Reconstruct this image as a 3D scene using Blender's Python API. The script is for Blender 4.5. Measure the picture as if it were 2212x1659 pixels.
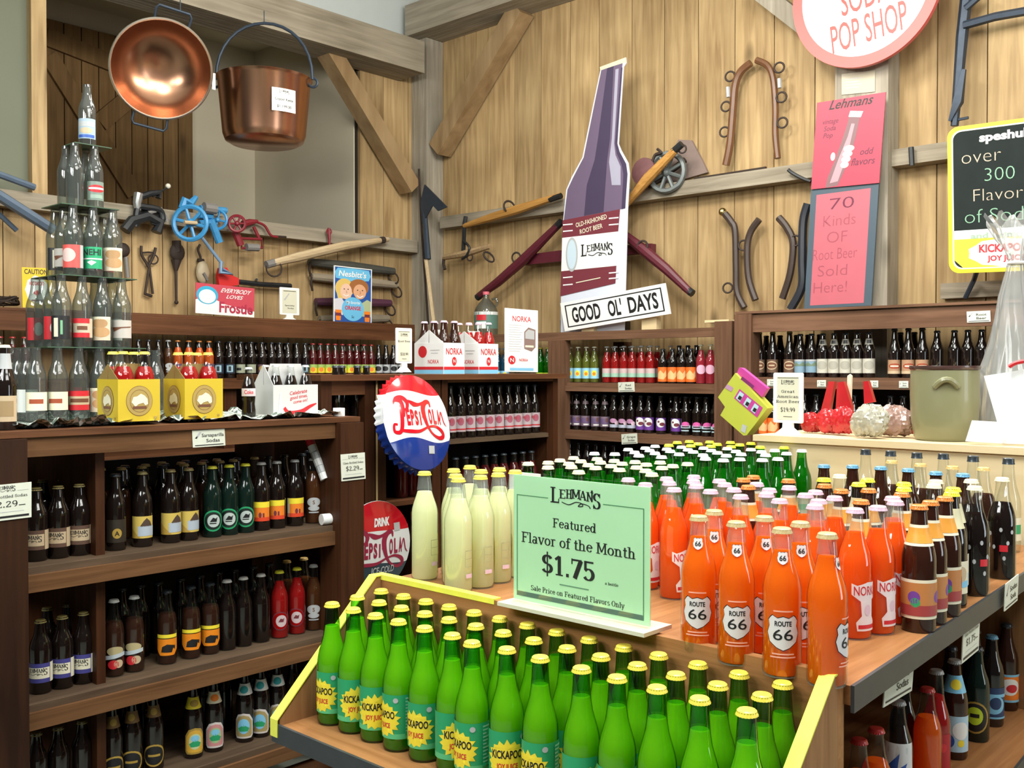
import bpy, math, random
from math import sin, cos, pi, radians, atan2, hypot
from mathutils import Vector, Matrix
random.seed(7)
for o in list(bpy.data.objects): bpy.data.objects.remove(o)
SC = bpy.context.scene; COL = SC.collection
# ---------------------------------------------------------------- camera, world, lights, exposure
F, CX, CY = 2175.0, 1106.0, 829.5
YAW, PITCH = radians(42.76), radians(0.87)
EYE = Vector((0, 0, 1.5))
FW = Vector((cos(YAW)*cos(PITCH), sin(YAW)*cos(PITCH), -sin(PITCH)))
RT = Vector((sin(YAW), -cos(YAW), 0)); UP = RT.cross(FW)
cd = bpy.data.cameras.new('camera'); cam = bpy.data.objects.new('camera', cd); COL.objects.link(cam)
cd.sensor_width = 36; cd.lens = 36*F/2212; cd.clip_start = .05
cam.matrix_world = Matrix((( RT.x, UP.x, -FW.x, EYE.x), (RT.y, UP.y, -FW.y, EYE.y), (RT.z, UP.z, -FW.z, EYE.z), (0, 0, 0, 1)))
cd.dof.use_dof = False
SC.camera = cam
w = bpy.data.worlds.new('shop_air'); SC.world = w; w.use_nodes = True
w.node_tree.nodes['Background'].inputs[0].default_value = (.95, 1, .95, 1)
w.node_tree.nodes['Background'].inputs[1].default_value = .05
def lamp(kind, loc, power, size=.1, rot=(0, 0, 0), col=(1, .97, .9), sy=None, spot=None):
    l = bpy.data.lights.new('scene_light', kind); l.energy = power; l.color = col  # ceiling lamps, added fills and an unseen window share this name
    if kind == 'AREA':
        l.shape = 'RECTANGLE'; l.size = size; l.size_y = sy or size
    else: l.shadow_soft_size = size
    if spot: l.spot_size = radians(spot); l.spot_blend = .6
    o = bpy.data.objects.new('scene_light', l); COL.objects.link(o); o.location = loc; o.rotation_euler = rot
for x in (.7, 1.3, 1.9, 2.5):
    for y in (-1.0, .25):
        lamp('POINT', (x, y, 3.5), 36, .27, col=(1, .98, .93))
for (x, y) in ((2.6, 2.2), (3.9, 1.6), (2.3, 4.2), (3.9, 3.5), (3.9, 0)):
    lamp('POINT', (x, y, 3.6), 50, .2, col=(1, .94, .83))
for (x, y) in ((-1.4, 2.6), (-1.5, 1.9), (-1.1, 1.0)):  # unseen fill lamps, added to brighten faces turned toward the camera side
    lamp('POINT', (x, y, 3.0), 116, .3, col=(.97, 1, .95))
lamp('AREA', (1.2, .9, 3.95), 80, 1.2, sy=.25, col=(.95, 1, .95))
lamp('AREA', (3.3, 2.6, 3.95), 90, 1.2, sy=.25, col=(1, .97, .9))
lamp('AREA', (3.4, -3.2, 1.7), 45, 1.1, rot=(radians(90), 0, radians(10)), col=(.85, .94, 1), sy=2.0)  # cool light of an unseen window at the right, no ceiling lamp
vs = SC.view_settings; vs.view_transform = 'Standard'; vs.look = 'None'; vs.gamma = 1; vs.exposure = -.05; vs.use_curve_mapping = False
cy_ = SC.cycles; cy_.max_bounces = 6; cy_.diffuse_bounces = 3; cy_.glossy_bounces = 3; cy_.transmission_bounces = 4
cy_.transparent_max_bounces = 24; cy_.caustics_reflective = False; cy_.caustics_refractive = False
cy_.use_denoising = True; cy_.adaptive_threshold = .02; cy_.sample_clamp_indirect = 4
# ---------------------------------------------------------------- where a line of sight meets a plane of the room
def ray(px, py): return FW + RT*((px-CX)/F) - UP*((py-CY)/F)
def at(px, py, X=None, Y=None, Z=None, D=None):
    r = ray(px, py)
    if X is not None: k = X/r.x
    elif Y is not None: k = Y/r.y
    elif Z is not None: k = (Z-EYE.z)/r.z
    else: k = D
    return EYE + r*k
# ---------------------------------------------------------------- materials
MATS = {}
def nodes(name):
    m = bpy.data.materials.new(name); m.use_nodes = True; MATS[name] = m
    t = m.node_tree; return m, t, t.nodes['Principled BSDF']
def N(t, kind, **kw):
    n = t.nodes.new(kind)
    for k, v in kw.items(): setattr(n, k, v)
    return n
def mat(name, col, rough=.5, metal=0, spec=.5, var=.12, vs=9, coat=0, bump=0, sheen=0):
    if name in MATS: return MATS[name]
    m, t, p = nodes(name)
    p.inputs['Roughness'].default_value = rough; p.inputs['Metallic'].default_value = metal
    p.inputs['Specular IOR Level'].default_value = spec; p.inputs['Coat Weight'].default_value = coat
    p.inputs['Coat Roughness'].default_value = .05
    if var or bump:
        g = N(t, 'ShaderNodeNewGeometry'); nz = N(t, 'ShaderNodeTexNoise'); nz.inputs['Scale'].default_value = vs; nz.inputs['Detail'].default_value = 3
        t.links.new(g.outputs['Position'], nz.inputs['Vector'])
        mx = N(t, 'ShaderNodeMix', data_type='RGBA')
        mx.inputs[6].default_value = (*[c*(1-var) for c in col], 1); mx.inputs[7].default_value = (*[min(1, c*(1+var)) for c in col], 1)
        t.links.new(nz.outputs['Fac'], mx.inputs[0]); t.links.new(mx.outputs[2], p.inputs['Base Color'])
        if bump:
            b = N(t, 'ShaderNodeBump'); b.inputs['Strength'].default_value = bump; b.inputs['Distance'].default_value = .01
            t.links.new(nz.outputs['Fac'], b.inputs['Height']); t.links.new(b.outputs[0], p.inputs['Normal'])
    else: p.inputs['Base Color'].default_value = (*col, 1)
    return m
def wood(name, c1, c2, axis, sc=5.0, stretch=14, rough=.6, tint=.25, knots=0, bump=.15, coat=0):
    m, t, p = nodes(name)
    g = N(t, 'ShaderNodeNewGeometry'); mp = N(t, 'ShaderNodeMapping')
    s = [sc*stretch]*3; s['xyz'.index(axis)] = sc*.6; mp.inputs['Scale'].default_value = s
    ad = N(t, 'ShaderNodeVectorMath', operation='ADD')
    cmb = N(t, 'ShaderNodeVectorMath', operation='SCALE'); cmb.inputs[0].default_value = (7.3, 3.1, 5.7)
    t.links.new(g.outputs['Random Per Island'], cmb.inputs['Scale'])
    t.links.new(g.outputs['Position'], ad.inputs[0]); t.links.new(cmb.outputs[0], ad.inputs[1]); t.links.new(ad.outputs[0], mp.inputs[0])
    nz = N(t, 'ShaderNodeTexNoise'); nz.inputs['Scale'].default_value = 1; nz.inputs['Detail'].default_value = 5; nz.inputs['Distortion'].default_value = .6
    t.links.new(mp.outputs[0], nz.inputs['Vector'])
    nb = N(t, 'ShaderNodeTexNoise'); nb.inputs['Scale'].default_value = 2.2; nb.inputs['Detail'].default_value = 2
    t.links.new(ad.outputs[0], nb.inputs['Vector'])
    f = N(t, 'ShaderNodeMath', operation='MULTIPLY_ADD'); f.inputs[1].default_value = .65
    f2 = N(t, 'ShaderNodeMath', operation='MULTIPLY'); f2.inputs[1].default_value = .45
    t.links.new(nz.outputs['Fac'], f.inputs[0]); t.links.new(nb.outputs['Fac'], f2.inputs[0]); t.links.new(f2.outputs[0], f.inputs[2])
    r = N(t, 'ShaderNodeValToRGB'); r.color_ramp.elements[0].position = .36; r.color_ramp.elements[1].position = .74
    r.color_ramp.elements[0].color = (*c1, 1); r.color_ramp.elements[1].color = (*c2, 1)
    t.links.new(f.outputs[0], r.inputs[0])
    last = r.outputs[0]
    if knots:
        mk = N(t, 'ShaderNodeMapping'); k = [2.6]*3; k['xyz'.index(axis)] = 1.1; mk.inputs['Scale'].default_value = k
        t.links.new(ad.outputs[0], mk.inputs[0])
        vo = N(t, 'ShaderNodeTexVoronoi'); vo.inputs['Scale'].default_value = 1; t.links.new(mk.outputs[0], vo.inputs['Vector'])
        kr = N(t, 'ShaderNodeMapRange'); kr.inputs[1].default_value = .03; kr.inputs[2].default_value = .11; kr.inputs[3].default_value = knots; kr.inputs[4].default_value = 0
        t.links.new(vo.outputs['Distance'], kr.inputs[0])
        mx = N(t, 'ShaderNodeMix', data_type='RGBA'); mx.inputs[7].default_value = (*[c*.35 for c in c1], 1)
        t.links.new(kr.outputs[0], mx.inputs[0]); t.links.new(last, mx.inputs[6]); last = mx.outputs[2]
    hs = N(t, 'ShaderNodeHueSaturation'); mr = N(t, 'ShaderNodeMapRange'); mr.inputs[3].default_value = 1-tint; mr.inputs[4].default_value = 1+tint*.6
    t.links.new(g.outputs['Random Per Island'], mr.inputs[0]); t.links.new(mr.outputs[0], hs.inputs['Value']); t.links.new(last, hs.inputs['Color'])
    t.links.new(hs.outputs[0], p.inputs['Base Color']); p.inputs['Roughness'].default_value = rough; p.inputs['Coat Weight'].default_value = coat; p.inputs['Specular IOR Level'].default_value = .18
    b = N(t, 'ShaderNodeBump'); b.inputs['Strength'].default_value = bump; b.inputs['Distance'].default_value = .01
    t.links.new(nz.outputs['Fac'], b.inputs['Height']); t.links.new(b.outputs[0], p.inputs['Normal'])
    return m
def glass(name, centre, edge, rough=.03, haze=0):
    """thin container glass: tinted see-through, denser where one looks along the wall, with a Fresnel gloss"""
    m, t, p = nodes(name); t.nodes.remove(p); out = t.nodes['Material Output']
    lw = N(t, 'ShaderNodeLayerWeight'); lw.inputs[0].default_value = .42
    mx = N(t, 'ShaderNodeMix', data_type='RGBA'); mx.inputs[6].default_value = (*centre, 1); mx.inputs[7].default_value = (*edge, 1)
    t.links.new(lw.outputs['Facing'], mx.inputs[0])
    tr = N(t, 'ShaderNodeBsdfTransparent'); t.links.new(mx.outputs[2], tr.inputs[0])
    if haze:
        hz = N(t, 'ShaderNodeBsdfDiffuse'); hz.inputs[0].default_value = (.8, .84, .82, 1); hm_ = N(t, 'ShaderNodeMixShader'); hm_.inputs[0].default_value = haze
        t.links.new(tr.outputs[0], hm_.inputs[1]); t.links.new(hz.outputs[0], hm_.inputs[2]); tr = hm_
    gl = N(t, 'ShaderNodeBsdfGlossy'); gl.inputs['Roughness'].default_value = rough
    fr = N(t, 'ShaderNodeFresnel'); fr.inputs[0].default_value = 1.72
    mm = N(t, 'ShaderNodeMath', operation='MINIMUM'); mm.inputs[1].default_value = .55; t.links.new(fr.outputs[0], mm.inputs[0])
    ge = N(t, 'ShaderNodeNewGeometry'); fb = N(t, 'ShaderNodeMath', operation='SUBTRACT'); fb.inputs[0].default_value = 1; t.links.new(ge.outputs['Backfacing'], fb.inputs[1])
    fm = N(t, 'ShaderNodeMath', operation='MULTIPLY'); t.links.new(mm.outputs[0], fm.inputs[0]); t.links.new(fb.outputs[0], fm.inputs[1])
    ms = N(t, 'ShaderNodeMixShader'); t.links.new(fm.outputs[0], ms.inputs[0]); t.links.new(tr.outputs[0], ms.inputs[1]); t.links.new(gl.outputs[0], ms.inputs[2])
    t.links.new(ms.outputs[0], out.inputs[0]); return m
def liquid(name, col, clear=.12, thru=None, trans=.5):
    """cloudy soda: scattered light from both sides plus a little that passes straight through"""
    m, t, p = nodes(name); t.nodes.remove(p); out = t.nodes['Material Output']
    d = N(t, 'ShaderNodeBsdfDiffuse'); d.inputs[0].default_value = (*col, 1)
    l = N(t, 'ShaderNodeBsdfTranslucent'); l.inputs[0].default_value = (*col, 1)
    a = N(t, 'ShaderNodeMixShader'); a.inputs[0].default_value = trans; t.links.new(d.outputs[0], a.inputs[1]); t.links.new(l.outputs[0], a.inputs[2])
    tr = N(t, 'ShaderNodeBsdfTransparent'); tr.inputs[0].default_value = (*(thru or col), 1)
    b = N(t, 'ShaderNodeMixShader'); b.inputs[0].default_value = clear; t.links.new(a.outputs[0], b.inputs[1]); t.links.new(tr.outputs[0], b.inputs[2])
    t.links.new(b.outputs[0], out.inputs[0]); return m
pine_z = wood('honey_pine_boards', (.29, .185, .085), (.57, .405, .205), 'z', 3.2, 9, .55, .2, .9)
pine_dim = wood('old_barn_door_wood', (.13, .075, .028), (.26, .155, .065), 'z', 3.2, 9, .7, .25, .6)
beam_x = wood('weathered_beam_x', (.20, .17, .125), (.40, .35, .27), 'x', 3, 10, .85, .12, .4, .5)
beam_y = wood('weathered_beam_y', (.20, .17, .125), (.40, .35, .27), 'y', 3, 10, .85, .12, .4, .5)
beam_z = wood('weathered_beam_z', (.24, .21, .16), (.44, .40, .33), 'z', 3, 10, .85, .12, .5, .5)
brace_w = wood('sawn_brace_wood', (.24, .15, .07), (.42, .29, .155), 'z', 3, 4, .7, .2, .4)
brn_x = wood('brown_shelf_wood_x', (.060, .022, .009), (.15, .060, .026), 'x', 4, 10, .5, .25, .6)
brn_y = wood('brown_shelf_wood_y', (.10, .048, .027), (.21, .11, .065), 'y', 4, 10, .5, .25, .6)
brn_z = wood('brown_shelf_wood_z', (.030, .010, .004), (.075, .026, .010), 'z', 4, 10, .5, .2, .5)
brd_z = wood('shaded_post_wood', (.017, .006, .003), (.042, .015, .006), 'z', 4, 10, .55, .2, .5)  # brown post wood darkened for the shade on the left post
brw_z = wood('lighter_brown_wood_z', (.085, .040, .022), (.18, .092, .054), 'z', 4, 10, .5, .2, .5)
tan_x = wood('dusty_shelf_edge', (.075, .032, .012), (.18, .085, .036), 'x', 4, 10, .6, .2, .5)
dust_b = wood('dusty_shelf_board', (.06, .036, .022), (.13, .085, .052), 'x', 5, 6, .8, .15)
dark_in = mat('shade_dark_backing', (.02, .012, .008), .8, var=.3)  # near-black colour stands for the shade deep inside the shelves
oak_y = wood('oak_veneer_y', (.24, .10, .034), (.42, .20, .078), 'y', 5, 12, .42, .1, 0, .1)
oak_x = wood('oak_veneer_x', (.25, .10, .034), (.42, .195, .075), 'x', 5, 12, .42, .1, 0, .1)
oak_z = wood('oak_veneer_z', (.22, .10, .04), (.38, .20, .09), 'z', 5, 12, .45, .1, 0, .1)
ply_y = wood('pale_plywood', (.62, .48, .27), (.74, .60, .37), 'y', 3, 6, .55, .05, 0, .05)
# ---------------------------------------------------------------- mesh building
class MB:
    def __init__(s): s.v = []; s.f = []; s.mi = []; s.mats = []
    def m(s, mt):
        if mt not in s.mats: s.mats.append(mt)
        return s.mats.index(mt)
    def add(s, vs, fs, mt, M=None):
        k = len(s.v); s.v += [tuple(M @ Vector(v)) for v in vs] if M else [tuple(v) for v in vs]
        i = s.m(mt)
        for f in fs: s.f.append(tuple(k+j for j in f)); s.mi.append(i)
        return s
    def box(s, x0, y0, z0, x1, y1, z1, mt, M=None):
        x0, x1 = min(x0, x1), max(x0, x1); y0, y1 = min(y0, y1), max(y0, y1); z0, z1 = min(z0, z1), max(z0, z1)
        vs = [(x, y, z) for x in (x0, x1) for y in (y0, y1) for z in (z0, z1)]
        return s.add(vs, [(0, 1, 3, 2), (4, 6, 7, 5), (0, 4, 5, 1), (2, 3, 7, 6), (0, 2, 6, 4), (1, 5, 7, 3)], mt, M)
    def bar(s, a, b, w, h, mt, up=(0, 0, 1)):
        a, b = Vector(a), Vector(b); d = (b-a).normalized(); u = Vector(up)
        sd = d.cross(u).normalized(); u = sd.cross(d)
        vs = [p + sd*i*w/2 + u*j*h/2 for p in (a, b) for i in (-1, 1) for j in (-1, 1)]
        return s.add(vs, [(0, 1, 3, 2), (4, 6, 7, 5), (0, 4, 5, 1), (2, 3, 7, 6), (0, 2, 6, 4), (1, 5, 7, 3)], mt)
    def tube(s, pts, r, mt, n=8, closed=False, flat=1.0):
        pts = [Vector(p) for p in pts]; L = len(pts); vs = []; fs = []; u = None
        for i, p in enumerate(pts):
            a = pts[i-1] if i or closed else p; b = pts[(i+1) % L] if i < L-1 or closed else p
            d = (b-a).normalized()
            if u is None: u = d.orthogonal().normalized()
            u = (u - d*u.dot(d)).normalized(); w_ = d.cross(u)
            rr = r[i] if isinstance(r, (list, tuple)) else r
            vs += [p + (u*cos(2*pi*j/n)*flat + w_*sin(2*pi*j/n))*rr for j in range(n)]
        for i in range(L if closed else L-1):
            k = (i+1) % L
            fs += [(i*n+j, i*n+(j+1) % n, k*n+(j+1) % n, k*n+j) for j in range(n)]
        if not closed: fs += [tuple(range(n-1, -1, -1)), tuple((L-1)*n+j for j in range(n))]
        return s.add(vs, fs, mt)
    def ring(s, c, r, t, mt, nrm=(0, 0, 1), n=16, k=6, sx=1, sy=1):
        nrm = Vector(nrm).normalized(); u = nrm.orthogonal().normalized(); v = nrm.cross(u); c = Vector(c)
        return s.tube([c + u*r*sx*cos(2*pi*i/n) + v*r*sy*sin(2*pi*i/n) for i in range(n)], t, mt, k, True)
    def lathe(s, prof, mt, n=24, M=None, flute=None):
        vs = []; fs = []; L = len(prof)
        for i, (r, z) in enumerate(prof):
            for j in range(n):
                q = r*(1 + (flute[i]*(1 if j % 2 else -1) if flute else 0)); vs.append((q*cos(2*pi*j/n), q*sin(2*pi*j/n), z))
        for i in range(L-1): fs += [(i*n+j, i*n+(j+1) % n, (i+1)*n+(j+1) % n, (i+1)*n+j) for j in range(n)]
        if prof[0][0] > 1e-6: fs.append(tuple(range(n-1, -1, -1)))
        if prof[-1][0] > 1e-6: fs.append(tuple((L-1)*n+j for j in range(n)))
        return s.add(vs, fs, mt, M)
    def prism(s, poly, t, mt, M=None, side=None):
        n = len(poly); vs = [(x, y, 0) for x, y in poly] + [(x, y, t) for x, y in poly]
        s.add(vs, [tuple(range(n-1, -1, -1)), tuple(range(n, 2*n))], mt, M)
        return s.add(vs, [(i, (i+1) % n, n+(i+1) % n, n+i) for i in range(n)], side or mt, M)
    def ball(s, c, r, mt, n=12, sc=(1, 1, 1)):
        pr = [(sin(pi*i/8)*r, -cos(pi*i/8)*r) for i in range(9)]; pr[0] = (1e-4, -r); pr[-1] = (1e-4, r)
        return s.lathe(pr, mt, n, Matrix.Translation(c) @ Matrix.Diagonal((*sc, 1)))
    def mesh(s, name, smooth=35):
        me = bpy.data.meshes.new(name); me.from_pydata(s.v, [], s.f)
        for m in s.mats: me.materials.append(m)
        me.polygons.foreach_set('material_index', s.mi)
        if smooth:
            me.polygons.foreach_set('use_smooth', [True]*len(s.f)); me.set_sharp_from_angle(angle=radians(smooth))
        me.update(); return me
    def build(s, name, parent=None, smooth=35, label=None, cat=None, group=None, kind=None, loc=None):
        me = s.mesh(name, smooth)
        if loc is not None: me.transform(Matrix.Translation(-Vector(loc)))
        o = bpy.data.objects.new(name, me); COL.objects.link(o)
        if loc is not None: o.location = loc
        if parent:
            o.parent = parent
            if parent.location.length and loc is None: o.matrix_parent_inverse = Matrix.Translation(-parent.location)
        return tag(o, label, cat, group, kind)
def tag(o, label=None, cat=None, group=None, kind=None):
    for k, v in (('label', label), ('category', cat), ('group', group), ('kind', kind)):
        if v: o[k] = v
    return o
def thing(name, label, cat, loc=(0, 0, 0), group=None, rz=0):
    o = bpy.data.objects.new(name, None); COL.objects.link(o); o.location = loc; o.rotation_euler.z = rz; o.empty_display_size = .05
    return tag(o, label, cat, group)
def shape(name, parent=None, smooth=35, **kw):     # a mesh made of one call, written short
    return MB(), name, parent
ORD = ['', 'first', 'second', 'third', 'fourth', 'fifth', 'sixth', 'seventh', 'eighth', 'ninth', 'tenth', 'eleventh', 'twelfth', 'thirteenth', 'fourteenth', 'fifteenth', 'sixteenth', 'seventeenth', 'eighteenth', 'nineteenth', 'twentieth']
ORD += ['twenty-' + x for x in ORD[1:10]] + ['thirtieth'] + ['thirty-' + x for x in ORD[1:10]] + ['fortieth']
def smooth_path(pts, k=6):
    P = [Vector(p) for p in pts]; out = []
    for i in range(len(P)-1):
        a, b, c, d = P[max(i-1, 0)], P[i], P[i+1], P[min(i+2, len(P)-1)]
        for j in range(k):
            u = j/k; out.append(.5*((2*b) + (c-a)*u + (2*a-5*b+4*c-d)*u*u + (3*b-a-3*c+d)*u**3))
    return out + [P[-1]]
# ---------------------------------------------------------------- flat artwork (labels, signs): 2-D shapes laid on any surface
_txt = {}
def text_tris(s, bold):
    if (s, bold) in _txt: return _txt[s, bold]
    c = bpy.data.curves.new('t', 'FONT'); c.body = s; c.resolution_u = 3; c.offset = bold; c.fill_mode = 'FRONT'
    o = bpy.data.objects.new('t', c); m = o.to_mesh(); V = [(v.co.x/.7, v.co.y/.7) for v in m.vertices]; out = []
    for p in m.polygons:
        q = list(p.vertices)
        for i in range(1, len(q)-1): out.append((V[q[0]], V[q[i]], V[q[i+1]]))
    o.to_mesh_clear(); bpy.data.objects.remove(o); bpy.data.curves.remove(c)
    xs = [p[0] for t in out for p in t] or [0]; r = (out, min(xs), max(xs)); _txt[s, bold] = r; return r
def _arc(cx, cy, rx, ry, a0, a1, n=14): return [(cx+rx*cos(radians(a0+(a1-a0)*i/n)), cy+ry*sin(radians(a0+(a1-a0)*i/n))) for i in range(n+1)]
# a slab-serif alphabet drawn as strokes: ('V' thick stem x y0 y1 serif-code), ('H' thin bar x0 x1 y), ('A' arc), ('D' diagonal width)
SL = {
 'F': (.60, ['V.17 0 .7 bt', 'H.1 .56 .665', 'K.55 .5 .7', 'H.17 .40 .36', 'K.40 .29 .44']),
 'L': (.58, ['V.17 0 .7 bt', 'H.1 .54 .035', 'K.53 0 .2']), 'E': (.6, ['V.17 0 .7 bt', 'H.1 .55 .665', 'H.1 .55 .035', 'H.17 .42 .36', 'K.54 .52 .7', 'K.54 0 .18']),
 'H': (.7, ['V.17 0 .7 bt', 'V.53 0 .7 bt', 'H.17 .53 .36']), 'A': (.68, ['D.08 0 .33 .7 .05', 'D.33 .7 .58 0 .11', 'H.17 .49 .22', 'H0 .2 .025', 'H.46 .7 .025']),
 'N': (.7, ['V.14 0 .7 bt', 'V.56 0 .7 t', 'D.12 .7 .57 0 .1']), 'M': (.84, ['V.15 0 .7 bt', 'V.69 0 .7 bt', 'D.15 .7 .42 .12 .09', 'D.42 .12 .69 .7 .07']),
 'P': (.6, ['V.17 0 .7 bt', 'A.3 .5 .2 .165 -90 90', 'H.1 .31 .665', 'H.17 .31 .335']), 'O': (.66, ['A.33 .35 .25 .325 0 360']),
 'S': (.54, ['A.27 .52 .17 .15 20 265', 'A.26 .19 .19 .155 -160 88', 'K.46 .5 .68', 'K.07 .02 .2']),
 'G': (.66, ['A.33 .35 .25 .325 40 325', 'V.5 .05 .32', 'H.38 .62 .32', 'K.53 .5 .68']), 'R': (.64, ['V.17 0 .7 bt', 'A.3 .51 .18 .155 -90 90', 'H.1 .31 .665', 'H.17 .31 .35', 'D.3 .34 .52 0 .1', 'H.44 .64 .025']), 'B': (.62, ['V.17 0 .7 bt', 'A.3 .52 .16 .145 -90 90', 'A.32 .19 .2 .16 -90 90', 'H.1 .31 .665', 'H.17 .31 .36', 'H.1 .32 .035']), 'm': (.9, ['V.14 0 .47 bl', 'A.29 .32 .14 .13 0 175', 'V.43 0 .33 b', 'A.58 .32 .14 .13 0 175', 'V.72 0 .33 b']),
 'e': (.50, ['A.26 .24 .185 .215 5 325', 'H.09 .44 .27']), 'a': (.52, ['A.21 .14 .13 .125 0 360', 'V.37 .02 .36 r', 'A.24 .34 .13 .125 0 150']),
 't': (.36, ['V.17 .09 .62', 'H.04 .32 .45', 'A.26 .1 .09 .08 180 330']), 'u': (.58, ['V.14 .13 .47 l', 'A.26 .14 .12 .115 180 350', 'V.42 0 .47 lr']),
 'r': (.44, ['V.15 0 .47 bl', 'A.28 .33 .13 .125 45 170']), 'd': (.56, ['A.23 .24 .16 .215 0 360', 'V.41 0 .7 lr']), 'l': (.30, ['V.15 0 .7 bl']),
 'v': (.52, ['D.08 .46 .26 0 .1', 'D.26 0 .44 .46 .06', 'H0 .19 .455', 'H.35 .53 .455']), 'o': (.52, ['A.26 .24 .185 .215 0 360']),
 'f': (.36, ['V.16 0 .55 b', 'A.27 .56 .11 .115 20 180', 'H.03 .33 .45']), 'h': (.6, ['V.14 0 .7 bl', 'A.29 .32 .14 .13 0 175', 'V.43 0 .33 b']),
 'n': (.6, ['V.14 0 .47 bl', 'A.29 .32 .14 .13 0 175', 'V.43 0 .33 b']), 'i': (.3, ['V.15 0 .46 bl', 'B.09 .55 .21 .67']), 'c': (.48, ['A.25 .24 .175 .215 50 320', 'B.33 .3 .42 .42']),
 'y': (.54, ['D.08 .46 .27 0 .1', 'D.46 .46 .2 -.2 .06', 'H0 .2 .455', 'H.36 .55 .455', 'B.1 -.2 .22 -.1']), 's': (.42, ['A.21 .35 .13 .105 30 265', 'A.2 .125 .145 .105 -150 88']),
 'k': (.56, ['V.14 0 .7 bl', 'D.2 .2 .42 .46 .06', 'D.24 .26 .44 0 .1', 'H.36 .54 .025', 'H.32 .52 .455']), 'g': (.5, ['A.24 .29 .15 .16 0 360', 'A.24 -.05 .18 .12 0 360']), 'b': (.56, ['A.33 .24 .16 .215 0 360', 'V.15 0 .7 l']), 'p': (.56, ['A.33 .24 .16 .215 0 360', 'V.15 -.2 .47 bl']),
 '$': (.56, ['A.28 .51 .17 .145 20 265', 'A.27 .2 .19 .145 -160 88', 'B.25 -.1 .31 .8']), '1': (.5, ['V.26 0 .7 b', 'D.08 .56 .26 .69 .07']), '.': (.24, ['B.06 0 .18 .12']), '-': (.36, ['B.05 .22 .31 .3']),
 '7': (.54, ['H.06 .5 .655', 'K.08 .5 .7', 'D.47 .66 .2 0 .12']), '5': (.54, ['H.1 .46 .655', 'D.12 .38 .12 .69 .07', 'A.25 .22 .19 .19 -150 140']), '2': (.54, ['A.26 .49 .17 .175 0 170', 'D.43 .5 .08 .04 .09', 'H.06 .48 .04', 'K.46 0 .16']),
 '9': (.54, ['A.26 .48 .17 .19 0 360', 'A.2 .36 .25 .33 -80 15']), '8': (.54, ['A.27 .53 .15 .14 0 360', 'A.27 .2 .19 .17 0 360']), '0': (.54, ['A.27 .35 .19 .325 0 360']), '6': (.54, ['A.27 .22 .18 .19 0 360', 'A.34 .35 .25 .33 100 195']), ' ': (.26, []), "'": (.2, ['D.1 .7 .07 .5 .09']),
}
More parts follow.
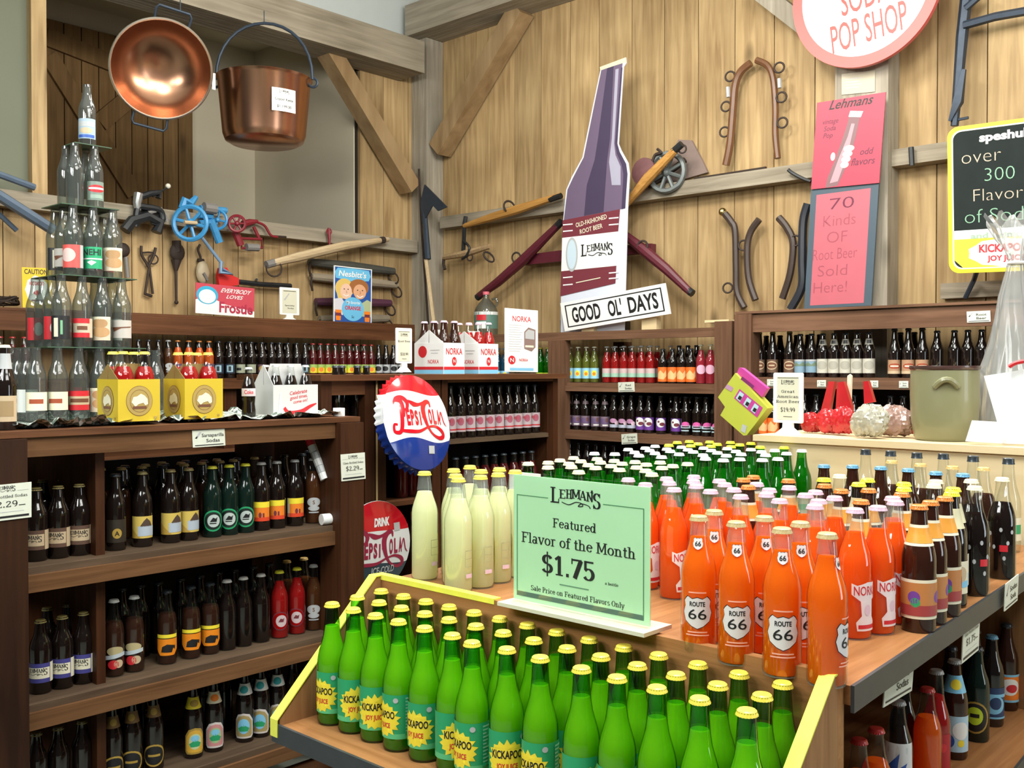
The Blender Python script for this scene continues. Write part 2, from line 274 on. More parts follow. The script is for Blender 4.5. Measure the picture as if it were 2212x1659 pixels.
class Art:
    def __init__(s): s.t = []; s.lay = 0; s.e = 0
    def up(s): s.lay += 1; return s
    def tri(s, a, b, c, mt): s.t.append((a, b, c, mt, s.lay+s.e))
    def nx(s): s.e = (s.e+.031) % .9
    def poly(s, pts, mt):
        from mathutils.geometry import tessellate_polygon; s.nx()
        for a, b, c in tessellate_polygon([[Vector((x, y, 0)) for x, y in pts]]): s.tri(pts[a], pts[b], pts[c], mt)
        return s
    def rect(s, x0, y0, x1, y1, mt): return s.poly([(x0, y0), (x1, y0), (x1, y1), (x0, y1)], mt)
    def disc(s, cx, cy, rx, ry, mt, n=28):
        p = _arc(cx, cy, rx, ry, 0, 360, n); s.nx()
        for i in range(n): s.tri((cx, cy), p[i], p[i+1], mt)
        return s
    def band(s, pts, w, mt, closed=False):
        P = [Vector(p) for p in pts]; n = len(P); L = []; s.nx()
        for i, p in enumerate(P):
            a = P[i-1] if i or closed else p; b = P[(i+1) % n] if i < n-1 or closed else p
            d = (b-a).normalized() if (b-a).length else Vector((1, 0)); q = Vector((-d.y, d.x)); ww = w[i] if isinstance(w, (list, tuple)) else w
            L.append((tuple(p+q*ww/2), tuple(p-q*ww/2)))
        for i in range(n if closed else n-1):
            (a, b), (c, d) = L[i], L[(i+1) % n]; s.tri(a, b, d, mt); s.tri(a, d, c, mt)
        return s
    def curve(s, pts, w, mt, k=6):
        if isinstance(w, (list, tuple)): W = [v[0] for v in smooth_path([(x, 0) for x in w], k)]
        else: W = w
        return s.band([tuple(v) for v in smooth_path(pts, k)], W, mt)
    def ring(s, cx, cy, rx, ry, w, mt, n=36): return s.band(_arc(cx, cy, rx, ry, 0, 360, n)[:-1], w, mt, True)
    def frame(s, x0, y0, x1, y1, w, mt):
        for r in ((x0, y0, x1, y0+w), (x0, y1-w, x1, y1), (x0, y0, x0+w, y1), (x1-w, y0, x1, y1)): s.rect(*r, mt)
        return s
    def text(s, st, x, y, h, mt, align='c', wd=None, bold=.01, shear=0, rot=0):
        s.nx(); T, a, b = text_tris(st, bold); k = (wd/(b-a)) if wd else h; W = (b-a)*k
        ox = x - a*k - (W/2 if align == 'c' else W if align == 'r' else 0)
        cr, sr = cos(rot), sin(rot)
        def f(p):
            X, Y = ox + p[0]*k + shear*p[1]*h, p[1]*h; X -= x
            return (x + X*cr - Y*sr, y + X*sr + Y*cr)
        for t in T: s.tri(f(t[0]), f(t[1]), f(t[2]), mt)
        return s
    def slab(s, st, x, y, h, mt, align='c', wd=None, fat=1.0):
        tot = sum(SL[c][0] for c in st); k = h/.7; kx = (wd/tot) if wd else k
        ox = x - (tot*kx/2 if align == 'c' else tot*kx if align == 'r' else 0); th, tn, sf = .105*fat, .05, .09
        def R(x0, y0, x1, y1): s.rect(ox+x0*kx, y+y0*k, ox+x1*kx, y+y1*k, mt)
        for c in st:
            for g in SL[c][1]:
                kd, q = g[0], g[1:].split()
                n = [float(z) for z in q if z[-1] not in 'btlr']
                if kd == 'V':
                    R(n[0]-th/2, n[1], n[0]+th/2, n[2]); code = q[-1] if q[-1][-1] in 'btlr' else ''
                    if 'b' in code: R(n[0]-th/2-sf, n[1], n[0]+th/2+sf, n[1]+tn)
                    if 't' in code: R(n[0]-th/2-sf, n[2]-tn, n[0]+th/2+sf, n[2])
                    if 'l' in code: R(n[0]-th/2-sf, n[2]-tn, n[0], n[2])
                    if 'r' in code: R(n[0], n[1], n[0]+th/2+sf*.7, n[1]+tn)
                elif kd == 'H': R(n[0], n[2]-tn*.65, n[1], n[2]+tn*.65)
                elif kd == 'K': R(n[0]-.025, n[1], n[0]+.025, n[2])
                elif kd == 'B': R(*n)
                elif kd == 'D': s.band([(ox+n[0]*kx, y+n[1]*k), (ox+n[2]*kx, y+n[3]*k)], n[4]*min(kx, k)*1.1*fat, mt)
                elif kd == 'A':
                    pts = _arc(*n, 18); ws = [(tn + (th-tn)*abs(cos(radians(n[4]+(n[5]-n[4])*i/18))))*min(kx, k)*1.05 for i in range(19)]
                    s.band([(ox+px*kx, y+py*k) for px, py in pts], ws, mt)
            ox += SL[c][0]*kx
        return s
    def logo(s, x, y, w, mt):        # tall L and S, arched small capitals, scrolls under them
        h = w*.25
        s.slab('L', x-w*.45, y-h*.28, h*1.25, mt, wd=w*.2, fat=1.3); s.slab('S', x+w*.43, y-h*.42, h*1.25, mt, wd=w*.17, fat=1.3)
        for i, c in enumerate('EHMAN'): s.slab(c, x-w*(.29-.145*i), y+h*(.12+.05*(2-abs(i-2))), h*.72, mt, wd=w*(.2 if c == 'M' else .145), fat=1.25)
        s.slab("'", x+w*.335, y+h*.3, h*.7, mt, wd=w*.05, fat=1.4)
        s.curve([(x-w*.3, y-h*.15), (x-w*.15, y-h*.3), (x, y-h*.05), (x+w*.12, y-h*.1), (x+w*.14, y-h*.3), (x+w*.05, y-h*.35), (x+w*.12, y-h*.12), (x+w*.26, y-h*.22), (x+w*.3, y-h*.42)], w*.018, mt, 5)
        return s
    def put(s, fn, mb, step=0.0005, maxdx=None):
        T = s.t
        if maxdx:
            out = []; st = list(T)
            while st:
                a, b, c, mt, l = st.pop(); e = max(((abs(a[0]-b[0]), 0), (abs(b[0]-c[0]), 1), (abs(c[0]-a[0]), 2)))
                if e[0] <= maxdx: out.append((a, b, c, mt, l)); continue
                if e[1] == 1: a, b, c = b, c, a
                elif e[1] == 2: a, b, c = c, a, b
                mid = ((a[0]+b[0])/2, (a[1]+b[1])/2); st.append((a, mid, c, mt, l)); st.append((mid, b, c, mt, l))
            T = out
        cache = {}
        for a, b, c, mt, l in T:
            if (b[0]-a[0])*(c[1]-a[1])-(b[1]-a[1])*(c[0]-a[0]) < 0: b, c = c, b
            ids = []
            for p in (a, b, c):
                key = (round(p[0], 6), round(p[1], 6), l)
                if key not in cache: cache[key] = len(mb.v); mb.v.append(tuple(fn(p[0], p[1], (l+1)*step)))
                ids.append(cache[key])
            mb.f.append(tuple(ids)); mb.mi.append(mb.m(mt))
        return mb
def plane_map(O, u, v, n):
    O, u, v, n = map(Vector, (O, u, v, n)); return lambda x, y, h: O + u*x + v*y + n*h
def cyl_map(R, zc): return lambda x, y, h: ((R+h)*cos(x/R), (R+h)*sin(x/R), zc+y)
C = {}
def c(name, col, rough=.45, **kw):
    if name not in C: C[name] = mat(name, col, rough, var=kw.pop('var', .05), **kw)
    return C[name]
white = c('white_paper', (.82, .83, .82)); black = c('black_ink', (.012, .012, .014)); redi = c('red_ink', (.60, .02, .03)); cream = c('cream_paper', (.78, .73, .56))
yell = c('yellow_ink', (.88, .70, .04)); blue = c('blue_ink', (.03, .10, .42)); sky = c('light_blue_ink', (.22, .55, .80)); green = c('green_ink', (.02, .33, .13)); pinkp = c('pink_ink', (.75, .12, .40))
orange = c('orange_ink', (.85, .22, .02)); brown = c('brown_ink', (.16, .06, .03)); tanp = c('tan_paper', (.55, .42, .27)); purple = c('purple_ink', (.16, .05, .32)); silver = c('grey_ink', (.45, .46, .47)); mgreen = c('mint_paper', (.54, .90, .55)); lilac = c('pale_pink_ink', (.72, .52, .62)); teal = c('teal_ink', (.03, .35, .38))
dkred = c('maroon_ink', (.17, .03, .045)); gold = c('gold_ink', (.42, .27, .05)); lime = c('lime_ink', (.55, .72, .03)); salmon = c('coral_ink', (.80, .16, .15))
def card(name, quad, mt, art=None, W=None, H=None, thick=.003, label=None, cat='sign', group=None, edge=None, parent=None, back=None, round_=0):
    """a stiff flat sign: quad = bottom-left, bottom-right, top-left in space; art is drawn in metres or in its own W x H units"""
    a, b, d = map(Vector, quad); u = (b-a); v = (d-a); W = W or u.length; H = H or v.length
    u = u/W; v = v/H; n = u.cross(v).normalized()
    mb = MB(); M = Matrix(((u.x, v.x, n.x, a.x), (u.y, v.y, n.y, a.y), (u.z, v.z, n.z, a.z), (0, 0, 0, 1))) @ Matrix.Translation((0, 0, -thick))
    if round_:
        r = round_; P = []
        for (x, y, s0) in ((W-r, r, 270), (W-r, H-r, 0), (r, H-r, 90), (r, r, 180)): P += _arc(x, y, r, r, s0, s0+90, 6)
    else: P = [(0, 0), (W, 0), (W, H), (0, H)]
    mb.prism(P, thick, mt, M, edge)
    o = mb.build(name, parent, 30, label, cat, group, loc=tuple(a) if not parent else None)
    if art:
        g = MB(); art.put(plane_map(a, u, v, n), g); g.build('print', o, 0)
    return o
# ---------------------------------------------------------------- room shell
YA, XB, ZC = 6.06, 5.55, 4.75
plaster = mat('cream_plaster', (.62, .56, .43), .9, var=.06, vs=2, bump=.05)
plaster_g = mat('grey_green_plaster', (.17, .18, .13), .9, var=.08, vs=2)
ceil_m = mat('white_ceiling_paint', (.58, .63, .63), .9, var=.04)
floor_m = mat('sealed_concrete', (.20, .22, .19), .55, var=.25, vs=3)
MB().box(-4, -4, -.1, 5.75, 7.7, 0, floor_m).build('floor', kind='structure')
MB().box(-4, -4, ZC, 5.75, 7.7, ZC+.1, ceil_m).build('ceiling', kind='structure')
zr = at(820, 520, Y=YA).z
xl, xt, xd, xe = at(62, 400, Y=YA).x, at(95, 400, Y=YA).x, at(410, 300, Y=7.45).x, at(775, 300, Y=YA).x
g = MB(); x = -1.2
xs = [-1.2] + [at(p, 600, Y=YA).x for p in (7, 76, 121, 178, 231, 285, 351, 405, 461, 515, 569, 622, 676, 729, 778, 829, 882)] + [XB]
for a, b in zip(xs, xs[1:]): g.box(a+.003, YA, 0, b-.003, YA+.03, zr, pine_z)
for a, b in zip(xs, xs[1:]):
    if b > xe+.05: g.box(max(a, xe)+.003, YA, zr, b-.003, YA+.03, 3.9, pine_z)
g.box(-1.2, YA+.03, 0, XB, YA+.05, zr, dark_in); g.box(xe, YA+.03, zr, XB, YA+.05, 3.9, dark_in)
g.build('wall_left', kind='structure', smooth=0)
g = MB(); g.box(-1.2, YA+.01, zr, xl, YA+.05, 3.8, plaster_g); g.box(-1.2, YA+.01, 3.9, XB, YA+.05, ZC, ceil_m)
g.box(-1.2, YA+.01, 3.8, xe, YA+.05, 3.9, plaster_g); g.build('wall_upper_left', kind='structure', smooth=0)
g = MB(); xs_ = 4.83
g.box(xt-.3, 7.45, 1.5, xs_+.1, 7.5, 4.3, plaster); g.box(xs_, YA+.05, 1.5, xs_+.06, 7.45, 4.3, plaster); g.box(xt-.3, YA+.05, 4.19, xs_+.06, 7.5, 4.25, plaster)
g.box(xt-.3, YA+.05, 1.5, xt-.25, 7.5, 4.25, plaster_g); g.box(xt-.3, YA+.05, zr-.1, xs_, 7.45, zr-.05, dust_b)
g.build('wall_back', kind='structure', smooth=0)
MB().box(xl, YA-.05, zr, xt, YA+.06, 3.8, pine_z).build('trim_1', kind='structure', smooth=0)
ys = [YA] + [at(p, 300, X=XB).y for p in (957, 1004, 1054, 1112, 1169, 1232, 1294, 1365, 1435, 1508, 1587, 1672, 1760, 1845, 1925, 2024, 2132)]
while ys[-1] > -1: ys.append(ys[-1]-.21)
g = MB()
for a, b in zip(ys, ys[1:]): g.box(XB, b+.003, 0, XB+.03, a-.003, ZC, pine_z)
g.box(XB+.03, -1.2, 0, XB+.05, YA, ZC, dark_in)
g.build('wall_right', kind='structure', smooth=0)
# barn door in the loft opening
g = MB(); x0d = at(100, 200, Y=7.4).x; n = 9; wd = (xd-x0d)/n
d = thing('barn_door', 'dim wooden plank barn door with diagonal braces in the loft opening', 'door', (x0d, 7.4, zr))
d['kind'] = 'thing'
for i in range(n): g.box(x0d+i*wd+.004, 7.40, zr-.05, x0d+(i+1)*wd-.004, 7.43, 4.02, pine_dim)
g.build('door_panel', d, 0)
for i, (p, q) in enumerate((((104, 120), (290, 420)), ((215, 265), (330, 170)), ((100, 80), (400, 200)))):
    MB().bar(at(*p, Y=7.385), at(*q, Y=7.385), .03, .13, pine_dim, (0, 0, 1)).build('brace', d, 0)
# timber frame
def beam(name, label, fn, m_): return fn(MB()).build(name, None, 0, label, 'beam')
b0 = at(917, 158, Y=5.75); b1 = at(923, 101, Y=5.75)
beam('timber_beam', 'hand-hewn grey beam carrying the copper pans above the loft opening', lambda g: g.box(-1, 5.75, b0.z, b0.x, YA-.002, b0.z+.24, beam_x), 0)
c0 = at(875, 79, X=5.25)
beam('timber_beam', 'hand-hewn grey beam along the top of the plank wall behind the round sign', lambda g: g.box(5.25, -1, c0.z, XB-.002, c0.y, c0.z+.24, beam_y), 0)
beam('timber_post', 'grey hand-hewn corner post between the two plank walls', lambda g: g.box(5.37, 5.88, 0, XB-.003, YA-.003, c0.z-.003, beam_z), 0)
q = at(1800, 300, X=5.38); q2 = at(1915, 300, X=5.38)
beam('timber_post', 'grey wooden post behind the tall pink poster', lambda g: g.box(5.40, q2.y, 0, XB-.002, q.y, c0.z-.003, beam_z), 0)
for o in ('wood',):
    ra, rb = at(902, 520, Y=YA-.1), at(902, 546, Y=YA-.1)
    beam('wall_rail', 'long grey rail below the loft holding the small hand mills', lambda g: g.box(-1, YA-.1, rb.z, ra.x, YA-.002, ra.z, beam_x), 0)
    ra, rb = at(957, 468, X=XB-.1), at(950, 494, X=XB-.1)
    beam('wall_rail', 'long grey rail across the plank wall behind the bottle cutout', lambda g: g.box(XB-.1, -1, rb.z, XB-.002, at(950, 480, X=XB-.1).y, ra.z, beam_y), 0)
    beam('diagonal_brace', 'diagonal wooden brace under the beam beside the copper pot', lambda g: g.bar(at(704, 103, Y=YA-.1), at(886, 408, Y=YA-.1), .12, .14, brace_w, (0, 1, 0)), 0)
    beam('diagonal_brace', 'diagonal wooden brace on the plank wall right of the corner post', lambda g: g.bar(at(1128, 20, X=XB-.09), at(950, 325, X=XB-.09), .14, .14, brace_w, (1, 0, 0)), 0)
    beam('diagonal_brace', 'grey diagonal brace end showing beside the round sign', lambda g: g.bar(at(1640, -20, X=XB-.07), at(1790, 95, X=XB-.07), .1, .12, beam_z, (1, 0, 0)), 0)
# ---------------------------------------------------------------- shelving
def part(parent, name, x0, y0, z0, x1, y1, z1, m_, **kw): return MB().box(x0, y0, z0, x1, y1, z1, m_).build(name, parent, 0, **kw)
ZT, Z1, Z2, Z3 = 1.31, .945, .56, .235
L = thing('shelf_unit', 'dark brown freestanding shelf unit of soda topped by the bottle pyramid', 'shelf', (1.6, 3.2, 0))
xa, xb_, xc = at(61, 1200, Y=2.84).x, at(736, 1100, Y=2.84).x, at(786, 1100, Y=2.84).x
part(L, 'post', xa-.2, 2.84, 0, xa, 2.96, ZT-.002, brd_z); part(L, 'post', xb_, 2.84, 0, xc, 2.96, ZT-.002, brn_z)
part(L, 'post', xa-.2, 3.4, 0, xa, 3.52, ZT-.002, brn_z); part(L, 'post', xb_, 3.4, 0, xc, 3.52, ZT-.002, brn_z)
part(L, 'top_board', xa-.2, 2.86, ZT, xc, 3.55, ZT+.018, brn_x); part(L, 'top_rail', xa, 2.87, ZT-.055, xb_, 2.91, ZT-.001, tan_x)
for z in (Z1, Z2, Z3):
    s = part(L, 'shelf', xa-.04, 2.885, z-.02, xb_+.04, 3.53, z, dust_b); part(s, 'edge_rail', xa, 2.872, z-.068, xb_, 2.91, z-.02, tan_x)
xv = at(207, 1200, Y=2.93).x
for z0, z1 in ((Z1, ZT), (Z2, Z1-.02), (Z3, Z2-.02)): part(L, 'divider', xv, 2.93, z0, xv+.028, 3.5, z1-.001, brn_z)
part(L, 'back_panel', xa, 3.52, .02, xb_, 3.535, ZT-.14, dark_in)  # added dark sheet standing in for the shaded interior
part(L, 'base_board', xa, 2.9, 0, xb_, 2.93, .12, brn_x)
YM = 3.15; cream_w = mat('raw_wood_edge', (.55, .38, .18), .7)
XM = [at(692, 900, Y=YM).x, at(811, 900, Y=YM).x, at(953, 900, Y=YM).x, at(1206, 900, Y=YM).x]
ZM = 1.452
for k, lab in enumerate(('narrow brown cabinet half hidden behind the white soda carton', 'brown cabinet carrying the two round metal signs', 'brown open cabinet holding dark bottles with white and pink labels')):
    a, b = XM[k]+.004, XM[k+1]-.004; t = thing('bottle_cabinet', lab, 'cabinet', ((a+b)/2, 3.4, 0)); pw = (.05, .05, .035)[k]
    part(t, 'post', a, YM, 0, a+pw, YM+.04, ZM, brn_z); part(t, 'post', b-pw, YM, 0, b, YM+.04, ZM, brn_z)
    part(t, 'top_rail', a+pw, YM, ZM-(.055 if k < 2 else .012), b-pw, YM+.03, ZM, brn_x)
    for x_ in (a, b-.015): part(t, 'side_panel', x_, YM+.04, 0, x_+.015, 3.68, ZM, brn_z)
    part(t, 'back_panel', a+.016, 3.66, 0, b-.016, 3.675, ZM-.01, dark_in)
    if k == 1: part(t, 'pale_edge', a-.003, YM-.004, .9, a+.004, YM-.0005, ZM, cream_w)
    for z in ((1.19, .87, .5) if k == 2 else (1.28, .95, .5) if k == 0 else (1.2, .95, .5)): part(t, 'shelf', a+.016, YM+.03, z-.02, b-.016, 3.655, z, dust_b if k == 2 else brn_x)
tag(part(None, 'counter_top', XM[0]-.02, YM-.03, ZM+.001, XM[3]+.03, 3.70, ZM+.024, brn_x), 'long brown board laid over the three low cabinets', 'counter top')
ZK = ZM+.024
# wall shelf on the left wall
W_ = thing('wall_shelf', 'long brown wall shelf of soda bottles below the hand mills', 'shelf', (3, 5.8, 0))
xw0, xw1 = -.4, at(896, 720, Y=5.6).x
part(W_, 'ledge', xw0, 5.60, 1.705, xw1, 5.64, 1.81, brn_x); part(W_, 'ledge_top', xw0, 5.601, 1.811, xw1, YA-.105, 1.826, brn_x)
part(W_, 'shelf', xw0, 5.56, 1.42, xw1, YA-.01, 1.44, brn_x); part(W_, 'edge_rail', xw0, 5.55, 1.375, xw1, 5.59, 1.419, brn_x)
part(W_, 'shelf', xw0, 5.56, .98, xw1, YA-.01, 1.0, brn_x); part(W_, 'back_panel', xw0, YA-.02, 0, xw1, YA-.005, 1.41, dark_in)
for x_ in (xw0, 1.9, 3.4, xw1-.09): part(W_, 'post', x_, 5.60, 0, x_+.09, 5.68, 1.374 if x_ < xw1-.2 else 1.704, brn_z)
XR = 5.05
R_ = thing('wall_shelf', 'brown wall shelf of coloured sodas beneath the leaning GOOD OL DAYS sign', 'shelf', (5.3, 4.2, 0))
yr = [at(p, 800, X=XR).y for p in (905, 1190, 1221, 1549, 1587)]
part(R_, 'ledge', XR, yr[4], 1.685, XR+.04, yr[0], 1.722, brn_y); part(R_, 'ledge_top', XR+.001, yr[4], 1.7225, XB-.105, yr[0], 1.738, brn_y)
part(R_ , 'post', XR-.03, yr[2], 0, XR+.05, yr[1], 1.684, brw_z); part(R_ , 'post', XR-.03, yr[4], 0, XR+.05, yr[3], 1.77, brw_z)
for z in (1.41, 1.10, .78):
    s = part(R_, 'shelf', XR+.02, yr[3]-.02, z-.02, XB-.01, yr[0], z, brn_y); part(s, 'edge_rail', XR, yr[3], z-.055, XR+.04, yr[2], z-.02, brn_y)
part(R_, 'back_panel', XB-.02, yr[4], 0, XB-.005, yr[0], 1.38, dark_in); part(R_, 'inner_post', XB-.09, yr[2]-.17, 1.412, XB-.004, yr[2]-.08, 1.68, brw_z)
XQ = 4.95
Q_ = thing('wall_shelf', 'brown wall shelf of dark sodas under the pink poster and chalkboard', 'shelf', (5.2, 2, 0))
yq = [at(p, 800, X=XQ).y for p in (1590, 1626)]; ye = at(2400, 800, X=XQ).y
part(Q_ , 'post', XQ-.02, yq[1], 0, XQ+.08, yq[0], 1.80, brw_z); part(Q_ , 'post', XQ-.02, ye, 0, XQ+.08, ye+.1, 1.80, brw_z)
part(Q_, 'ledge', XQ, ye+.1, 1.70, XQ+.04, yq[1], 1.795, brn_y); part(Q_, 'ledge_top', XQ-.015, ye+.1, 1.802, XB-.155, yq[0], 1.815, brn_y)
for z in (1.454, 1.13, .8):
    s = part(Q_, 'shelf', XQ+.02, ye+.1, z-.02, XB-.16, yq[1], z, brn_y); part(s, 'edge_rail', XQ, ye+.1, z-.058, XQ+.04, yq[1], z-.02, brn_y)
part(Q_, 'back_panel', XB-.17, ye+.1, 0, XB-.155, yq[0], 1.39, dark_in)
# ---------------------------------------------------------------- the island, its tray and the pale counter behind
ZI = 1.015; blk = mat('black_rubber_trim', (.035, .04, .045), .45, var=.25, vs=40)
IS = thing('display_island', 'oak-veneer display island crowded with orange, green and brown sodas', 'display stand', (2.2, 1.25, 0))
ir = [(1.476, .66), (2.98, .755)]; il = [(2.98, 1.86), (1.476, 1.78)]
def slab_(g, z, t, poly, m_): g.prism(poly, t, m_, Matrix.Translation((0, 0, z-t)))
for nm, z in (('top_board', ZI), ('lower_shelf', .57), ('bottom_shelf', .16)):
    g = MB(); slab_(g, z, .03, ir+il, oak_x); s = g.build(nm, IS, 0)
    g = MB(); dx, dy = ir[1][0]-ir[0][0], ir[1][1]-ir[0][1]; l_ = hypot(dx, dy); nx, ny = dy/l_*.006, -dx/l_*.006
    g.prism([(ir[0][0]+nx, ir[0][1]+ny), (ir[1][0]+nx, ir[1][1]+ny), ir[1], ir[0]], .042, blk, Matrix.Translation((0, 0, z-.041))); g.build('edge_trim', s, 0)
part(IS, 'front_panel', 1.482, .68, 0, 1.497, 1.77, .984, oak_z); part(IS, 'shade_panel', 1.5, 1.25, .161, 2.97, 1.27, .53, dark_in); part(IS, 'shade_panel', 1.5, 1.25, .571, 2.97, 1.27, .98, dark_in)  # dark middle panels added for the shade inside the island
part(IS, 'back_panel', 2.955, .78, 0, 2.972, 1.84, .98, oak_z)
tape = mat('yellow_tape', (.80, .80, .10), .4, var=.12, vs=30)
TR = thing('display_tray', 'open oak tray edged with yellow tape on the front of the island', 'tray', (1.3, 1.22, .75))
ZF, xf, xk, yt0, yt1 = .767, 1.185, 1.455, .69, 1.745
part(TR, 'tray_floor', xf, yt0, ZF-.02, xk, yt1, ZF, oak_y); part(TR, 'back_board', xk, yt0-.02, ZF-.02, xk+.018, yt1+.02, 1.035, oak_y)
part(TR, 'front_trim', xf-.006, yt0-.02, ZF-.034, xf, yt1+.02, ZF+.004, blk)
for y0, y1 in ((yt0-.02, yt0), (yt1, yt1+.02)):
    g = MB(); P = [(xf, ZF-.02), (xk, ZF-.02), (xk, 1.035), (xk-.015, 1.035), (xf, ZF+.012)]
    g.prism(P, y1-y0, oak_z, Matrix(((1, 0, 0, 0), (0, 0, 1, y0), (0, 1, 0, 0), (0, 0, 0, 1)))); s = g.build('side_panel', TR, 0)
    g = MB(); T = [(xf-.008, ZF-.022), (xf-.008, ZF+.014), (xk-.017, 1.038), (xk, 1.038), (xk, 1.0352), (xk-.0155, 1.0352), (xf-.0062, ZF+.0125), (xf-.0062, ZF-.022)]
    g.prism(T, y1-y0+.004, tape, Matrix(((1, 0, 0, 0), (0, 0, 1, y0-.002), (0, 1, 0, 0), (0, 0, 0, 1)))); g.build('yellow_tape', s, 0)
g = MB(); g.box(xk-.001, at(1068, 1300, X=xk).y, 1.0352, xk+.019, yt1+.02, 1.038, tape); g.box(xk-.002, at(1068, 1300, X=xk).y, 1.027, xk-.0005, yt1, 1.038, tape); g.build('yellow_tape', TR, 0)
for y_ in (.9, 1.5): MB().prism([(xf+.04, ZF-.021), (xk+.017, ZF-.021), (xk+.017, .5)], .025, blk, Matrix(((1, 0, 0, 0), (0, 0, 1, y_), (0, 1, 0, 0), (0, 0, 0, 1)))).build('bracket', TR, 0)
PB = thing('plywood_counter', 'pale plywood counter behind the island holding a crock and bags', 'counter', (3.3, .8, 0)); ZP = 1.28; XP = 3.02
yp1 = at(1636, 946, X=XP).y
part(PB, 'front_panel', XP, -.5, 0, XP+.02, yp1, ZP-.021, ply_y); part(PB, 'counter_top', XP-.012, -.5, ZP-.02, 3.62, yp1+.01, ZP, ply_y)
part(PB, 'side_panel', XP+.021, yp1-.02, 0, 3.6, yp1, ZP-.021, ply_y)
# ---------------------------------------------------------------- bottles
g_clear = glass('clear_glass', (.95, .96, .95), (.74, .78, .76), .03, .004); g_empty = glass('empty_bottle_glass', (.64, .69, .66), (.16, .20, .18), .03, .05)
g_green = glass('green_glass', (.80, .98, .52), (.07, .36, .05)); g_haze = glass('lightened_neck_glass', (.90, .92, .91), (.66, .69, .68), .03, .10); g_gneck = glass('thick_green_glass', (.34, .72, .26), (.02, .14, .02)); g_dgreen = glass('deep_green_glass', (.22, .66, .16), (.03, .28, .03))  # neck glass whitened to stand for light seen in clear necks
g_lilac = glass('pink_tinted_glass', (.98, .92, .91), (.80, .70, .70), .03, .004)
dark = mat('dark_brown_glass', (.010, .006, .005), .05, spec=.8, var=0); amber = mat('amber_glass', (.030, .009, .005), .06, spec=.6, var=0)
q_kick = liquid('bright_green_soda', (.44, .80, .035), .10, (.2, .7, .02)); q_or = liquid('orange_soda_drink', (1, .235, .003), .08, (1, .25, .01)); q_or2 = liquid('deep_orange_soda', (1, .19, .008), .06, (1, .2, .01))
q_lem = liquid('cloudy_lemonade', (.97, .98, .70), .10, (.9, .9, .5)); q_red = liquid('red_soda', (.62, .012, .012), .12, (.7, .03, .03)); q_cola = liquid('dark_cola', (.016, .006, .004), .03, (.1, .03, .01))
q_grn = liquid('green_lime_soda', (.05, .50, .05), .2, (.1, .7, .1)); q_dred = liquid('dark_red_soda', (.17, .008, .010), .1, (.4, .02, .02)); q_amb = liquid('amber_soda', (.16, .05, .012), .2, (.5, .2, .04))
q_ylg = liquid('yellow_green_soda', (.30, .34, .05), .25, (.6, .65, .2)); q_pnk = liquid('pink_soda', (.70, .05, .09), .15, (.9, .2, .25)); q_blu = liquid('blue_soda', (.01, .12, .24), .15, (.1, .4, .7)); q_cf = liquid('brown_root_beer', (.07, .022, .010), .08, (.3, .1, .03))
def capm(n, col): return mat(n, col, .35, spec=.5, var=.05, vs=60, coat=.3)
k_y = capm('yellow_cap_paint', (.84, .68, .08)); k_g = capm('gold_cap_paint', (.50, .38, .18)); k_p = capm('pale_pink_cap_paint', (.66, .46, .58)); k_c = capm('cream_cap_paint', (.78, .72, .52)); k_w = capm('white_cap_paint', (.82, .83, .82))
k_o = capm('orange_cap_paint', (.62, .20, .03)); k_b = capm('blue_cap_paint', (.12, .33, .52)); k_k = capm('black_cap_paint', (.02, .03, .04)); k_r = capm('red_cap_paint', (.5, .03, .03)); k_s = capm('silver_cap_paint', (.45, .46, .46)); k_t = capm('tan_cap_paint', (.62, .42, .14)); k_l = capm('lime_cap_paint', (.82, .80, .04)); k_d = capm('dull_gold_cap_paint', (.30, .24, .08))
R0 = .0305
LONG = [(.024, .002), (.0285, .0), (R0, .006), (R0, .131), (.0299, .140), (.0272, .154), (.0222, .168), (.0180, .182), (.0157, .197), (.0142, .212), (.0135, .220), (.0145, .221), (.0145, .230), (.0125, .2305)]
TALL = [(.024, .002), (.0285, 0), (.031, .006), (.031, .122), (.0304, .132), (.0275, .147), (.0232, .162), (.0190, .177), (.0166, .193), (.0150, .212), (.0138, .230), (.0135, .236), (.0145, .237), (.0145, .245), (.0125, .2455)]
LEMP = [(.024, .002), (.0285, 0), (.0315, .006), (.0315, .150), (.0305, .160), (.0270, .173), (.0218, .188), (.0180, .204), (.0158, .220), (.0145, .232), (.0140, .236), (.0150, .237), (.0150, .245), (.0125, .2455)]
STUB = [(.022, .002), (.027, 0), (.031, .006), (.031, .125), (.0300, .137), (.0255, .152), (.0190, .166), (.0160, .182), (.0142, .196), (.0138, .200), (.0150, .201), (.0150, .208), (.0125, .2085)]
COKE = [(.020, .002), (.0255, 0), (.028, .006), (.0275, .03), (.0245, .052), (.0268, .075), (.0285, .095), (.0270, .118), (.021, .140), (.0158, .160), (.0135, .178), (.0130, .186), (.0140, .187), (.0140, .194), (.012, .1945)]
def radius(prof, z):
    for (r0, z0), (r1, z1) in zip(prof, prof[1:]):
        if z0 <= z <= z1 and z1 > z0: return r0 + (r1-r0)*(z-z0)/(z1-z0)
    return prof[-1][0]
def liquid_mesh(prof, lvl, m_, n):
    P = [(max(r-.0022, .002), z+.003) for r, z in prof if z+.003 < lvl]; P.append((radius(prof, lvl)-.0022, lvl))
    return MB().lathe(P, m_, n).mesh('liquid')
_caps = {}
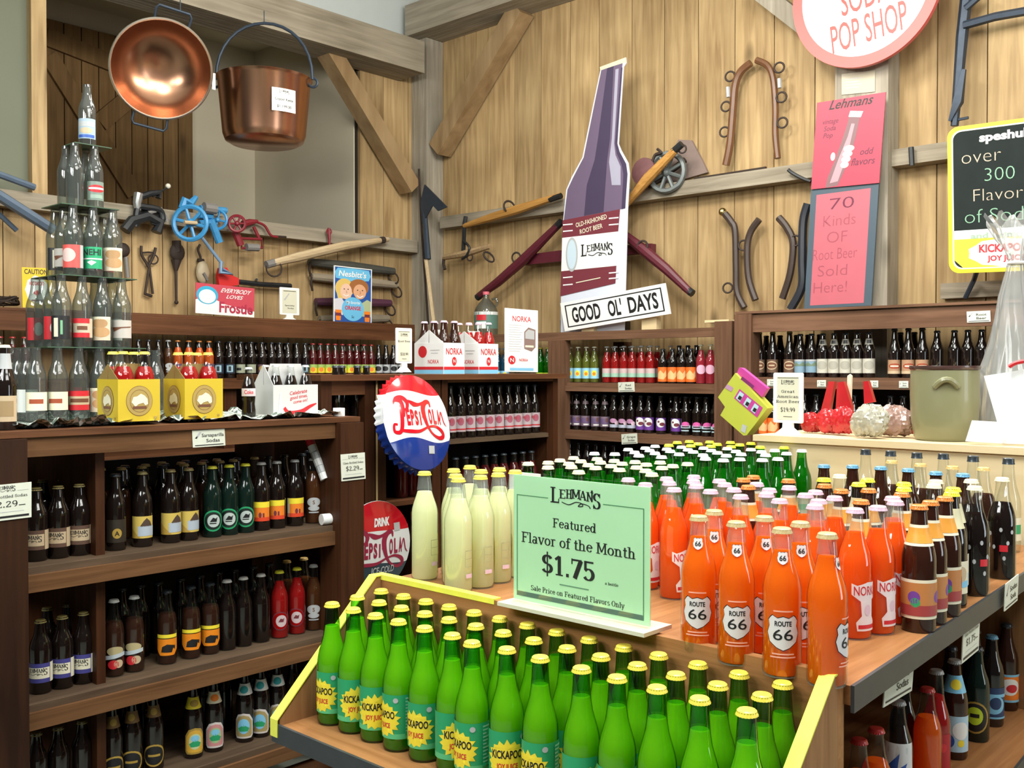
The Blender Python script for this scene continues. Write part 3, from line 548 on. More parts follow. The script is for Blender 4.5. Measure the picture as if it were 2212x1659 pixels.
def cap_mesh(m_, top, n=42, tall=0):
    k = (m_.name, top, n, tall)
    if k not in _caps:
        z = top; h = .0062+tall
        P = [(.0152, z-h), (.0160, z-h), (.0155, z-h+.002), (.0147, z-h+.0042), (.0142, z+.0006), (.0122, z+.0022), (.0001, z+.0025)]
        _caps[k] = MB().lathe(P, m_, n, None, None if tall else [.03, .045, .03, .012, 0, 0, 0]).mesh('cap')
    return _caps[k]
KIND = {}
def kind(key, name, cat, prof, body, liq=None, lvl=.195, cap=None, labels=(), n=24, tallcap=0, patch=None):
    mb = MB()
    if isinstance(body, tuple):      # foot and neck of thicker green or light-whitened clear glass
        z0, z1, thick, thin = body; cut = [z0, z1]; P = []
        for a, b in zip(prof, prof[1:]):
            P.append(a)
            for z in cut:
                if a[1] < z < b[1]: P.append((a[0]+(b[0]-a[0])*(z-a[1])/(b[1]-a[1]), z))
        P.append(prof[-1]); i0 = max(i for i, q in enumerate(P) if q[1] <= z0+1e-6); i1 = max(i for i, q in enumerate(P) if q[1] <= z1+1e-6)
        vs = [(r*cos(2*pi*j/n), r*sin(2*pi*j/n), z) for r, z in P for j in range(n)]; F_ = lambda i: [(i*n+j, i*n+(j+1) % n, (i+1)*n+(j+1) % n, (i+1)*n+j) for j in range(n)]
        mb.add(vs, [tuple(range(n-1, -1, -1))] + [f for i in range(i0) for f in F_(i)] + [f for i in range(i1, len(P)-1) for f in F_(i)] + [tuple((len(P)-1)*n+j for j in range(n))], thick)
        k_ = mb.m(thin); fs = [f for i in range(i0, i1) for f in F_(i)]; mb.f += fs; mb.mi += [k_]*len(fs)
    else: mb.lathe(prof, body, n)
    me = mb.mesh(name); ch = []; top = prof[-1][1]
    if liq: ch.append(('liquid', liquid_mesh(prof, lvl, liq, n)))
    if cap: ch.append(('cap', cap_mesh(cap, top, 42 if n > 16 else 20, tallcap)))
    for i, (nm, zc, fn) in enumerate(labels):
        a = Art(); fn(a); mb = MB(); R = radius(prof, zc)+.0003
        def slope(x, y, h, R=R, zc=zc, prof=prof): r = radius(prof, zc+y)+.0003+h; return (r*cos(x/R), r*sin(x/R), zc+y)
        a.put(slope, mb, .00025, .006 if n > 16 else .012); ch.append((nm, mb.mesh(nm, 60)))
    KIND[key] = (name, cat, me, ch)
def bgrect(a, w, h, m_, strip=None):
    a.rect(-w/2, -h/2, w/2, h/2, m_); a.up()
    return a
def L_kick(a):
    bgrect(a, .15, .084, green); a.rect(-.075, -.042, .075, -.032, c('pale_green_ink', (.10, .50, .22))); a.up()
    P = []
    for i in range(36): r = 1 + (.16 if i % 2 else -.06) + .05*sin(i*2.3); P.append((.034*r*cos(2*pi*i/36), -.006+.030*r*sin(2*pi*i/36)))
    a.poly(P, yell); a.up(); a.text('KICKAPOO', 0, -.003, .0135, black, wd=.056, bold=.03); a.text('JOY JUICE', 0, -.021, .009, redi, wd=.038, bold=.03)
    a.disc(.03, .032, .005, .005, silver, 14); a.rect(.048, -.035, .066, .038, c('dark_green_ink', (.03, .42, .2)))
    a.up()
    for i in range(11): a.rect(.049, .034-.0062*i, .065-.004*(i % 3), .0365-.0062*i, c('pale_lines', (.35, .62, .45)))
def shield(a, w, h, x=0, y=0):
    P = [(0, -.5), (.2, -.42), (.42, -.26), (.5, 0), (.43, .2), (.46, .36), (.4, .44), (.33, .5), (.17, .42), (0, .47)]; P = P + [(-p, q) for p, q in P[-2:0:-1]]
    a.poly([(x+p*w*1.05, y+q*h*1.05) for p, q in P], black); a.up(); a.poly([(x+p*w, y+q*h) for p, q in P], c('shield_white', (.74, .70, .72))); a.up()
def L_66(a):
    shield(a, .050, .054); a.text('ROUTE', 0, .011, .0075, black, wd=.026, bold=.03); a.text('66', 0, -.011, .017, black, wd=.031, bold=.005)
    for y, w_ in ((.033, .03), (-.034, .034), (-.039, .04)): a.rect(-w_/2, y, w_/2, y+.0022, c('coral_line', (.95, .45, .33)))
    a.rect(.052, -.045, .060, .02, c('coral_block', (.95, .50, .33)))
def L_66n(a): shield(a, .017, .020); a.text('66', 0, -.004, .008, black, wd=.010, bold=.02)
def L_norka(a):
    a.poly([(-.03, .02), (-.03, .04), (-.02, .036), (0, .042), (.03, .04), (.03, .016), (.012, .01), (.012, -.02), (.02, -.03), (.02, -.045), (-.02, -.045), (-.022, -.03), (-.012, -.018), (-.014, .008)], c('label_white', (.80, .70, .72))); a.up()
    a.text('NORKA', 0, .019, .016, redi, wd=.052, bold=.01); a.rect(-.018, -.041, .018, -.034, redi); a.disc(0, -.008, .007, .01, lilac, 16)
def L_lemon(a):
    a.poly([(.034+.012*(1+.1*(i % 2))*cos(i*pi/10), .0+.036*(1+.08*(i % 2))*sin(i*pi/10)) for i in range(20)], yell); a.up()
    for i in range(3): a.rect(.026+.0055*i, .012-.018*i, .029+.0055*i, .03-.018*i, black); a.rect(.026+.0055*i, .009-.016*i, .036+.003*i, .012-.016*i, black)
    for (x0, y0, x1, y1) in ((-.018, .022, .004, .0235), (-.018, .005, .004, .0062), (-.018, -.012, .004, -.011), (-.018, -.012, -.017, .022), (.003, -.012, .004, .022)): a.rect(x0, y0, x1, y1, c('grey_line', (.38, .38, .22)))
    a.rect(-.016, -.036, .002, -.027, lilac)
def simple(w, h, bg, *els):
    def f(a):
        if bg: bgrect(a, w, h, bg)
        for e in els:
            k = e[0]
            if k == 'r': a.rect(*[v*q for v, q in zip(e[1:5], (w, h, w, h))], e[5])
            elif k == 'd': a.disc(e[1]*w, e[2]*h, e[3]*w, e[4]*h, e[5], 20)
            elif k == 't': a.text(e[1], e[2]*w, e[3]*h, e[4]*h, e[5], wd=e[6]*w if len(e) > 6 else None, bold=.02)
            elif k == 'u': a.up()
            elif k == 'p': a.poly([(x*w, y*h) for x, y in e[1]], e[2])
            elif k == 'l': a.logo(e[1]*w, e[2]*h, e[3]*w, e[4])
    return f
U = ('u',)
lab = lambda zc, f, nm='label': (nm, zc, f)
OB = 'bottle'
kind('kick', 'green_soda_bottle', OB, TALL, (.024, .203, g_gneck, g_green), q_kick, .200, k_y, [lab(.068, L_kick)], 32)
kind('r66', 'orange_soda_bottle', OB, LONG, (.001, .200, g_haze, g_clear), q_or, .197, k_g, [lab(.072, L_66), lab(.187, L_66n, 'neck_label')], 32)
kind('norka', 'orange_soda_bottle', OB, LONG, (.001, .193, g_haze, g_lilac), q_or2, .190, k_p, [lab(.062, L_norka)], 28)
kind('lemon', 'lemonade_bottle', OB, LEMP, (.001, .205, g_haze, g_clear), q_lem, .202, k_y, [lab(.07, L_lemon)], 28)
for key, cm in (('gc', k_c), ('gw', k_w), ('gy', k_l)): kind(key, 'lime_soda_bottle', OB, LONG, g_dgreen, q_grn, .205, cm, [lab(.06, simple(.07, .06, c('faded_label', (.35, .45, .30)), ('r', -.3, -.2, .3, .1, green)))], 20)
kind('orc', 'brown_soda_bottle', OB, LONG, amber, None, 0, k_o, [lab(.062, simple(.12, .072, cream, U, ('r', -.5, -.42, .5, .42, c('dusk_orange', (.50, .20, .06))), U, ('r', -.5, -.42, .5, -.15, c('dusk_red', (.35, .05, .05))), ('d', -.12, .05, .09, .16, purple), ('d', -.1, -.08, .07, .12, green), ('d', .3, .05, .1, .16, purple))), ('neck_label', .178, simple(.085, .038, cream, U, ('r', -.5, -.36, .5, .36, c('amber_label', (.75, .32, .04)))))], 24)
kind('yel', 'dark_soda_bottle', OB, LONG, dark, None, 0, k_l, [lab(.062, simple(.11, .066, cream, U, ('r', -.4, -.3, .4, -.1, sky), ('d', .1, .1, .15, .25, tanp))), ('neck_label', .180, simple(.07, .04, c('manila', (.62, .58, .38))))], 20)
dots = [('d', x, y, .035, .05, silver) for x, y in ((-.2, .3), (.05, .4), (.2, .1), (-.1, 0), (.12, -.25), (-.25, -.3), (.3, .35))]
kind('crm', 'cola_bottle', OB, LONG, g_clear, q_cola, .175, k_c, [lab(.075, simple(.1, .1, None, *dots, ('r', .02, -.1, .2, .05, redi)))], 24)
kind('blc', 'dark_soda_bottle', OB, LONG, amber, None, 0, k_b, [lab(.062, simple(.1, .06, cream, U, ('r', -.5, -.1, .5, .2, sky)))], 20)
kind('tnc', 'cola_bottle', OB, LONG, g_clear, q_cf, .165, k_t, [lab(.062, simple(.1, .075, c('sage_label', (.50, .52, .42)), U, ('r', -.1, -.3, .1, .3, black), ('d', .25, 0, .1, .2, black)))], 24)
kind('bkc', 'clear_soda_bottle', OB, TALL, g_clear, None, 0, k_k, [lab(.062, simple(.1, .06, cream, U, ('r', -.3, -.2, .3, .2, green)))], 20, .008)
# darker shelves
kind('lehm', 'root_beer_bottle', OB, STUB, dark, None, 0, k_d, [lab(.062, simple(.10, .056, c('brown_label', (.12, .065, .045)), U, ('r', .28, -.5, .5, .5, tanp), ('r', -.5, -.3, .26, .3, tanp), U, ('l', -.12, 0, .6, black)))], 20)
kind('lehb', 'root_beer_bottle', OB, STUB, dark, None, 0, k_d, [lab(.062, simple(.10, .056, c('navy_label', (.06, .055, .25)), U, ('r', -.5, -.28, .26, .28, cream), ('r', .28, -.5, .46, .5, cream), U, ('l', -.12, 0, .6, black)))], 20)
kind('dgold', 'dark_soda_bottle', OB, LONG, dark, None, 0, k_k, [lab(.06, simple(.07, .07, c('black_label', (.03, .022, .015)), U, ('d', 0, -.1, .2, .22, gold), U, ('t', 'A', 0, -.2, .2, black)))], 20)
kind('yblue', 'dark_soda_bottle', OB, LONG, dark, None, 0, k_d, [lab(.062, simple(.085, .068, c('straw_label', (.62, .45, .10)), U, ('p', [(-.5, -.5), (-.5, .1), (.0, -.5)], c('straw_deep', (.45, .28, .05))), ('r', -.12, -.4, .5, .05, c('mist_blue', (.42, .48, .56))), ('p', [(-.05, .02), (.1, .3), (.2, .42), (.34, .25), (.42, .02)], c('coat_brown', (.08, .05, .04)))))], 20)
kind('groun', 'dark_soda_bottle', OB, LONG, c('black_green_glass', (.006, .016, .012), .06, var=0), None, 0, k_l, [lab(.055, simple(.07, .07, None, ('d', 0, 0, .5, .5, green), U, ('d', 0, 0, .42, .42, c('bottle_black', (.01, .02, .016))), U, ('d', .03, 0, .3, .3, c('mint_grey', (.48, .55, .52))), U, ('p', [(-.15, -.05), (.0, .16), (.12, .1), (.2, .18), (.16, -.05)], black), ('r', -.15, -.14, .15, -.09, black)))], 20)
kind('sunst', 'dark_soda_bottle', OB, LONG, dark, None, 0, k_s, [lab(.066, simple(.07, .066, orange, U, ('r', -.5, .2, .5, .5, yell), ('r', -.5, -.5, .5, -.3, c('scarlet', (.70, .06, .02))), ('r', -.5, -.5, -.36, .5, cream), U, ('d', .0, -.18, .07, .14, dkred), ('r', .12, -.3, .2, -.08, dkred)))], 20)
kind('sarsp', 'amber_soda_bottle', OB, LONG, g_clear, q_amb, .185, k_s, [lab(.07, simple(.06, .075, None, ('d', 0, .1, .42, .22, silver), ('d', 0, -.2, .35, .12, silver), U, ('t', 'S', 0, 0, .18, brown), ('r', -.3, -.42, .3, -.36, silver)))], 20)
kind('sasp', 'amber_soda_bottle', OB, LONG, g_clear, q_cf, .165, k_w, [lab(.06, simple(.065, .07, None, ('d', 0, .28, .4, .2, c('nut_tan', (.46, .38, .20))), ('d', -.1, -.3, .25, .2, redi), ('d', .15, -.28, .22, .18, tanp), U, ('p', [(-.5, -.1), (.5, .05), (.5, .22), (-.5, .08)], c('ribbon_grey', (.50, .55, .60)))))], 20)
kind('rhino', 'dark_soda_bottle', OB, LONG, g_clear, q_cf, .16, k_k, [lab(.062, simple(.075, .07, None, ('p', [(-.5, .3), (-.5, -.2), (-.3, -.45), (.3, -.45), (.5, -.2), (.5, .3)], c('sunset', (.80, .24, .01))), ('r', -.48, .34, .48, .5, yell), U, ('p', [(-.25, -.3), (-.2, -.05), (0, .06), (.2, .02), (.36, -.02), (.34, -.2), (.26, -.12), (.2, -.32)], black)))], 20)
kind('darkw', 'dark_soda_bottle', OB, LONG, g_clear, q_cola, .185, k_w, [], 20)
kind('redb', 'red_soda_bottle', OB, LONG, g_clear, q_red, .195, k_l, [lab(.062, simple(.065, .065, None, ('d', 0, 0, .5, .5, dkred), U, ('d', 0, 0, .44, .44, q_red), U, ('d', .05, 0, .3, .32, c('rose_white', (.62, .48, .50))), U, ('p', [(-.12, -.05), (0, .14), (.12, .1), (.2, .16), (.15, -.06)], dkred)))], 20)
kind('goldn', 'dark_soda_bottle', OB, LONG, dark, None, 0, k_g, [lab(.05, simple(.075, .07, None, ('d', 0, 0, .5, .5, gold), U, ('d', 0, 0, .42, .42, black), U, ('r', -.25, -.05, .25, .05, gold))), ('neck_label', .185, simple(.05, .035, c('bronze_label', (.20, .11, .04)), U, ('d', 0, 0, .2, .3, gold)))], 20)
def crest(border, mid, band_): return simple(.068, .085, None, ('p', [(-.5, -.4), (-.4, -.5), (.4, -.5), (.5, -.4), (.5, .2), (.3, .44), (0, .5), (-.3, .44), (-.5, .2)], border), U, ('p', [(-.42, -.36), (-.34, -.43), (.34, -.43), (.42, -.36), (.42, .16), (.25, .36), (0, .42), (-.25, .36), (-.42, .16)], band_), U, ('d', 0, -.02, .3, .3, mid), U, ('d', 0, .1, .2, .12, sky), ('p', [(-.28, -.1), (0, .05), (.28, -.1), (.2, -.22), (-.2, -.22)], green))
kind('ycrest', 'dark_soda_bottle', OB, LONG, dark, None, 0, k_r, [lab(.058, crest(gold, c('cream_green', (.55, .62, .35)), c('mustard', (.70, .40, .05)))), ('neck_label', .178, simple(.07, .036, yell, U, ('d', 0, 0, .2, .3, gold)))], 20)
kind('pcrest', 'dark_soda_bottle', OB, LONG, dark, None, 0, k_r, [lab(.058, crest(c('soft_white', (.68, .62, .60)), c('apple_green', (.35, .52, .25)), c('rose_label', (.62, .26, .26)))), ('neck_label', .178, simple(.07, .036, cream, U, ('d', 0, 0, .2, .3, orange)))], 20)
kind('wcrest', 'dark_soda_bottle', OB, LONG, dark, None, 0, k_k, [lab(.058, crest(c('soft_white', (.68, .62, .60)), sky, c('lagoon', (.40, .30, .12)))), ('neck_label', .178, simple(.07, .036, white, U, ('d', 0, 0, .2, .34, teal)))], 20)
kind('plain', 'dark_soda_bottle', OB, LONG, dark, None, 0, k_k, [], 16); kind('plainr', 'dark_soda_bottle', OB, LONG, dark, None, 0, k_r, [], 16); kind('plaing', 'root_beer_bottle', OB, STUB, dark, None, 0, k_d, [], 16)
kind('clrback', 'clear_soda_bottle', OB, LONG, g_clear, q_amb, .16, k_t, [], 16)
# far wall shelves
kind('wred', 'red_soda_bottle', OB, LONG, g_clear, q_dred, .19, k_r, [lab(.06, simple(.08, .06, c('label_pinkish', (.62, .50, .52)), U, ('d', 0, -.05, .3, .2, dkred)))], 16)
kind('wor', 'orange_soda_bottle', OB, LONG, g_clear, q_or2, .19, k_o, [lab(.06, simple(.08, .06, c('label_deep', (.1, .04, .1))))], 16)
kind('wbl', 'dark_soda_bottle', OB, LONG, dark, None, 0, k_k, [lab(.06, simple(.08, .06, c('dark_label', (.02, .03, .05)), U, ('r', -.25, -.35, .25, .35, c('ice_blue', (.30, .48, .58))), U, ('r', -.1, -.25, .1, .25, black)))], 16)
kind('wcr', 'dark_soda_bottle', OB, LONG, dark, None, 0, k_k, [lab(.06, simple(.08, .055, c('olive_cream', (.32, .34, .25)), U, ('r', -.3, -.2, .1, .1, black)))], 16)
kind('wgo', 'dark_soda_bottle', OB, LONG, dark, None, 0, k_k, [lab(.06, simple(.08, .055, c('plum_label', (.12, .06, .08)), U, ('d', 0, 0, .3, .35, gold)))], 16)
kind('wyl', 'red_soda_bottle', OB, LONG, g_clear, q_dred, .19, k_r, [lab(.06, simple(.09, .058, yell, U, ('r', -.5, .1, .5, .5, c('leaf_label', (.35, .50, .12))), ('d', .1, -.1, .16, .28, orange), ('d', -.25, .1, .15, .25, lime)))], 16)
kind('wwh', 'dark_soda_bottle', OB, LONG, dark, None, 0, k_k, [lab(.06, simple(.08, .06, c('mist_label', (.48, .50, .52)), U, ('d', 0, 0, .3, .3, black)))], 16)
kind('sky', 'yellow_soda_bottle', OB, LONG, g_clear, q_ylg, .205, k_c, [lab(.06, simple(.10, .068, c('sky_label', (.30, .62, .80)), U, ('d', 0, 0, .17, .28, yell), U, ('d', 0, -.05, .1, .16, orange)))], 18)
kind('ruby', 'red_soda_bottle', OB, LONG, g_clear, q_red, .195, k_s, [lab(.064, simple(.075, .055, c('blush_label', (.60, .45, .45)), U, ('r', -.5, -.5, .5, -.05, c('jade_label', (.33, .55, .42)))))], 18)
kind('flame', 'dark_soda_bottle', OB, STUB, dark, None, 0, k_k, [lab(.055, simple(.10, .088, c('flame_label', (.88, .16, .02)), U, ('p', [(-.3, -.3), (-.35, 0), (-.1, .3), (.1, .05), (.25, .3), (.3, -.1), (.1, -.35)], c('peach_label', (.90, .50, .22)))))], 18)
kind('pink', 'red_soda_bottle', OB, LONG, g_clear, q_pnk, .20, k_c, [lab(.085, simple(.06, .055, None, ('d', 0, 0, .5, .5, c('rose_oval', (.80, .45, .60)))))], 18)
kind('dusk', 'dark_soda_bottle', OB, LONG, dark, None, 0, k_k, [lab(.06, simple(.09, .066, c('mauve_label', (.20, .14, .19)), U, ('r', -.5, -.2, .5, .3, c('dusk_label', (.14, .09, .20))), ('d', .1, .15, .12, .2, brown), ('r', -.2, -.4, .2, -.28, white))), ('neck_label', .18, simple(.05, .02, c('neck_mauve', (.25, .18, .2))))], 18)
kind('bloss', 'dark_soda_bottle', OB, LONG, dark, None, 0, k_k, [lab(.06, simple(.07, .066, None, ('r', -.5, -.5, .5, -.2, c('frost_label', (.45, .48, .60))), ('d', -.1, .15, .35, .22, c('blossom', (.50, .25, .42))), ('d', .25, -.05, .2, .2, lilac)))], 18)
kind('grape', 'dark_soda_bottle', OB, LONG, dark, None, 0, k_k, [lab(.06, simple(.10, .078, purple, U, ('d', -.05, .12, .3, .36, white), U, ('d', .05, .0, .17, .14, dkred), ('d', -.18, .2, .07, .08, dkred)))], 18)
kind('neon', 'dark_soda_bottle', OB, LONG, dark, None, 0, k_k, [lab(.055, simple(.075, .06, None, ('d', 0, .15, .35, .3, pinkp), ('r', -.5, -.2, .5, .1, c('ice_label', (.48, .66, .72))), ('r', -.4, -.5, .3, -.38, c('ice_label', (.48, .66, .72))), U, ('r', -.3, -.1, .3, 0, black)))], 18)
kind('oval', 'root_beer_bottle', OB, TALL, dark, None, 0, k_d, [lab(.06, simple(.09, .072, c('bronze_brown', (.14, .08, .05)), U, ('d', 0, .05, .36, .32, tanp), U, ('d', 0, .05, .3, .24, brown), U, ('r', -.18, 0, .18, .1, tanp)))], 18)
kind('lake', 'root_beer_bottle', OB, LONG, dark, None, 0, k_k, [lab(.06, simple(.09, .07, c('lake_blue', (.20, .32, .42)), U, ('p', [(-.5, 0), (-.2, .3), (0, .1), (.2, .32), (.5, 0)], c('hill_green', (.16, .22, .14))), ('r', -.5, .36, .5, .5, silver)))], 18)
kind('ivory', 'root_beer_bottle', OB, LONG, dark, None, 0, k_k, [lab(.06, simple(.10, .075, c('ivory_label', (.56, .54, .46)), U, ('d', 0, .05, .28, .3, c('ivory_dark', (.40, .38, .32))))), ('neck_label', .185, simple(.05, .03, c('ivory_dark', (.40, .38, .32)), U, ('r', -.2, -.3, .2, .3, black)))], 18)
kind('rust', 'root_beer_bottle', OB, TALL, dark, None, 0, k_k, [lab(.055, simple(.10, .07, c('rust_label', (.42, .24, .14)), U, ('r', -.5, -.5, .5, -.3, tanp), ('d', 0, .05, .3, .2, c('rust_red', (.35, .07, .03))), U, ('r', -.2, 0, .2, .1, cream)))], 18)
kind('nrk', 'dark_soda_bottle', OB, LONG, dark, None, 0, k_k, [lab(.063, simple(.075, .07, c('pinkish_label', (.60, .47, .50)), U, ('r', -.5, -.38, .5, -.3, redi), ('d', .12, .15, .2, .25, c('rose_red', (.45, .12, .18))), ('t', 'NORKA', -.1, .1, .2, redi, .7)))], 18)
kind('rneck', 'red_soda_bottle', OB, LONG, g_clear, q_dred, .185, k_k, [], 18); kind('blub', 'blue_soda_bottle', OB, LONG, g_clear, q_blu, .19, k_b, [lab(.05, simple(.09, .05, sky, U, ('d', 0, 0, .2, .3, yell)))], 18)
kind('limeb', 'lime_soda_bottle', OB, LONG, g_dgreen, q_grn, .2, k_y, [lab(.045, simple(.09, .035, lime))], 18)
# pyramid empties: only the label differs
EL = {'e_blue': simple(.08, .075, c('faded_blue', (.34, .45, .55)), U, ('r', -.4, .1, .4, .35, silver), ('d', 0, -.1, .3, .15, tanp), ('r', -.4, -.45, .4, -.3, blue)),
 'e_redov': simple(.075, .07, c('faded_green', (.20, .26, .22)), U, ('d', 0, .12, .45, .2, redi), U, ('r', -.4, .08, .4, .18, white), ('r', -.3, -.4, .3, -.2, c('faded_green2', (.3, .4, .33)))),
 'e_none': None,
 'e_red': simple(.09, .075, c('poppy', (.75, .10, .09)), U, ('d', -.15, .05, .28, .3, c('rosy', (.80, .55, .52))), ('r', .3, -.5, .5, .5, silver)),
 'e_ner': simple(.075, .072, c('emerald', (.02, .36, .16)), U, ('r', -.5, -.08, .5, -.02, white), ('t', 'NEHI', 0, .12, .28, black, .8), U, ('p', [(-.2, -.2), (0, -.12), (.2, -.2), (0, -.36)], white)),
 'e_nut': simple(.075, .078, c('parchment', (.66, .55, .42)), U, ('d', 0, .22, .35, .2, c('caramel', (.45, .26, .12))), ('d', .05, -.15, .4, .22, c('toast', (.52, .30, .14))), ('r', -.5, .38, .5, .5, cream)),
 'e_reds': simple(.075, .075, redi, U, ('d', 0, 0, .2, .3, white)), 'e_white': simple(.085, .072, white, U, ('d', .4, -.05, .12, .18, green), ('d', .4, -.2, .1, .1, yell)),
 'e_crs': simple(.08, .062, c('sand_paper', (.58, .48, .36)), U, ('r', -.5, .25, .2, .5, redi), ('r', -.5, -.5, .2, -.25, redi), ('r', -.3, -.1, .1, .1, brown)),
 'e_scr': simple(.085, .06, c('grey_paper', (.52, .48, .44)), U, ('p', [(-.4, .1), (-.3, -.15), (0, .05), (.4, .1), (.42, .16), (0, .12)], brown)),
 'e_blk': simple(.07, .075, black, U, ('r', -.25, -.4, -.05, .4, cream), ('r', .05, -.3, .15, .3, c('leaf2', (.2, .45, .25)))),
 'e_cream': simple(.085, .058, cream, U, ('r', -.3, -.12, .2, .12, c('rust_red', (.35, .07, .03)))), 'e_rtan': simple(.09, .062, redi, U, ('r', -.5, -.22, .5, .22, tanp), U, ('r', -.35, -.1, .35, .1, brown))}
ELN = {'e_blue': 'pale blue label', 'e_redov': 'red oval on its dark label', 'e_none': 'no readable label', 'e_red': 'red and white label', 'e_ner': 'green label', 'e_nut': 'peanut label', 'e_reds': 'red label', 'e_white': 'white label', 'e_crs': 'red and tan banded label', 'e_scr': 'grey script label', 'e_blk': 'black and cream label', 'e_cream': 'plain cream label', 'e_rtan': 'tan label edged red'}
for k_, f in EL.items(): kind(k_, 'empty_bottle', OB, LONG, g_empty, None, 0, None, [lab(.062, f)] if f else [], 24)
kind('coke', 'cola_bottle', OB, COKE, g_clear, q_cola, .155, k_s, [lab(.10, simple(.07, .03, c('wrap_white', (.66, .60, .62)), U, ('t', 'Coke', 0, -.2, .5, redi, .5)))], 24)
kind('cktn', 'red_soda_bottle', OB, STUB, g_clear, q_red, .165, k_y, [], 24); kind('ndark', 'root_beer_bottle', OB, LONG, amber, None, 0, k_p, [], 20); kind('nred', 'red_soda_bottle', OB, LONG, g_clear, q_red, .188, k_p, [], 20)
kind('hand', 'root_beer_bottle', OB, TALL, dark, None, 0, k_c, [lab(.062, simple(.08, .075, tanp, U, ('r', -.3, -.3, .3, .3, c('label_brown', (.35, .24, .12))))), ('neck_label', .2, simple(.08, .045, silver))], 24)
# lower island shelf
kind('l_red', 'orange_soda_bottle', OB, LONG, g_clear, q_or2, .17, k_r, [], 24)
kind('l_script', 'clear_soda_bottle', OB, LONG, g_clear, q_or2, .12, k_s, [lab(.085, simple(.08, .13, c('bright_label', (.72, .74, .76)), U, ('p', [(-.3, -.4), (-.1, .0), (-.3, .1), (.05, .35), (.0, .1), (.25, .2), (.05, -.15), (.2, -.3)], blue), ('r', -.1, -.5, .35, -.42, redi)))], 24)
kind('l_rr', 'red_soda_bottle', OB, TALL, g_clear, q_red, .19, k_s, [lab(.06, simple(.09, .10, c('crimson', (.40, .01, .02)), U, ('r', -.15, -.4, -.03, .4, c('rose_line', (.65, .35, .35))), ('r', .05, -.4, .09, .4, c('rose_line', (.65, .35, .35))), ('d', .25, .2, .1, .1, redi)))], 24)
kind('l_sky', 'root_beer_bottle', OB, LONG, amber, None, 0, k_s, [lab(.062, simple(.10, .085, c('cloud_blue', (.42, .62, .76)), U, ('d', .1, .1, .2, .25, white), ('d', -.2, -.2, .15, .2, blue), ('d', .1, -.25, .08, .1, yell))), ('neck_label', .178, simple(.06, .04, sky, U, ('d', 0, 0, .2, .3, yell)))], 24)
kind('l_ring', 'dark_soda_bottle', OB, LONG, c('black_green_glass', (.006, .016, .012)), None, 0, k_k, [lab(.062, simple(.07, .08, None, ('d', 0, 0, .5, .5, gold), U, ('d', 0, 0, .44, .44, black), U, ('d', 0, .05, .28, .28, lime), U, ('r', -.15, 0, .15, .12, black)))], 24)
kind('l_blue', 'root_beer_bottle', OB, LONG, dark, None, 0, k_b, [lab(.062, simple(.10, .08, c('deep_blue', (.02, .05, .14)), U, ('d', 0, -.05, .3, .3, sky), U, ('d', .05, .0, .15, .2, c('deep_blue', (.02, .05, .14))), ('r', -.5, -.5, .5, -.44, sky), ('r', -.4, .2, .4, .3, sky)))], 24)
kind('l_or', 'amber_soda_bottle', OB, LONG, amber, None, 0, k_k, [lab(.062, simple(.10, .075, orange, U, ('r', -.5, .42, .5, .5, sky), ('r', -.5, -.5, .5, -.42, sky), ('d', 0, .05, .28, .3, white), U, ('d', .05, .0, .15, .15, redi)))], 24)
# ---------------------------------------------------------------- placing bottles: gather by shelf, keep them apart, then stand them
PLACE = {}
def stand(shelf, key, x, y, z, label, group, jit=.35, fix=False, face=None, sc=1, turn=0): PLACE.setdefault(shelf, []).append([x, y, z, key, label, group, jit, fix, face, sc, turn])
def by_cap(shelf, key, pts, zbase, label, group, jit=.35, turn=0):
    top = KIND[key][2].vertices; h = max(v.co.z for v in top)+.0025
    P = sorted(pts)
    for i, (px, py) in enumerate(P):
        p = at(px, py, Z=zbase+h); stand(shelf, key, p.x, p.y, zbase, label.format(o=ORD[i+1]), group, jit, turn=turn[i] if isinstance(turn, list) else turn)
def by_row(shelf, items, z, plane, label, group, jit=.3, off=0):
    """items: (key, description, [pixel columns]); plane: ('X'|'Y', value)"""
    for key, desc, cols in items:
        for i, px in enumerate(sorted(cols)):
            p = at(px, 800, **{plane[0]: plane[1]})
            stand(shelf, key, p.x, p.y, z, label.format(d=desc, o='the only one' if len(cols) == 1 else ORD[i+1]+' from left'), group, jit)
def stand_all():
    for shelf, L_ in PLACE.items():
        for it in range(60):
            moved = False
            for i in range(len(L_)):
                for j in range(i):
                    a, b = L_[i], L_[j]; dx, dy = a[0]-b[0], a[1]-b[1]; d = hypot(dx, dy); m_ = .0628 if shelf[0] != '_' else 0
                    if d < m_:
                        if d < 1e-5: dx, dy, d = .001, .0007, .0012
                        k = (m_-d)/d/2*.9; moved = True
                        if not a[7]: a[0] += dx*k; a[1] += dy*k
                        if not b[7]: b[0] -= dx*k; b[1] -= dy*k
            if not moved: break
        for (x, y, z, key, label, group, jit, fix, face, sc, turn) in L_:
            name, cat, me, ch = KIND[key]; o = bpy.data.objects.new(name, me); COL.objects.link(o)
            o.location = (x, y, z); a = atan2(-y, -x) if face is None else face
            o.rotation_euler.z = a + turn + random.uniform(-jit, jit); o.scale = (sc,)*3; tag(o, label, cat, group)
            for nm, cm in ch:
                q = bpy.data.objects.new(nm, cm); COL.objects.link(q); q.parent = o
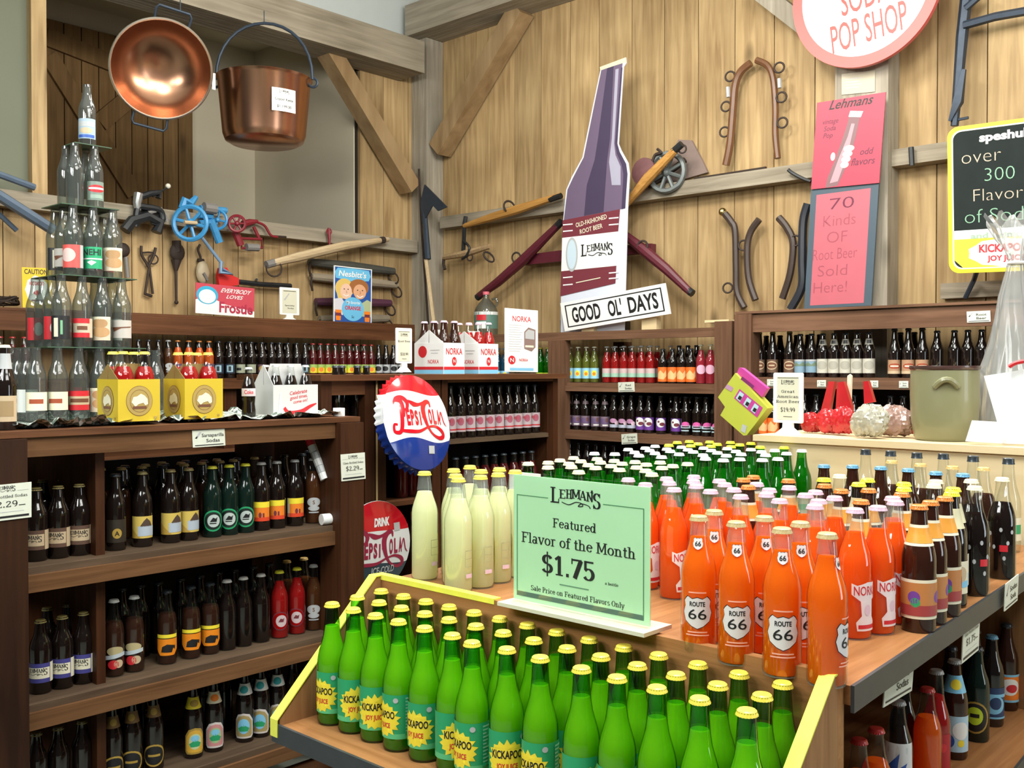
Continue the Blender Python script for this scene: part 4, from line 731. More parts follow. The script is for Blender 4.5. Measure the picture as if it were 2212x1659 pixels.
# the tray: three rows, back to front
rows = [('back', 1.425, [823.5, 871.6, 920, 970, 1024, 1080, 1139.5, 1203, 1273, 1348, 1423, 1508, 1597, 1691]),
        ('middle', 1.352, [772, 819, 867, 917.7, 970, 1028, 1087, 1153, 1225, 1298, 1377, 1460.6, 1551, 1646.7]),
        ('front', 1.275, [717.5, 763, 811, 860.7, 917, 977, 1030, 1095, 1167, 1256, 1333, 1419.5, 1512, 1614])]
for nm, X_, cols in rows:
    for i, px in enumerate(cols):
        p = at(px, 1400, X=X_); off = -.012 if (nm == 'front' and i == 6) else 0
        stand('tray', 'kick', p.x+off, p.y, ZF+.0005, 'yellow-capped green soda bottle in the front tray, %s from left in its %s row' % (ORD[i+1], nm), 'green sodas in the taped tray', .15 if nm == 'front' else .9, True, turn=[-.8, .25, -.1, -1.1, -.7, .55, -.8, .1, -.75, .9, .3, -.4, .6, -.2][i] if nm == 'front' else 0)
zi = ZI+.0005
by_cap('isl', 'r66', [(1509.6, 1113), (1590.6, 1125.4), (1689.4, 1139), (1787, 1150)], zi, 'gold-capped orange soda with a highway-shield label, {o} from left in the front row', 'gold-capped orange sodas', .05, [-.1, .05, .1, 1.25])
by_cap('isl', 'r66', [(1543, 1101), (1651, 1114), (1729, 1126)], zi, 'gold-capped orange soda with a highway-shield label, {o} from left in the second row', 'gold-capped orange sodas', .25)
by_cap('isl', 'norka', [(1357, 1032), (1402, 1042), (1440, 1030), (1438, 1040), (1456, 1053), (1499, 1026), (1504, 1036), (1504, 1046), (1536.5, 1057), (1558, 1034.5), (1581, 1044), (1584, 1053.5), (1600, 1068), (1633, 1042), (1655.6, 1053.5), (1655.6, 1064), (1684, 1077), (1704.6, 1049), (1744.5, 1065), (1768, 1078), (1760.5, 1089), (1783.5, 1058), (1824, 1073.5), (1848, 1097), (1896, 1092), (1913.5, 1081), (1928.6, 1072)], zi, 'pink-capped orange soda bottle, {o} from the left among those with pale pink caps', 'pink-capped orange sodas', .2, .75)
by_cap('isl', 'orc', [(1597, 1033), (1627.5, 1026.6), (1607, 1047), (1703, 1034.5), (1781, 1045), (1805, 1057), (1866, 1055), (1872, 1078), (1948, 1063.5), (1967.6, 1087), (2010, 1081), (2041, 1072)], zi, 'brown bottle with orange cap and orange neck label, {o} from the left of its kind', 'orange-capped brown bottles', .3, .35)
by_cap('isl', 'yel', [(1780, 1032), (1855, 1042), (1874.5, 1033), (1952.5, 1052), (1963, 1042), (2055.6, 1062), (2058.6, 1050.5)], zi, 'dark bottle with bright yellow cap and manila neck label, {o} from left of its kind', 'yellow-capped dark bottles')
by_cap('isl', 'crm', [(1813.8, 1024.5), (2021.8, 1036), (2017.5, 1046), (2095, 1050), (2098, 1035), (2165, 1031)], zi, 'clear cola bottle with cream cap and pale dots, {o} from left of its kind', 'cream-capped colas')
by_cap('isl', 'blc', [(1780, 1003), (1842, 1004), (1902.6, 1007), (1962, 1011.5), (2021.8, 1018), (2080, 1022)], zi, 'brown bottle with light blue cap, {o} from left in front of the plywood counter', 'blue-capped brown bottles')
by_cap('isl', 'tnc', [(1926.5, 994), (1988.5, 1000.7), (2057.8, 1006), (2124.5, 1009)], zi, 'clear cola bottle with flat tan cap, {o} from left of its kind', 'tan-capped colas')
by_cap('isl', 'bkc', [(1870, 970), (1924, 973), (1980.7, 977), (2038, 979), (2102, 984), (2178.7, 989)], zi, 'clear bottle with tall black cap, {o} from left along the plywood counter', 'black-capped clear bottles')
by_cap('isl', 'lemon', [(917, 1018), (980, 1012), (992, 1024), (990, 1032), (1015, 1005), (1040, 1014), (1030, 1026), (1078, 1010), (1076, 1021), (1113, 1015)], zi, 'pale yellow lemonade bottle beside the mint sign, {o} from the left', 'lemonade bottles', .15, .95)
by_cap('isl', 'gc', [(1239, 986), (1290, 988), (1256, 993), (1227, 998), (1209.5, 991), (1271, 1001), (1296, 995.5), (1327, 992), (1343.5, 998), (1320, 1003), (1286.5, 1007), (1233, 1005), (1372, 994.5), (1396, 1000), (1375, 1006), (1426, 995.5), (1453, 1003), (1485, 998.7), (1430, 1007), (1142.5, 998), (1184.6, 996), (1338, 1011), (1408, 1021), (1395, 1013), (1185, 1006), (1250, 1016)], zi, 'green bottle with cream cap, {o} from the left among the cream-capped ones', 'cream-capped green bottles')
by_cap('isl', 'gw', [(1284.4, 976.5), (1327.7, 977.6), (1357, 968), (1371, 974), (1380, 981), (1394, 965), (1403.6, 970), (1415, 961), (1415, 976), (1429, 984), (1440.5, 967), (1448, 971.7), (1467, 978), (1472, 963), (1486, 968.5), (1497.5, 973), (1518.6, 980), (1519.7, 965), (1531, 988), (1536.6, 970), (1550, 975), (1569, 981), (1571, 966), (1590, 972), (1601, 978), (1622, 968), (1645, 973), (1653.7, 980), (1673.5, 970), (1699, 976.5), (1732, 970.6), (1560, 990), (1600, 989), (1640, 990), (1680, 988)], zi, 'green bottle with white cap, {o} from the left among the white-capped ones', 'white-capped green bottles')
by_cap('isl', 'gy', [(1444.8, 959), (1463, 953), (1489, 951), (1492, 960), (1508, 956), (1533, 952), (1535.5, 961), (1549, 957), (1578, 953), (1579, 962), (1598, 958), (1622, 955), (1642, 963), (1694, 964)], zi, 'green bottle with lime yellow cap behind the white-capped ones, {o} from left', 'yellow-capped green bottles')
zl = .5705
for key, lb, pts in (('l_red', 'orange soda bottle with a red cap on the lower island shelf, {o} from left', [(1856, 1595), (1893, 1571.6), (1996, 1482)]), ('l_script', 'clear bottle with blue script on a white label on the lower island shelf', [(1940, 1512)]),
    ('l_rr', 'red soda bottle with crimson label on the lower island shelf', [(2023, 1446)]), ('l_sky', 'brown bottle with a cloudy blue label on the lower island shelf', [(2062, 1424)]), ('l_ring', 'black-green bottle with a gold ring label on the lower island shelf', [(2104, 1396)]),
    ('l_blue', 'dark bottle with blue cap and blue label on the lower island shelf', [(2138, 1370)]), ('l_or', 'brown bottle with an orange label on the lower island shelf, {o} from left', [(2172, 1345), (2202, 1325)]), ('plain', 'unlabelled dark bottle under the island top, {o} from left', [(2060, 1395), (2110, 1360), (2150, 1335), (1960, 1470)])):
    by_cap('isl2', key, pts, zl, lb, 'bottles on the lower island shelf')
# left shelf unit
Yf = 2.985
def tri(lv): return ' on the %s of the brown shelf unit, {o}' % lv
for sh, z, its, lv, Y_ in (
  ('u1', Z1, [('lehm', 'stubby root beer bottle with a brown and tan label', [82, 124, 164]), ('dgold', 'black bottle with a small gold emblem', [248]), ('yblue', 'dark bottle with a straw and blue label', [306, 372, 402]), ('groun', 'dark green bottle with a round white emblem', [467, 496, 531]), ('sunst', 'dark bottle with a yellow and orange sunset label', [557, 592, 636]), ('sarsp', 'amber bottle with white printed badge', [676])], 'upper shelf', Yf),
  ('u1', Z1, [('plaing', 'unlabelled stubby bottle at the back', [100, 143, 185]), ('clrback', 'clear amber bottle in the back row', [250, 275, 300, 325, 350, 375, 400, 425, 448, 472, 497, 520]), ('plain', 'unlabelled dark bottle in the middle row', [274, 330, 352, 428, 448, 512, 574, 614, 652])], 'upper shelf', Yf+.2),
  ('u2', Z2, [('lehb', 'stubby root beer bottle with a blue and cream label', [86, 129, 176]), ('sasp', 'white-capped amber bottle with ribbon label', [243, 287]), ('rhino', 'dark bottle with an orange sunset animal label', [358, 410, 453]), ('darkw', 'white-capped dark cola bottle', [487, 524, 562]), ('redb', 'red soda bottle with a round badge', [602, 640]), ('sarsp', 'amber bottle with white printed badge', [676, 706])], 'middle shelf', Yf),
  ('u2', Z2, [('plaing', 'unlabelled stubby bottle at the back', [100, 143, 185]), ('plain', 'unlabelled dark bottle in the back row', [262, 305, 335, 388, 430, 470, 505, 545, 580]), ('clrback', 'clear amber bottle in the back row', [618, 655])], 'middle shelf', Yf+.14),
  ('u3', Z3, [('plaing', 'unlabelled stubby bottle', [74, 119, 172]), ('goldn', 'dark bottle with gold neck and bronze label', [238, 281, 328]), ('ycrest', 'dark bottle with red cap and yellow crest label', [414]), ('pcrest', 'dark bottle with pink cap and rose crest label', [459]), ('wcrest', 'dark bottle with white crest label', [526, 561, 597]), ('plainr', 'red-capped dark bottle', [630])], 'lowest shelf', Yf),
  ('u3', Z3, [('plain', 'unlabelled dark bottle in the back row', [260, 305, 437, 480, 545, 580])], 'lowest shelf', Yf+.14)):
    for key, desc, cols in its: by_row(sh, [(key, 'x', cols)], z+.0005, ('Y', Y_), desc + ', {o}, ' + lv.split()[0] + ' tier', 'bottles on the %s of the brown unit' % lv, .2)
# back wall shelf on the left, one front row and a row behind it
zw = 1.4405
def ww(key, desc, cols, Y_=5.66): by_row('wa', [(key, 'x', cols)], zw, ('Y', Y_), desc + ' on the long wall shelf, {o}', 'bottles on the long wall shelf', .25)
ww('wred', 'red soda bottle with a whitish label', [8, 27, 46]); ww('plain', 'unlabelled dark bottle beside the pyramid', [305, 322, 341]); ww('sarsp', 'amber bottle with a white badge', [360])
ww('wor', 'bright orange soda bottle', [384, 408, 431, 452]); ww('wbl', 'dark bottle with an ice blue label', [473, 497, 641, 660]); ww('wcr', 'dark bottle with an olive label', [520, 543]); ww('wgo', 'dark bottle with a gold disc label', [566, 587, 604, 622])
ww('wyl', 'red soda bottle with yellow-green label', [678, 692, 707, 723, 739, 755, 771, 787, 802]); ww('wwh', 'dark bottle with a misty white label', [818, 834, 850, 866, 884])
ww('plain', 'unlabelled dark bottle in the row behind', [300+21*i for i in range(17)], 5.80); ww('rneck', 'red soda bottle in the row behind', [668+19*i for i in range(8)], 5.80)
# corner and right-hand wall shelves
zb, zb2, zb3 = 1.4105, 1.1005, .7805
def rw(sh, z, key, desc, cols, X_): by_row(sh, [(key, 'x', cols)], z, ('X', X_), desc + ', {o}', 'bottles on the plank wall shelves', .2)
rw('b1', zb, 'blub', 'blue soda bottle showing beside the white leaflet stand', [1078, 1089], 5.15); rw('b1', zb, 'limeb', 'green bottle showing beside the white leaflet stand', [1168, 1183], 5.15)
rw('b1', zb, 'sky', 'yellow-green soda bottle with a sky blue label', [1231, 1249, 1267, 1284], 5.15); rw('b1', zb, 'ruby', 'red soda bottle with a blush and jade label', [1311, 1329, 1348, 1366, 1386, 1405], 5.15)
rw('b1', zb, 'flame', 'stubby dark bottle with a flame orange label', [1432, 1453, 1474, 1492], 5.15); rw('b1', zb, 'pink', 'pink soda bottle with a rose oval', [1514, 1535], 5.15)
rw('b1', zb, 'ruby', 'red soda bottle in the row behind on the top plank shelf', [1325, 1343, 1362, 1380, 1400, 1420, 1450], 5.26); rw('b1', zb, 'plain', 'dark bottle in the row behind on the top plank shelf', [1468, 1486, 1503], 5.26)
rw('b2', zb2, 'dusk', 'dark bottle with a mauve dusk label', [1227, 1246, 1265, 1287, 1307], 5.15); rw('b2', zb2, 'bloss', 'dark bottle with pink blossom label', [1327, 1346, 1364], 5.15); rw('b2', zb2, 'grape', 'dark bottle with purple label and white disc', [1385, 1402, 1428, 1461], 5.15)
rw('b2', zb2, 'neon', 'dark bottle with a pink and ice blue label', [1482, 1507, 1527, 1545], 5.15); rw('b2', zb2, 'plain', 'dark bottle in the row behind on the second plank shelf', [1240+21*i for i in range(14)], 5.26)
rw('b3', zb3, 'plain', 'dark bottle low behind the white-capped green bottles', [1231, 1250, 1269, 1288, 1307, 1326], 5.15)
zq, zq2 = 1.4545, 1.1305
rw('q1', zq, 'oval', 'tall root beer bottle with a brown oval label', [1640, 1669, 1706], 5.05); rw('q1', zq, 'lake', 'root beer bottle with a blue lake label', [1728, 1753], 5.05); rw('q1', zq, 'ivory', 'root beer bottle with an ivory label', [1787, 1808, 1827, 1846, 1865], 5.05)
rw('q1', zq, 'rust', 'tall root beer bottle with a rust label above the crock', [1932, 1962, 1992], 5.05); rw('q1', zq, 'plain', 'unlabelled dark bottle above the crock', [2024, 2062, 2090, 2122, 2150, 2180], 5.06); rw('q1', zq, 'plain', 'dark bottle in the row behind under the pink poster', [1655, 1685, 1720, 1745, 1770, 1945, 1975], 5.17)
rw('q2', zq2, 'flame', 'dark bottle with an orange label beside the yellow carton', [1652, 1668], 5.05); rw('q2', zq2, 'plain', 'dark bottle on the lower shelf behind the red bags', [1738, 1764, 1790, 1815, 1845, 1875, 1925, 1950], 5.05)
# cabinets
def cab(sh, z, key, desc, cols, Y_): by_row(sh, [(key, 'x', cols)], z, ('Y', Y_), desc + ', {o}', 'bottles in the low cabinets', .2)
cab('m1', 1.1905, 'nrk', 'dark bottle with white and pink label in the open cabinet', [981, 998, 1014, 1034, 1054, 1076, 1094, 1114, 1131, 1151], 3.24); cab('m1', 1.1905, 'plain', 'dark bottle in the back row of the open cabinet', [1000+20*i for i in range(8)], 3.36)
cab('m2', .8705, 'rneck', 'red soda bottle on the lower shelf of the open cabinet', [986, 1007, 1026, 1047, 1066, 1088, 1110, 1130, 1147], 3.24)
cab('m3', .9505, 'rneck', 'dark red bottle between the two round signs', [868, 890, 912], 3.26); cab('m4', 1.2805, 'plain', 'dark bottle in the narrow cabinet behind the white carton', [722, 738, 756, 778], 3.24); cab('m4', .9505, 'plain', 'dark bottle low in the narrow cabinet', [700, 720, 795], 3.24)
# ---------------------------------------------------------------- things on the brown unit
ZT2 = ZT+.018
cloth_m = None
def gingham():
    m, t, p = nodes('checked_paper'); g_ = N(t, 'ShaderNodeNewGeometry'); ck = N(t, 'ShaderNodeTexChecker'); ck.inputs['Scale'].default_value = 60
    ck.inputs[1].default_value = (.62, .64, .60, 1); ck.inputs[2].default_value = (.10, .14, .11, 1)
    mp = N(t, 'ShaderNodeMapping'); mp.inputs['Rotation'].default_value = (0, 0, .6); mp.inputs['Scale'].default_value = (1, 1, 0)
    t.links.new(g_.outputs['Position'], mp.inputs[0]); t.links.new(mp.outputs[0], ck.inputs['Vector']); t.links.new(ck.outputs[0], p.inputs['Base Color']); p.inputs['Roughness'].default_value = .6
    return m
gm = gingham()
def crumple(x0, y0, x1, y1, z, nx, ny, amp, seed, droop=0):
    rnd = random.Random(seed); vs = []; fs = []
    for j in range(ny+1):
        for i in range(nx+1):
            e = min(i, j, nx-i, ny-j); h = amp*rnd.random()*(1.4 if e < 2 else .12)
            if j == 0: h += amp*.6*rnd.random()
            vs.append((x0+(x1-x0)*i/nx+rnd.uniform(-.004, .004), y0+(y1-y0)*j/ny+rnd.uniform(-.004, .004)+(.02*sin(i*1.3) if j == 0 else 0), z+.0015+h))
    for j in range(ny):
        for i in range(nx): a = j*(nx+1)+i; fs.append((a, a+1, a+nx+2, a+nx+1))
    return MB().add(vs, fs, gm)
def px_x(px, Y): return at(px, 800, Y=Y).x
pc = (at(130, 870, Y=3.30).x, 3.36)
tag(crumple(px_x(25, 2.95), 2.92, px_x(352, 2.95), 3.5, ZT2, 26, 18, .020, 3).build('paper_cloth', smooth=0), 'crumpled black and white checked paper under the bottle pyramid', 'paper cloth')
tag(crumple(px_x(362, 2.95), 2.91, px_x(724, 2.95), 3.45, ZT2, 28, 16, .018, 9).build('paper_cloth', smooth=0), 'crumpled checked paper under the cola bottle and white carton', 'paper cloth')
# pyramid: five tiers, thin card plates between them
sp = .0672; zt = ZT2+.008; plate_m = mat('dark_green_plate', (.05, .10, .055), .35, var=.2)
front = {5: ['e_cream', 'e_cream', 'e_rtan', 'e_nut', 'e_none'], 4: ['e_blk', 'e_crs', 'e_nut', 'e_scr'], 3: ['e_red', 'e_ner', 'e_nut'], 2: ['e_none', 'e_redov'], 1: ['e_blue']}
TN = {5: 'bottom', 4: 'second', 3: 'third', 2: 'fourth', 1: 'top'}
x0p, y0p = px_x(152, 3.24), 3.24
cxp = x0p; 
for n in (5, 4, 3, 2, 1):
    z = zt + (0, .2345, .469, .7035, .915)[5-n]; scl = .9 if n < 3 else 1
    oy = y0p + (5-n)*sp/2; cxp = px_x({5: 170, 4: 200, 3: 203, 2: 186, 1: 192}[n], oy); ox = cxp - (n-1)*sp/2
    for i in range(n):
        for j in range(n):
            if n > 3 and 0 < i < n-1 and j > 0: continue
            if n > 3 and j == n-1 and i not in (0, n-1): continue
            key = front[n][i] if j == 0 else ['e_scr', 'e_reds', 'e_white', 'e_blk', 'e_none', 'e_cream'][(i*2+j*3+n) % 6]
            if n == 4 and i == 3 and j == 1: key = 'e_white'
            if n == 3 and i == 2 and j == 1: key = 'e_reds'
            if n == 2 and j == 1: key = 'e_none'
            lb = 'empty bottle with %s, %s tier of the pyramid' % (ELN[key], TN[n])
            if n > 1: lb += ', ' + (('%s in front' % (ORD[i+1]) if n > 2 else ('front left', 'front right')[i]) if j == 0 else 'column %s, row %s' % (['one', 'two', 'three', 'four', 'five'][i], ORD[j+1]))
            stand('_pyr', key, ox+i*sp, oy+j*sp, z, lb, 'empty bottles of the pyramid', .3, True, None, scl)
    if n < 5:
        w_ = n*sp/2+.03; MB().box(cxp-w_, oy-.045, z-.0035, cxp+w_, oy+(n-1)*sp+.045, z-.0005, plate_m).build('divider_plate', None, 0, 'thin dark green plate under the %s tier of the bottle pyramid' % TN[n], 'plate')
px_ = at(336, 850, Y=3.25); stand('_pyr', 'e_none', px_.x, 3.25, ZT2+.005, 'clear empty bottle behind the first yellow carton', 'empty bottles of the pyramid', .3, True)
p_ = at(8, 850, Y=2.97); stand('_pyr', 'hand', p_.x, 2.96, ZT2+.001, 'dark bottle with foil neck and tan label left of the pyramid', 'dark bottles', .1, True, None, .96)
def carton(label, cx, cy, w_, d_, h, col, z, art_front, art_side, gable, inner=tanp, hh=.05, group=None, key=None, n=2, m_=2, blabel=''):
    t = thing('drink_carton', label, 'carton', (cx, cy, z), group); k = .0012; g = MB()
    for b_ in ((-w_/2, -d_/2, 0, w_/2, -d_/2+k, h), (-w_/2, d_/2-k, 0, w_/2, d_/2, h), (-w_/2, -d_/2+k, 0, -w_/2+k, d_/2-k, h), (w_/2-k, -d_/2+k, 0, w_/2, d_/2-k, h), (-w_/2+k, -d_/2+k, 0, w_/2-k, d_/2-k, k)): g.box(*b_, col)
    g.build('tray_body', None, 0).parent = t
    g = MB(); P = [(-d_/2+.002, h*.3), (d_/2-.002, h*.3), (d_/2-.002, h), (.022, h+hh), (-.022, h+hh), (-d_/2+.002, h)]
    if gable: g.prism([(-w_/2+.002, h*.3), (w_/2-.002, h*.3), (w_/2-.002, h-.001), (w_/2-.03, h+hh), (-w_/2+.03, h+hh), (-w_/2+.002, h-.001)], .0016, inner, Matrix(((1, 0, 0, 0), (0, 0, 1, -.0008), (0, 1, 0, 0), (0, 0, 0, 1))))
    g.build('handle_panel', None, 0).parent = t
    g = MB()
    for s_ in (-1, 1): g.prism([(s_*(d_/2-.002), h), (s_*.002, h), (s_*.002, h+hh*.95)][::s_], .0014, inner, Matrix(((0, 0, 1, -w_/2+.001), (1, 0, 0, 0), (0, 1, 0, 0), (0, 0, 0, 1))))
    g.build('end_gusset', None, 0).parent = t
    if art_front: g = MB(); a = Art(); art_front(a); a.put(plane_map((0, -d_/2-.0002, h/2), (1, 0, 0), (0, 0, 1), (0, -1, 0)), g); g.build('front_print', None, 0).parent = t
    if art_side: g = MB(); a = Art(); art_side(a); a.put(plane_map((-w_/2-.0002, 0, h/2), (0, -1, 0), (0, 0, 1), (-1, 0, 0)), g); g.build('side_print', None, 0).parent = t
    i_ = 0
    for a_ in range(n):
        for b_ in range(m_):
            i_ += 1; stand('_ctn', key if isinstance(key, str) else key[a_][b_], cx-w_/2+(a_+.5)*w_/n, cy-d_/2+(b_+.5)*d_/m_, z+.002, '%s, %s, %s' % (blabel, (('front row', 'back row') if m_ == 2 else ('front row', 'middle row', 'back row'))[b_], ORD[a_+1]+' from left'), 'bottles in cartons', .3, True, None, .88 if key == 'coke' else 1)
    return t
ycar = c('yellow_carton_board', (.60, .43, .022), .5); kraft = c('kraft_board', (.27, .18, .05), .7); ytan = c('carton_seal_tan', (.42, .29, .08))
def seal(a, r=.046):
    a.disc(0, -.002, r*.92, r, brown, 36); a.up(); a.disc(0, -.002, r*.9, r*.97, ytan, 36); a.up(); a.ring(0, -.002, r*.66, r*.74, .001, brown); a.up()
    a.poly([(-.026*r/.046, -.006), (-.02, .010), (-.008, .012), (.004, .020), (.016, .014), (.025, .004), (.027, -.012), (.018, -.016), (.012, -.008), (-.004, -.012), (-.014, -.02), (-.02, -.012)], cream); a.rect(-.022, -.026, .022, -.018, brown)
    a.rect(.046, -.056, .054, -.05, ytan)
def side_seal(a): seal(a, .045)
for i, (px, lab_) in enumerate(((301, 'yellow soda carton of red bottles nearest the bottle pyramid'), (441, 'yellow soda carton of red bottles between the other carton and cola bottle'))):
    p = at(px, 850, Y=2.915); q0 = at((208, 355)[i], 850, Y=2.915+.13)
    carton(lab_, p.x, 2.915+.068, .135, .136, .128, ycar, ZT2+.012, seal, side_seal, True, kraft, .048, 'yellow soda cartons', 'cktn', blabel='yellow-capped red bottle in the %s yellow carton' % ('first', 'second')[i])
p = at(537, 850, Y=2.99); stand('_ctn', 'coke', p.x, 2.99, ZT2+.004, 'single contour cola bottle standing before the white carton', 'cola bottles', .05, True, None, .88)
wcar = c('silver_white_board', (.60, .60, .60), .4)
def coke_front(a):
    a.text('Celebrate', .01, .020, .013, redi, wd=.075, shear=.2, rot=.13); a.text('good times,', .012, .004, .012, redi, wd=.075, shear=.2, rot=.13); a.text('come on!', .018, -.011, .011, redi, wd=.06, shear=.2, rot=.13)
    a.curve([(-.05, -.028), (-.03, -.046), (.02, -.044), (.06, -.026), (.088, -.016)], [.012, .014, .016, .012, .004], redi)
    a.poly([(-.073, -.05), (-.058, -.05), (-.059, -.02), (-.061, 0), (-.063, .014), (-.063, .026), (-.068, .026), (-.068, .014), (-.070, 0), (-.072, -.02)], white)
p = at(641, 850, Y=3.0)
carton('white and red cola carton at the end of the brown unit', p.x-.005, 3.06, .19, .125, .105, wcar, ZT2+.010, coke_front, None, True, wcar, .075, None, 'coke', 3, 2, 'contour cola bottle in the white carton')
# six-packs on the low cabinets
ncar = c('white_carton_board', (.80, .80, .80), .4)
def ns(a):      # long side: red disc and the small name
    a.rect(-.0935, -.067, .0935, -.050, sky); a.rect(-.0935, -.0495, .0935, -.036, redi); a.disc(-.04, .03, .028, .026, redi, 24); a.text('NORKA', .03, -.022, .017, redi, wd=.07)
    a.rect(.01, .035, .07, .038, silver); a.rect(.015, .022, .06, .025, silver)
def nf(a): a.rect(-.062, -.067, .062, -.050, sky); a.rect(-.062, -.0495, .062, -.036, redi); a.up(); a.text('NORKA', 0, .018, .028, redi, wd=.098); a.disc(0, -.012, .014, .019, redi, 20); a.up(); a.text('N', 0, -.018, .014, white)
for i, (px, key) in enumerate(((955, 'ndark'), (1031, 'nred'))):
    p = at(px, 800, Y=3.20)
    carton(('white soda carton of dark bottles on the low cabinets', 'white soda carton of red bottles on the low cabinets')[i], p.x+.064, 3.19+.096, .127, .190, .137, ncar, ZK+.0005, nf, ns, True, ncar, .06, 'white soda cartons', key, 2, 3, 'pink-capped %s bottle in a white carton' % ('dark', 'red')[i])
stand_all()
# ---------------------------------------------------------------- upright cards and price tickets
def slab_small(st, a, x, y, h, m_, wd): a.slab(st, x, y, h, m_, wd=wd)
def holder(px0, px1, y0, y1, plane, label, lines, group='white card stands'):
    a_ = at(px0, y1, **plane); b_ = at(px1, y1, **plane); t_ = at(px0, y0, **plane)
    u = (b_-a_); u.z = 0; wd = u.length; ht = (t_-a_).length; u.normalize(); n = u.cross(Vector((0, 0, 1))).normalized()
    fh = ht*.2; o = thing('card_stand', label, 'card stand', tuple((a_+b_)/2), group)
    mb = MB(); M = Matrix(((u.x, 0, n.x, a_.x), (u.y, 0, n.y, a_.y), (0, 1, 0, a_.z+fh), (0, 0, 0, 1))) @ Matrix.Translation((0, 0, -.003)); P = []; r = .006; H = ht-fh
    for (x, y, s0) in ((wd-r, r, 270), (wd-r, H-r, 0), (r, H-r, 90), (r, r, 180)): P += _arc(x, y, r, r, s0, s0+90, 5)
    mb.prism(P, .006, white, M); mb.build('card_frame', o, 30)
    cx = (a_+b_)/2; mb = MB(); w0 = wd*.16; P = [(-w0, fh+.002), (w0, fh+.002), (w0*1.1, fh*.55), (wd*.4, fh*.12), (wd*.45, 0), (-wd*.45, 0), (-wd*.4, fh*.12), (-w0*1.1, fh*.55)]
    M2 = Matrix(((u.x, 0, n.x, cx.x), (u.y, 0, n.y, cx.y), (0, 1, 0, cx.z), (0, 0, 0, 1))) @ Matrix.Translation((0, 0, -.006)); mb.prism(P, .012, white, M2); mb.build('foot', o, 30)
    a = Art(); a.rect(wd*.13, H*.06, wd*.87, H*.92, c('ivory_card', (.66, .64, .50))); a.up(); lines(a, wd, H); g = MB(); a.put(plane_map(a_+Vector((0, 0, fh))+n*.0032, u, (0, 0, 1), n), g); g.build('printed_card', o, 0)
def price_lines(txts, price):
    def f(a, w_, h):
        a.rect(w_*.15, h*.89, w_*.85, h*.9, black); a.logo(w_*.5, h*.79, w_*.42, black)
        for i, s_ in enumerate(txts): a.slab(s_, w_*.5, h*(.60-.1*i), h*.055, black, wd=w_*(.09*len(s_)))
        a.slab(price, w_*.5, h*.22, h*.085, black, wd=w_*.5); a.rect(w_*.35, h*.12, w_*.65, h*.13, black)
    return f
def spec_lines(a, w_, h): a.rect(w_*.18, h*.86, w_*.82, h*.88, black); a.poly([(w_*.2, h*.55), (w_*.26, h*.52), (w_*.5, h*.78), (w_*.46, h*.8)], silver); a.text('Specialty', w_*.5, h*.32, h*.05, black, wd=w_*.5); a.text('Sodas', w_*.55, h*.22, h*.05, black, wd=w_*.32)
holder(604, 646, 620, 694, dict(Y=5.64), 'white card stand with pencil picture on the long wall shelf', spec_lines)
holder(855, 889, 708, 804, dict(Y=3.3), 'white price card stand beside the white soda cartons', price_lines(['Root Beer'], '$18.99'))
holder(1671, 1735, 805, 939, dict(X=3.09), 'white price card stand beside the red bags on the plywood counter', price_lines(['Great', 'American', 'Root Beer'], '$19.99'))
def ticket(quad, plane, label, kind_, thick=.002):
    bl, br, tl = [at(*p, **plane) for p in quad]; w_ = (br-bl).length; h = (tl-bl).length; a = Art()
    if kind_[0] == 'price':
        a.logo(w_*.5, h*.84, w_*.36, black); a.rect(w_*.06, h*.8, w_*.28, h*.81, silver); a.rect(w_*.72, h*.8, w_*.94, h*.81, silver); a.slab(kind_[2], w_*.5, h*.62, h*.08, black, wd=w_*.84); a.slab(kind_[1], w_*.46, h*.36, h*.17, black, wd=w_*.55); a.rect(w_*.75, h*.38, w_*.88, h*.4, black); a.rect(w_*.15, h*.22, w_*.85, h*.235, silver); a.rect(w_*.05, h*.06, w_*.95, h*.12, black)
    else:
        a.poly([(w_*.08, h*.55), (w_*.13, h*.5), (w_*.28, h*.86), (w_*.22, h*.9)], silver); a.poly([(w_*.07, h*.54), (w_*.12, h*.5), (w_*.16, h*.62), (w_*.13, h*.64)], black); a.text(kind_[1], w_*.62, h*.58, h*.2, black, wd=w_*min(.68, .11*len(kind_[1]))); a.text(kind_[2], w_*.62, h*.26, h*.2, black, wd=w_*.42); a.rect(w_*.06, h*.08, w_*.94, h*.13, black)
    return card('shelf_ticket', (bl, br, tl), c('ticket_paper', (.66, .68, .58)), a, w_, h, thick, label, 'ticket', 'shelf tickets')
ticket(((0-45, 1131), (68, 1117), (0-45, 1052)), dict(Y=2.836), 'price ticket reading 2.29 on the near end post of the brown unit', ('price', '$2.29', 'Glass Bottled Sodas'))
ticket(((738, 1040), (790, 1034), (736, 982)), dict(Y=2.836), 'price ticket reading 2.29 on the post beside the round sign', ('price', '$2.29', 'Glass Bottled Sodas'))
ticket(((417, 967), (487, 962), (415, 930)), dict(Y=2.866), 'small shelf ticket on the top rail of the brown unit', ('cat', 'Sarsaparilla', 'Sodas'))
ticket(((1336, 847), (1371, 846), (1335, 826)), dict(X=XR-.004), 'small white shelf ticket under the red sodas', ('cat', 'Red', 'Sodas'))
ticket(((1343, 960), (1377, 958), (1342, 938)), dict(X=XR-.004), 'small white shelf ticket under the grape sodas', ('cat', 'Grape', 'Sodas'))
ticket(((2089, 697), (2140, 695), (2088, 673)), dict(X=XQ-.004), 'small cream ticket on the shelf ledge below the chalkboard', ('cat', 'Root', 'Beer'))
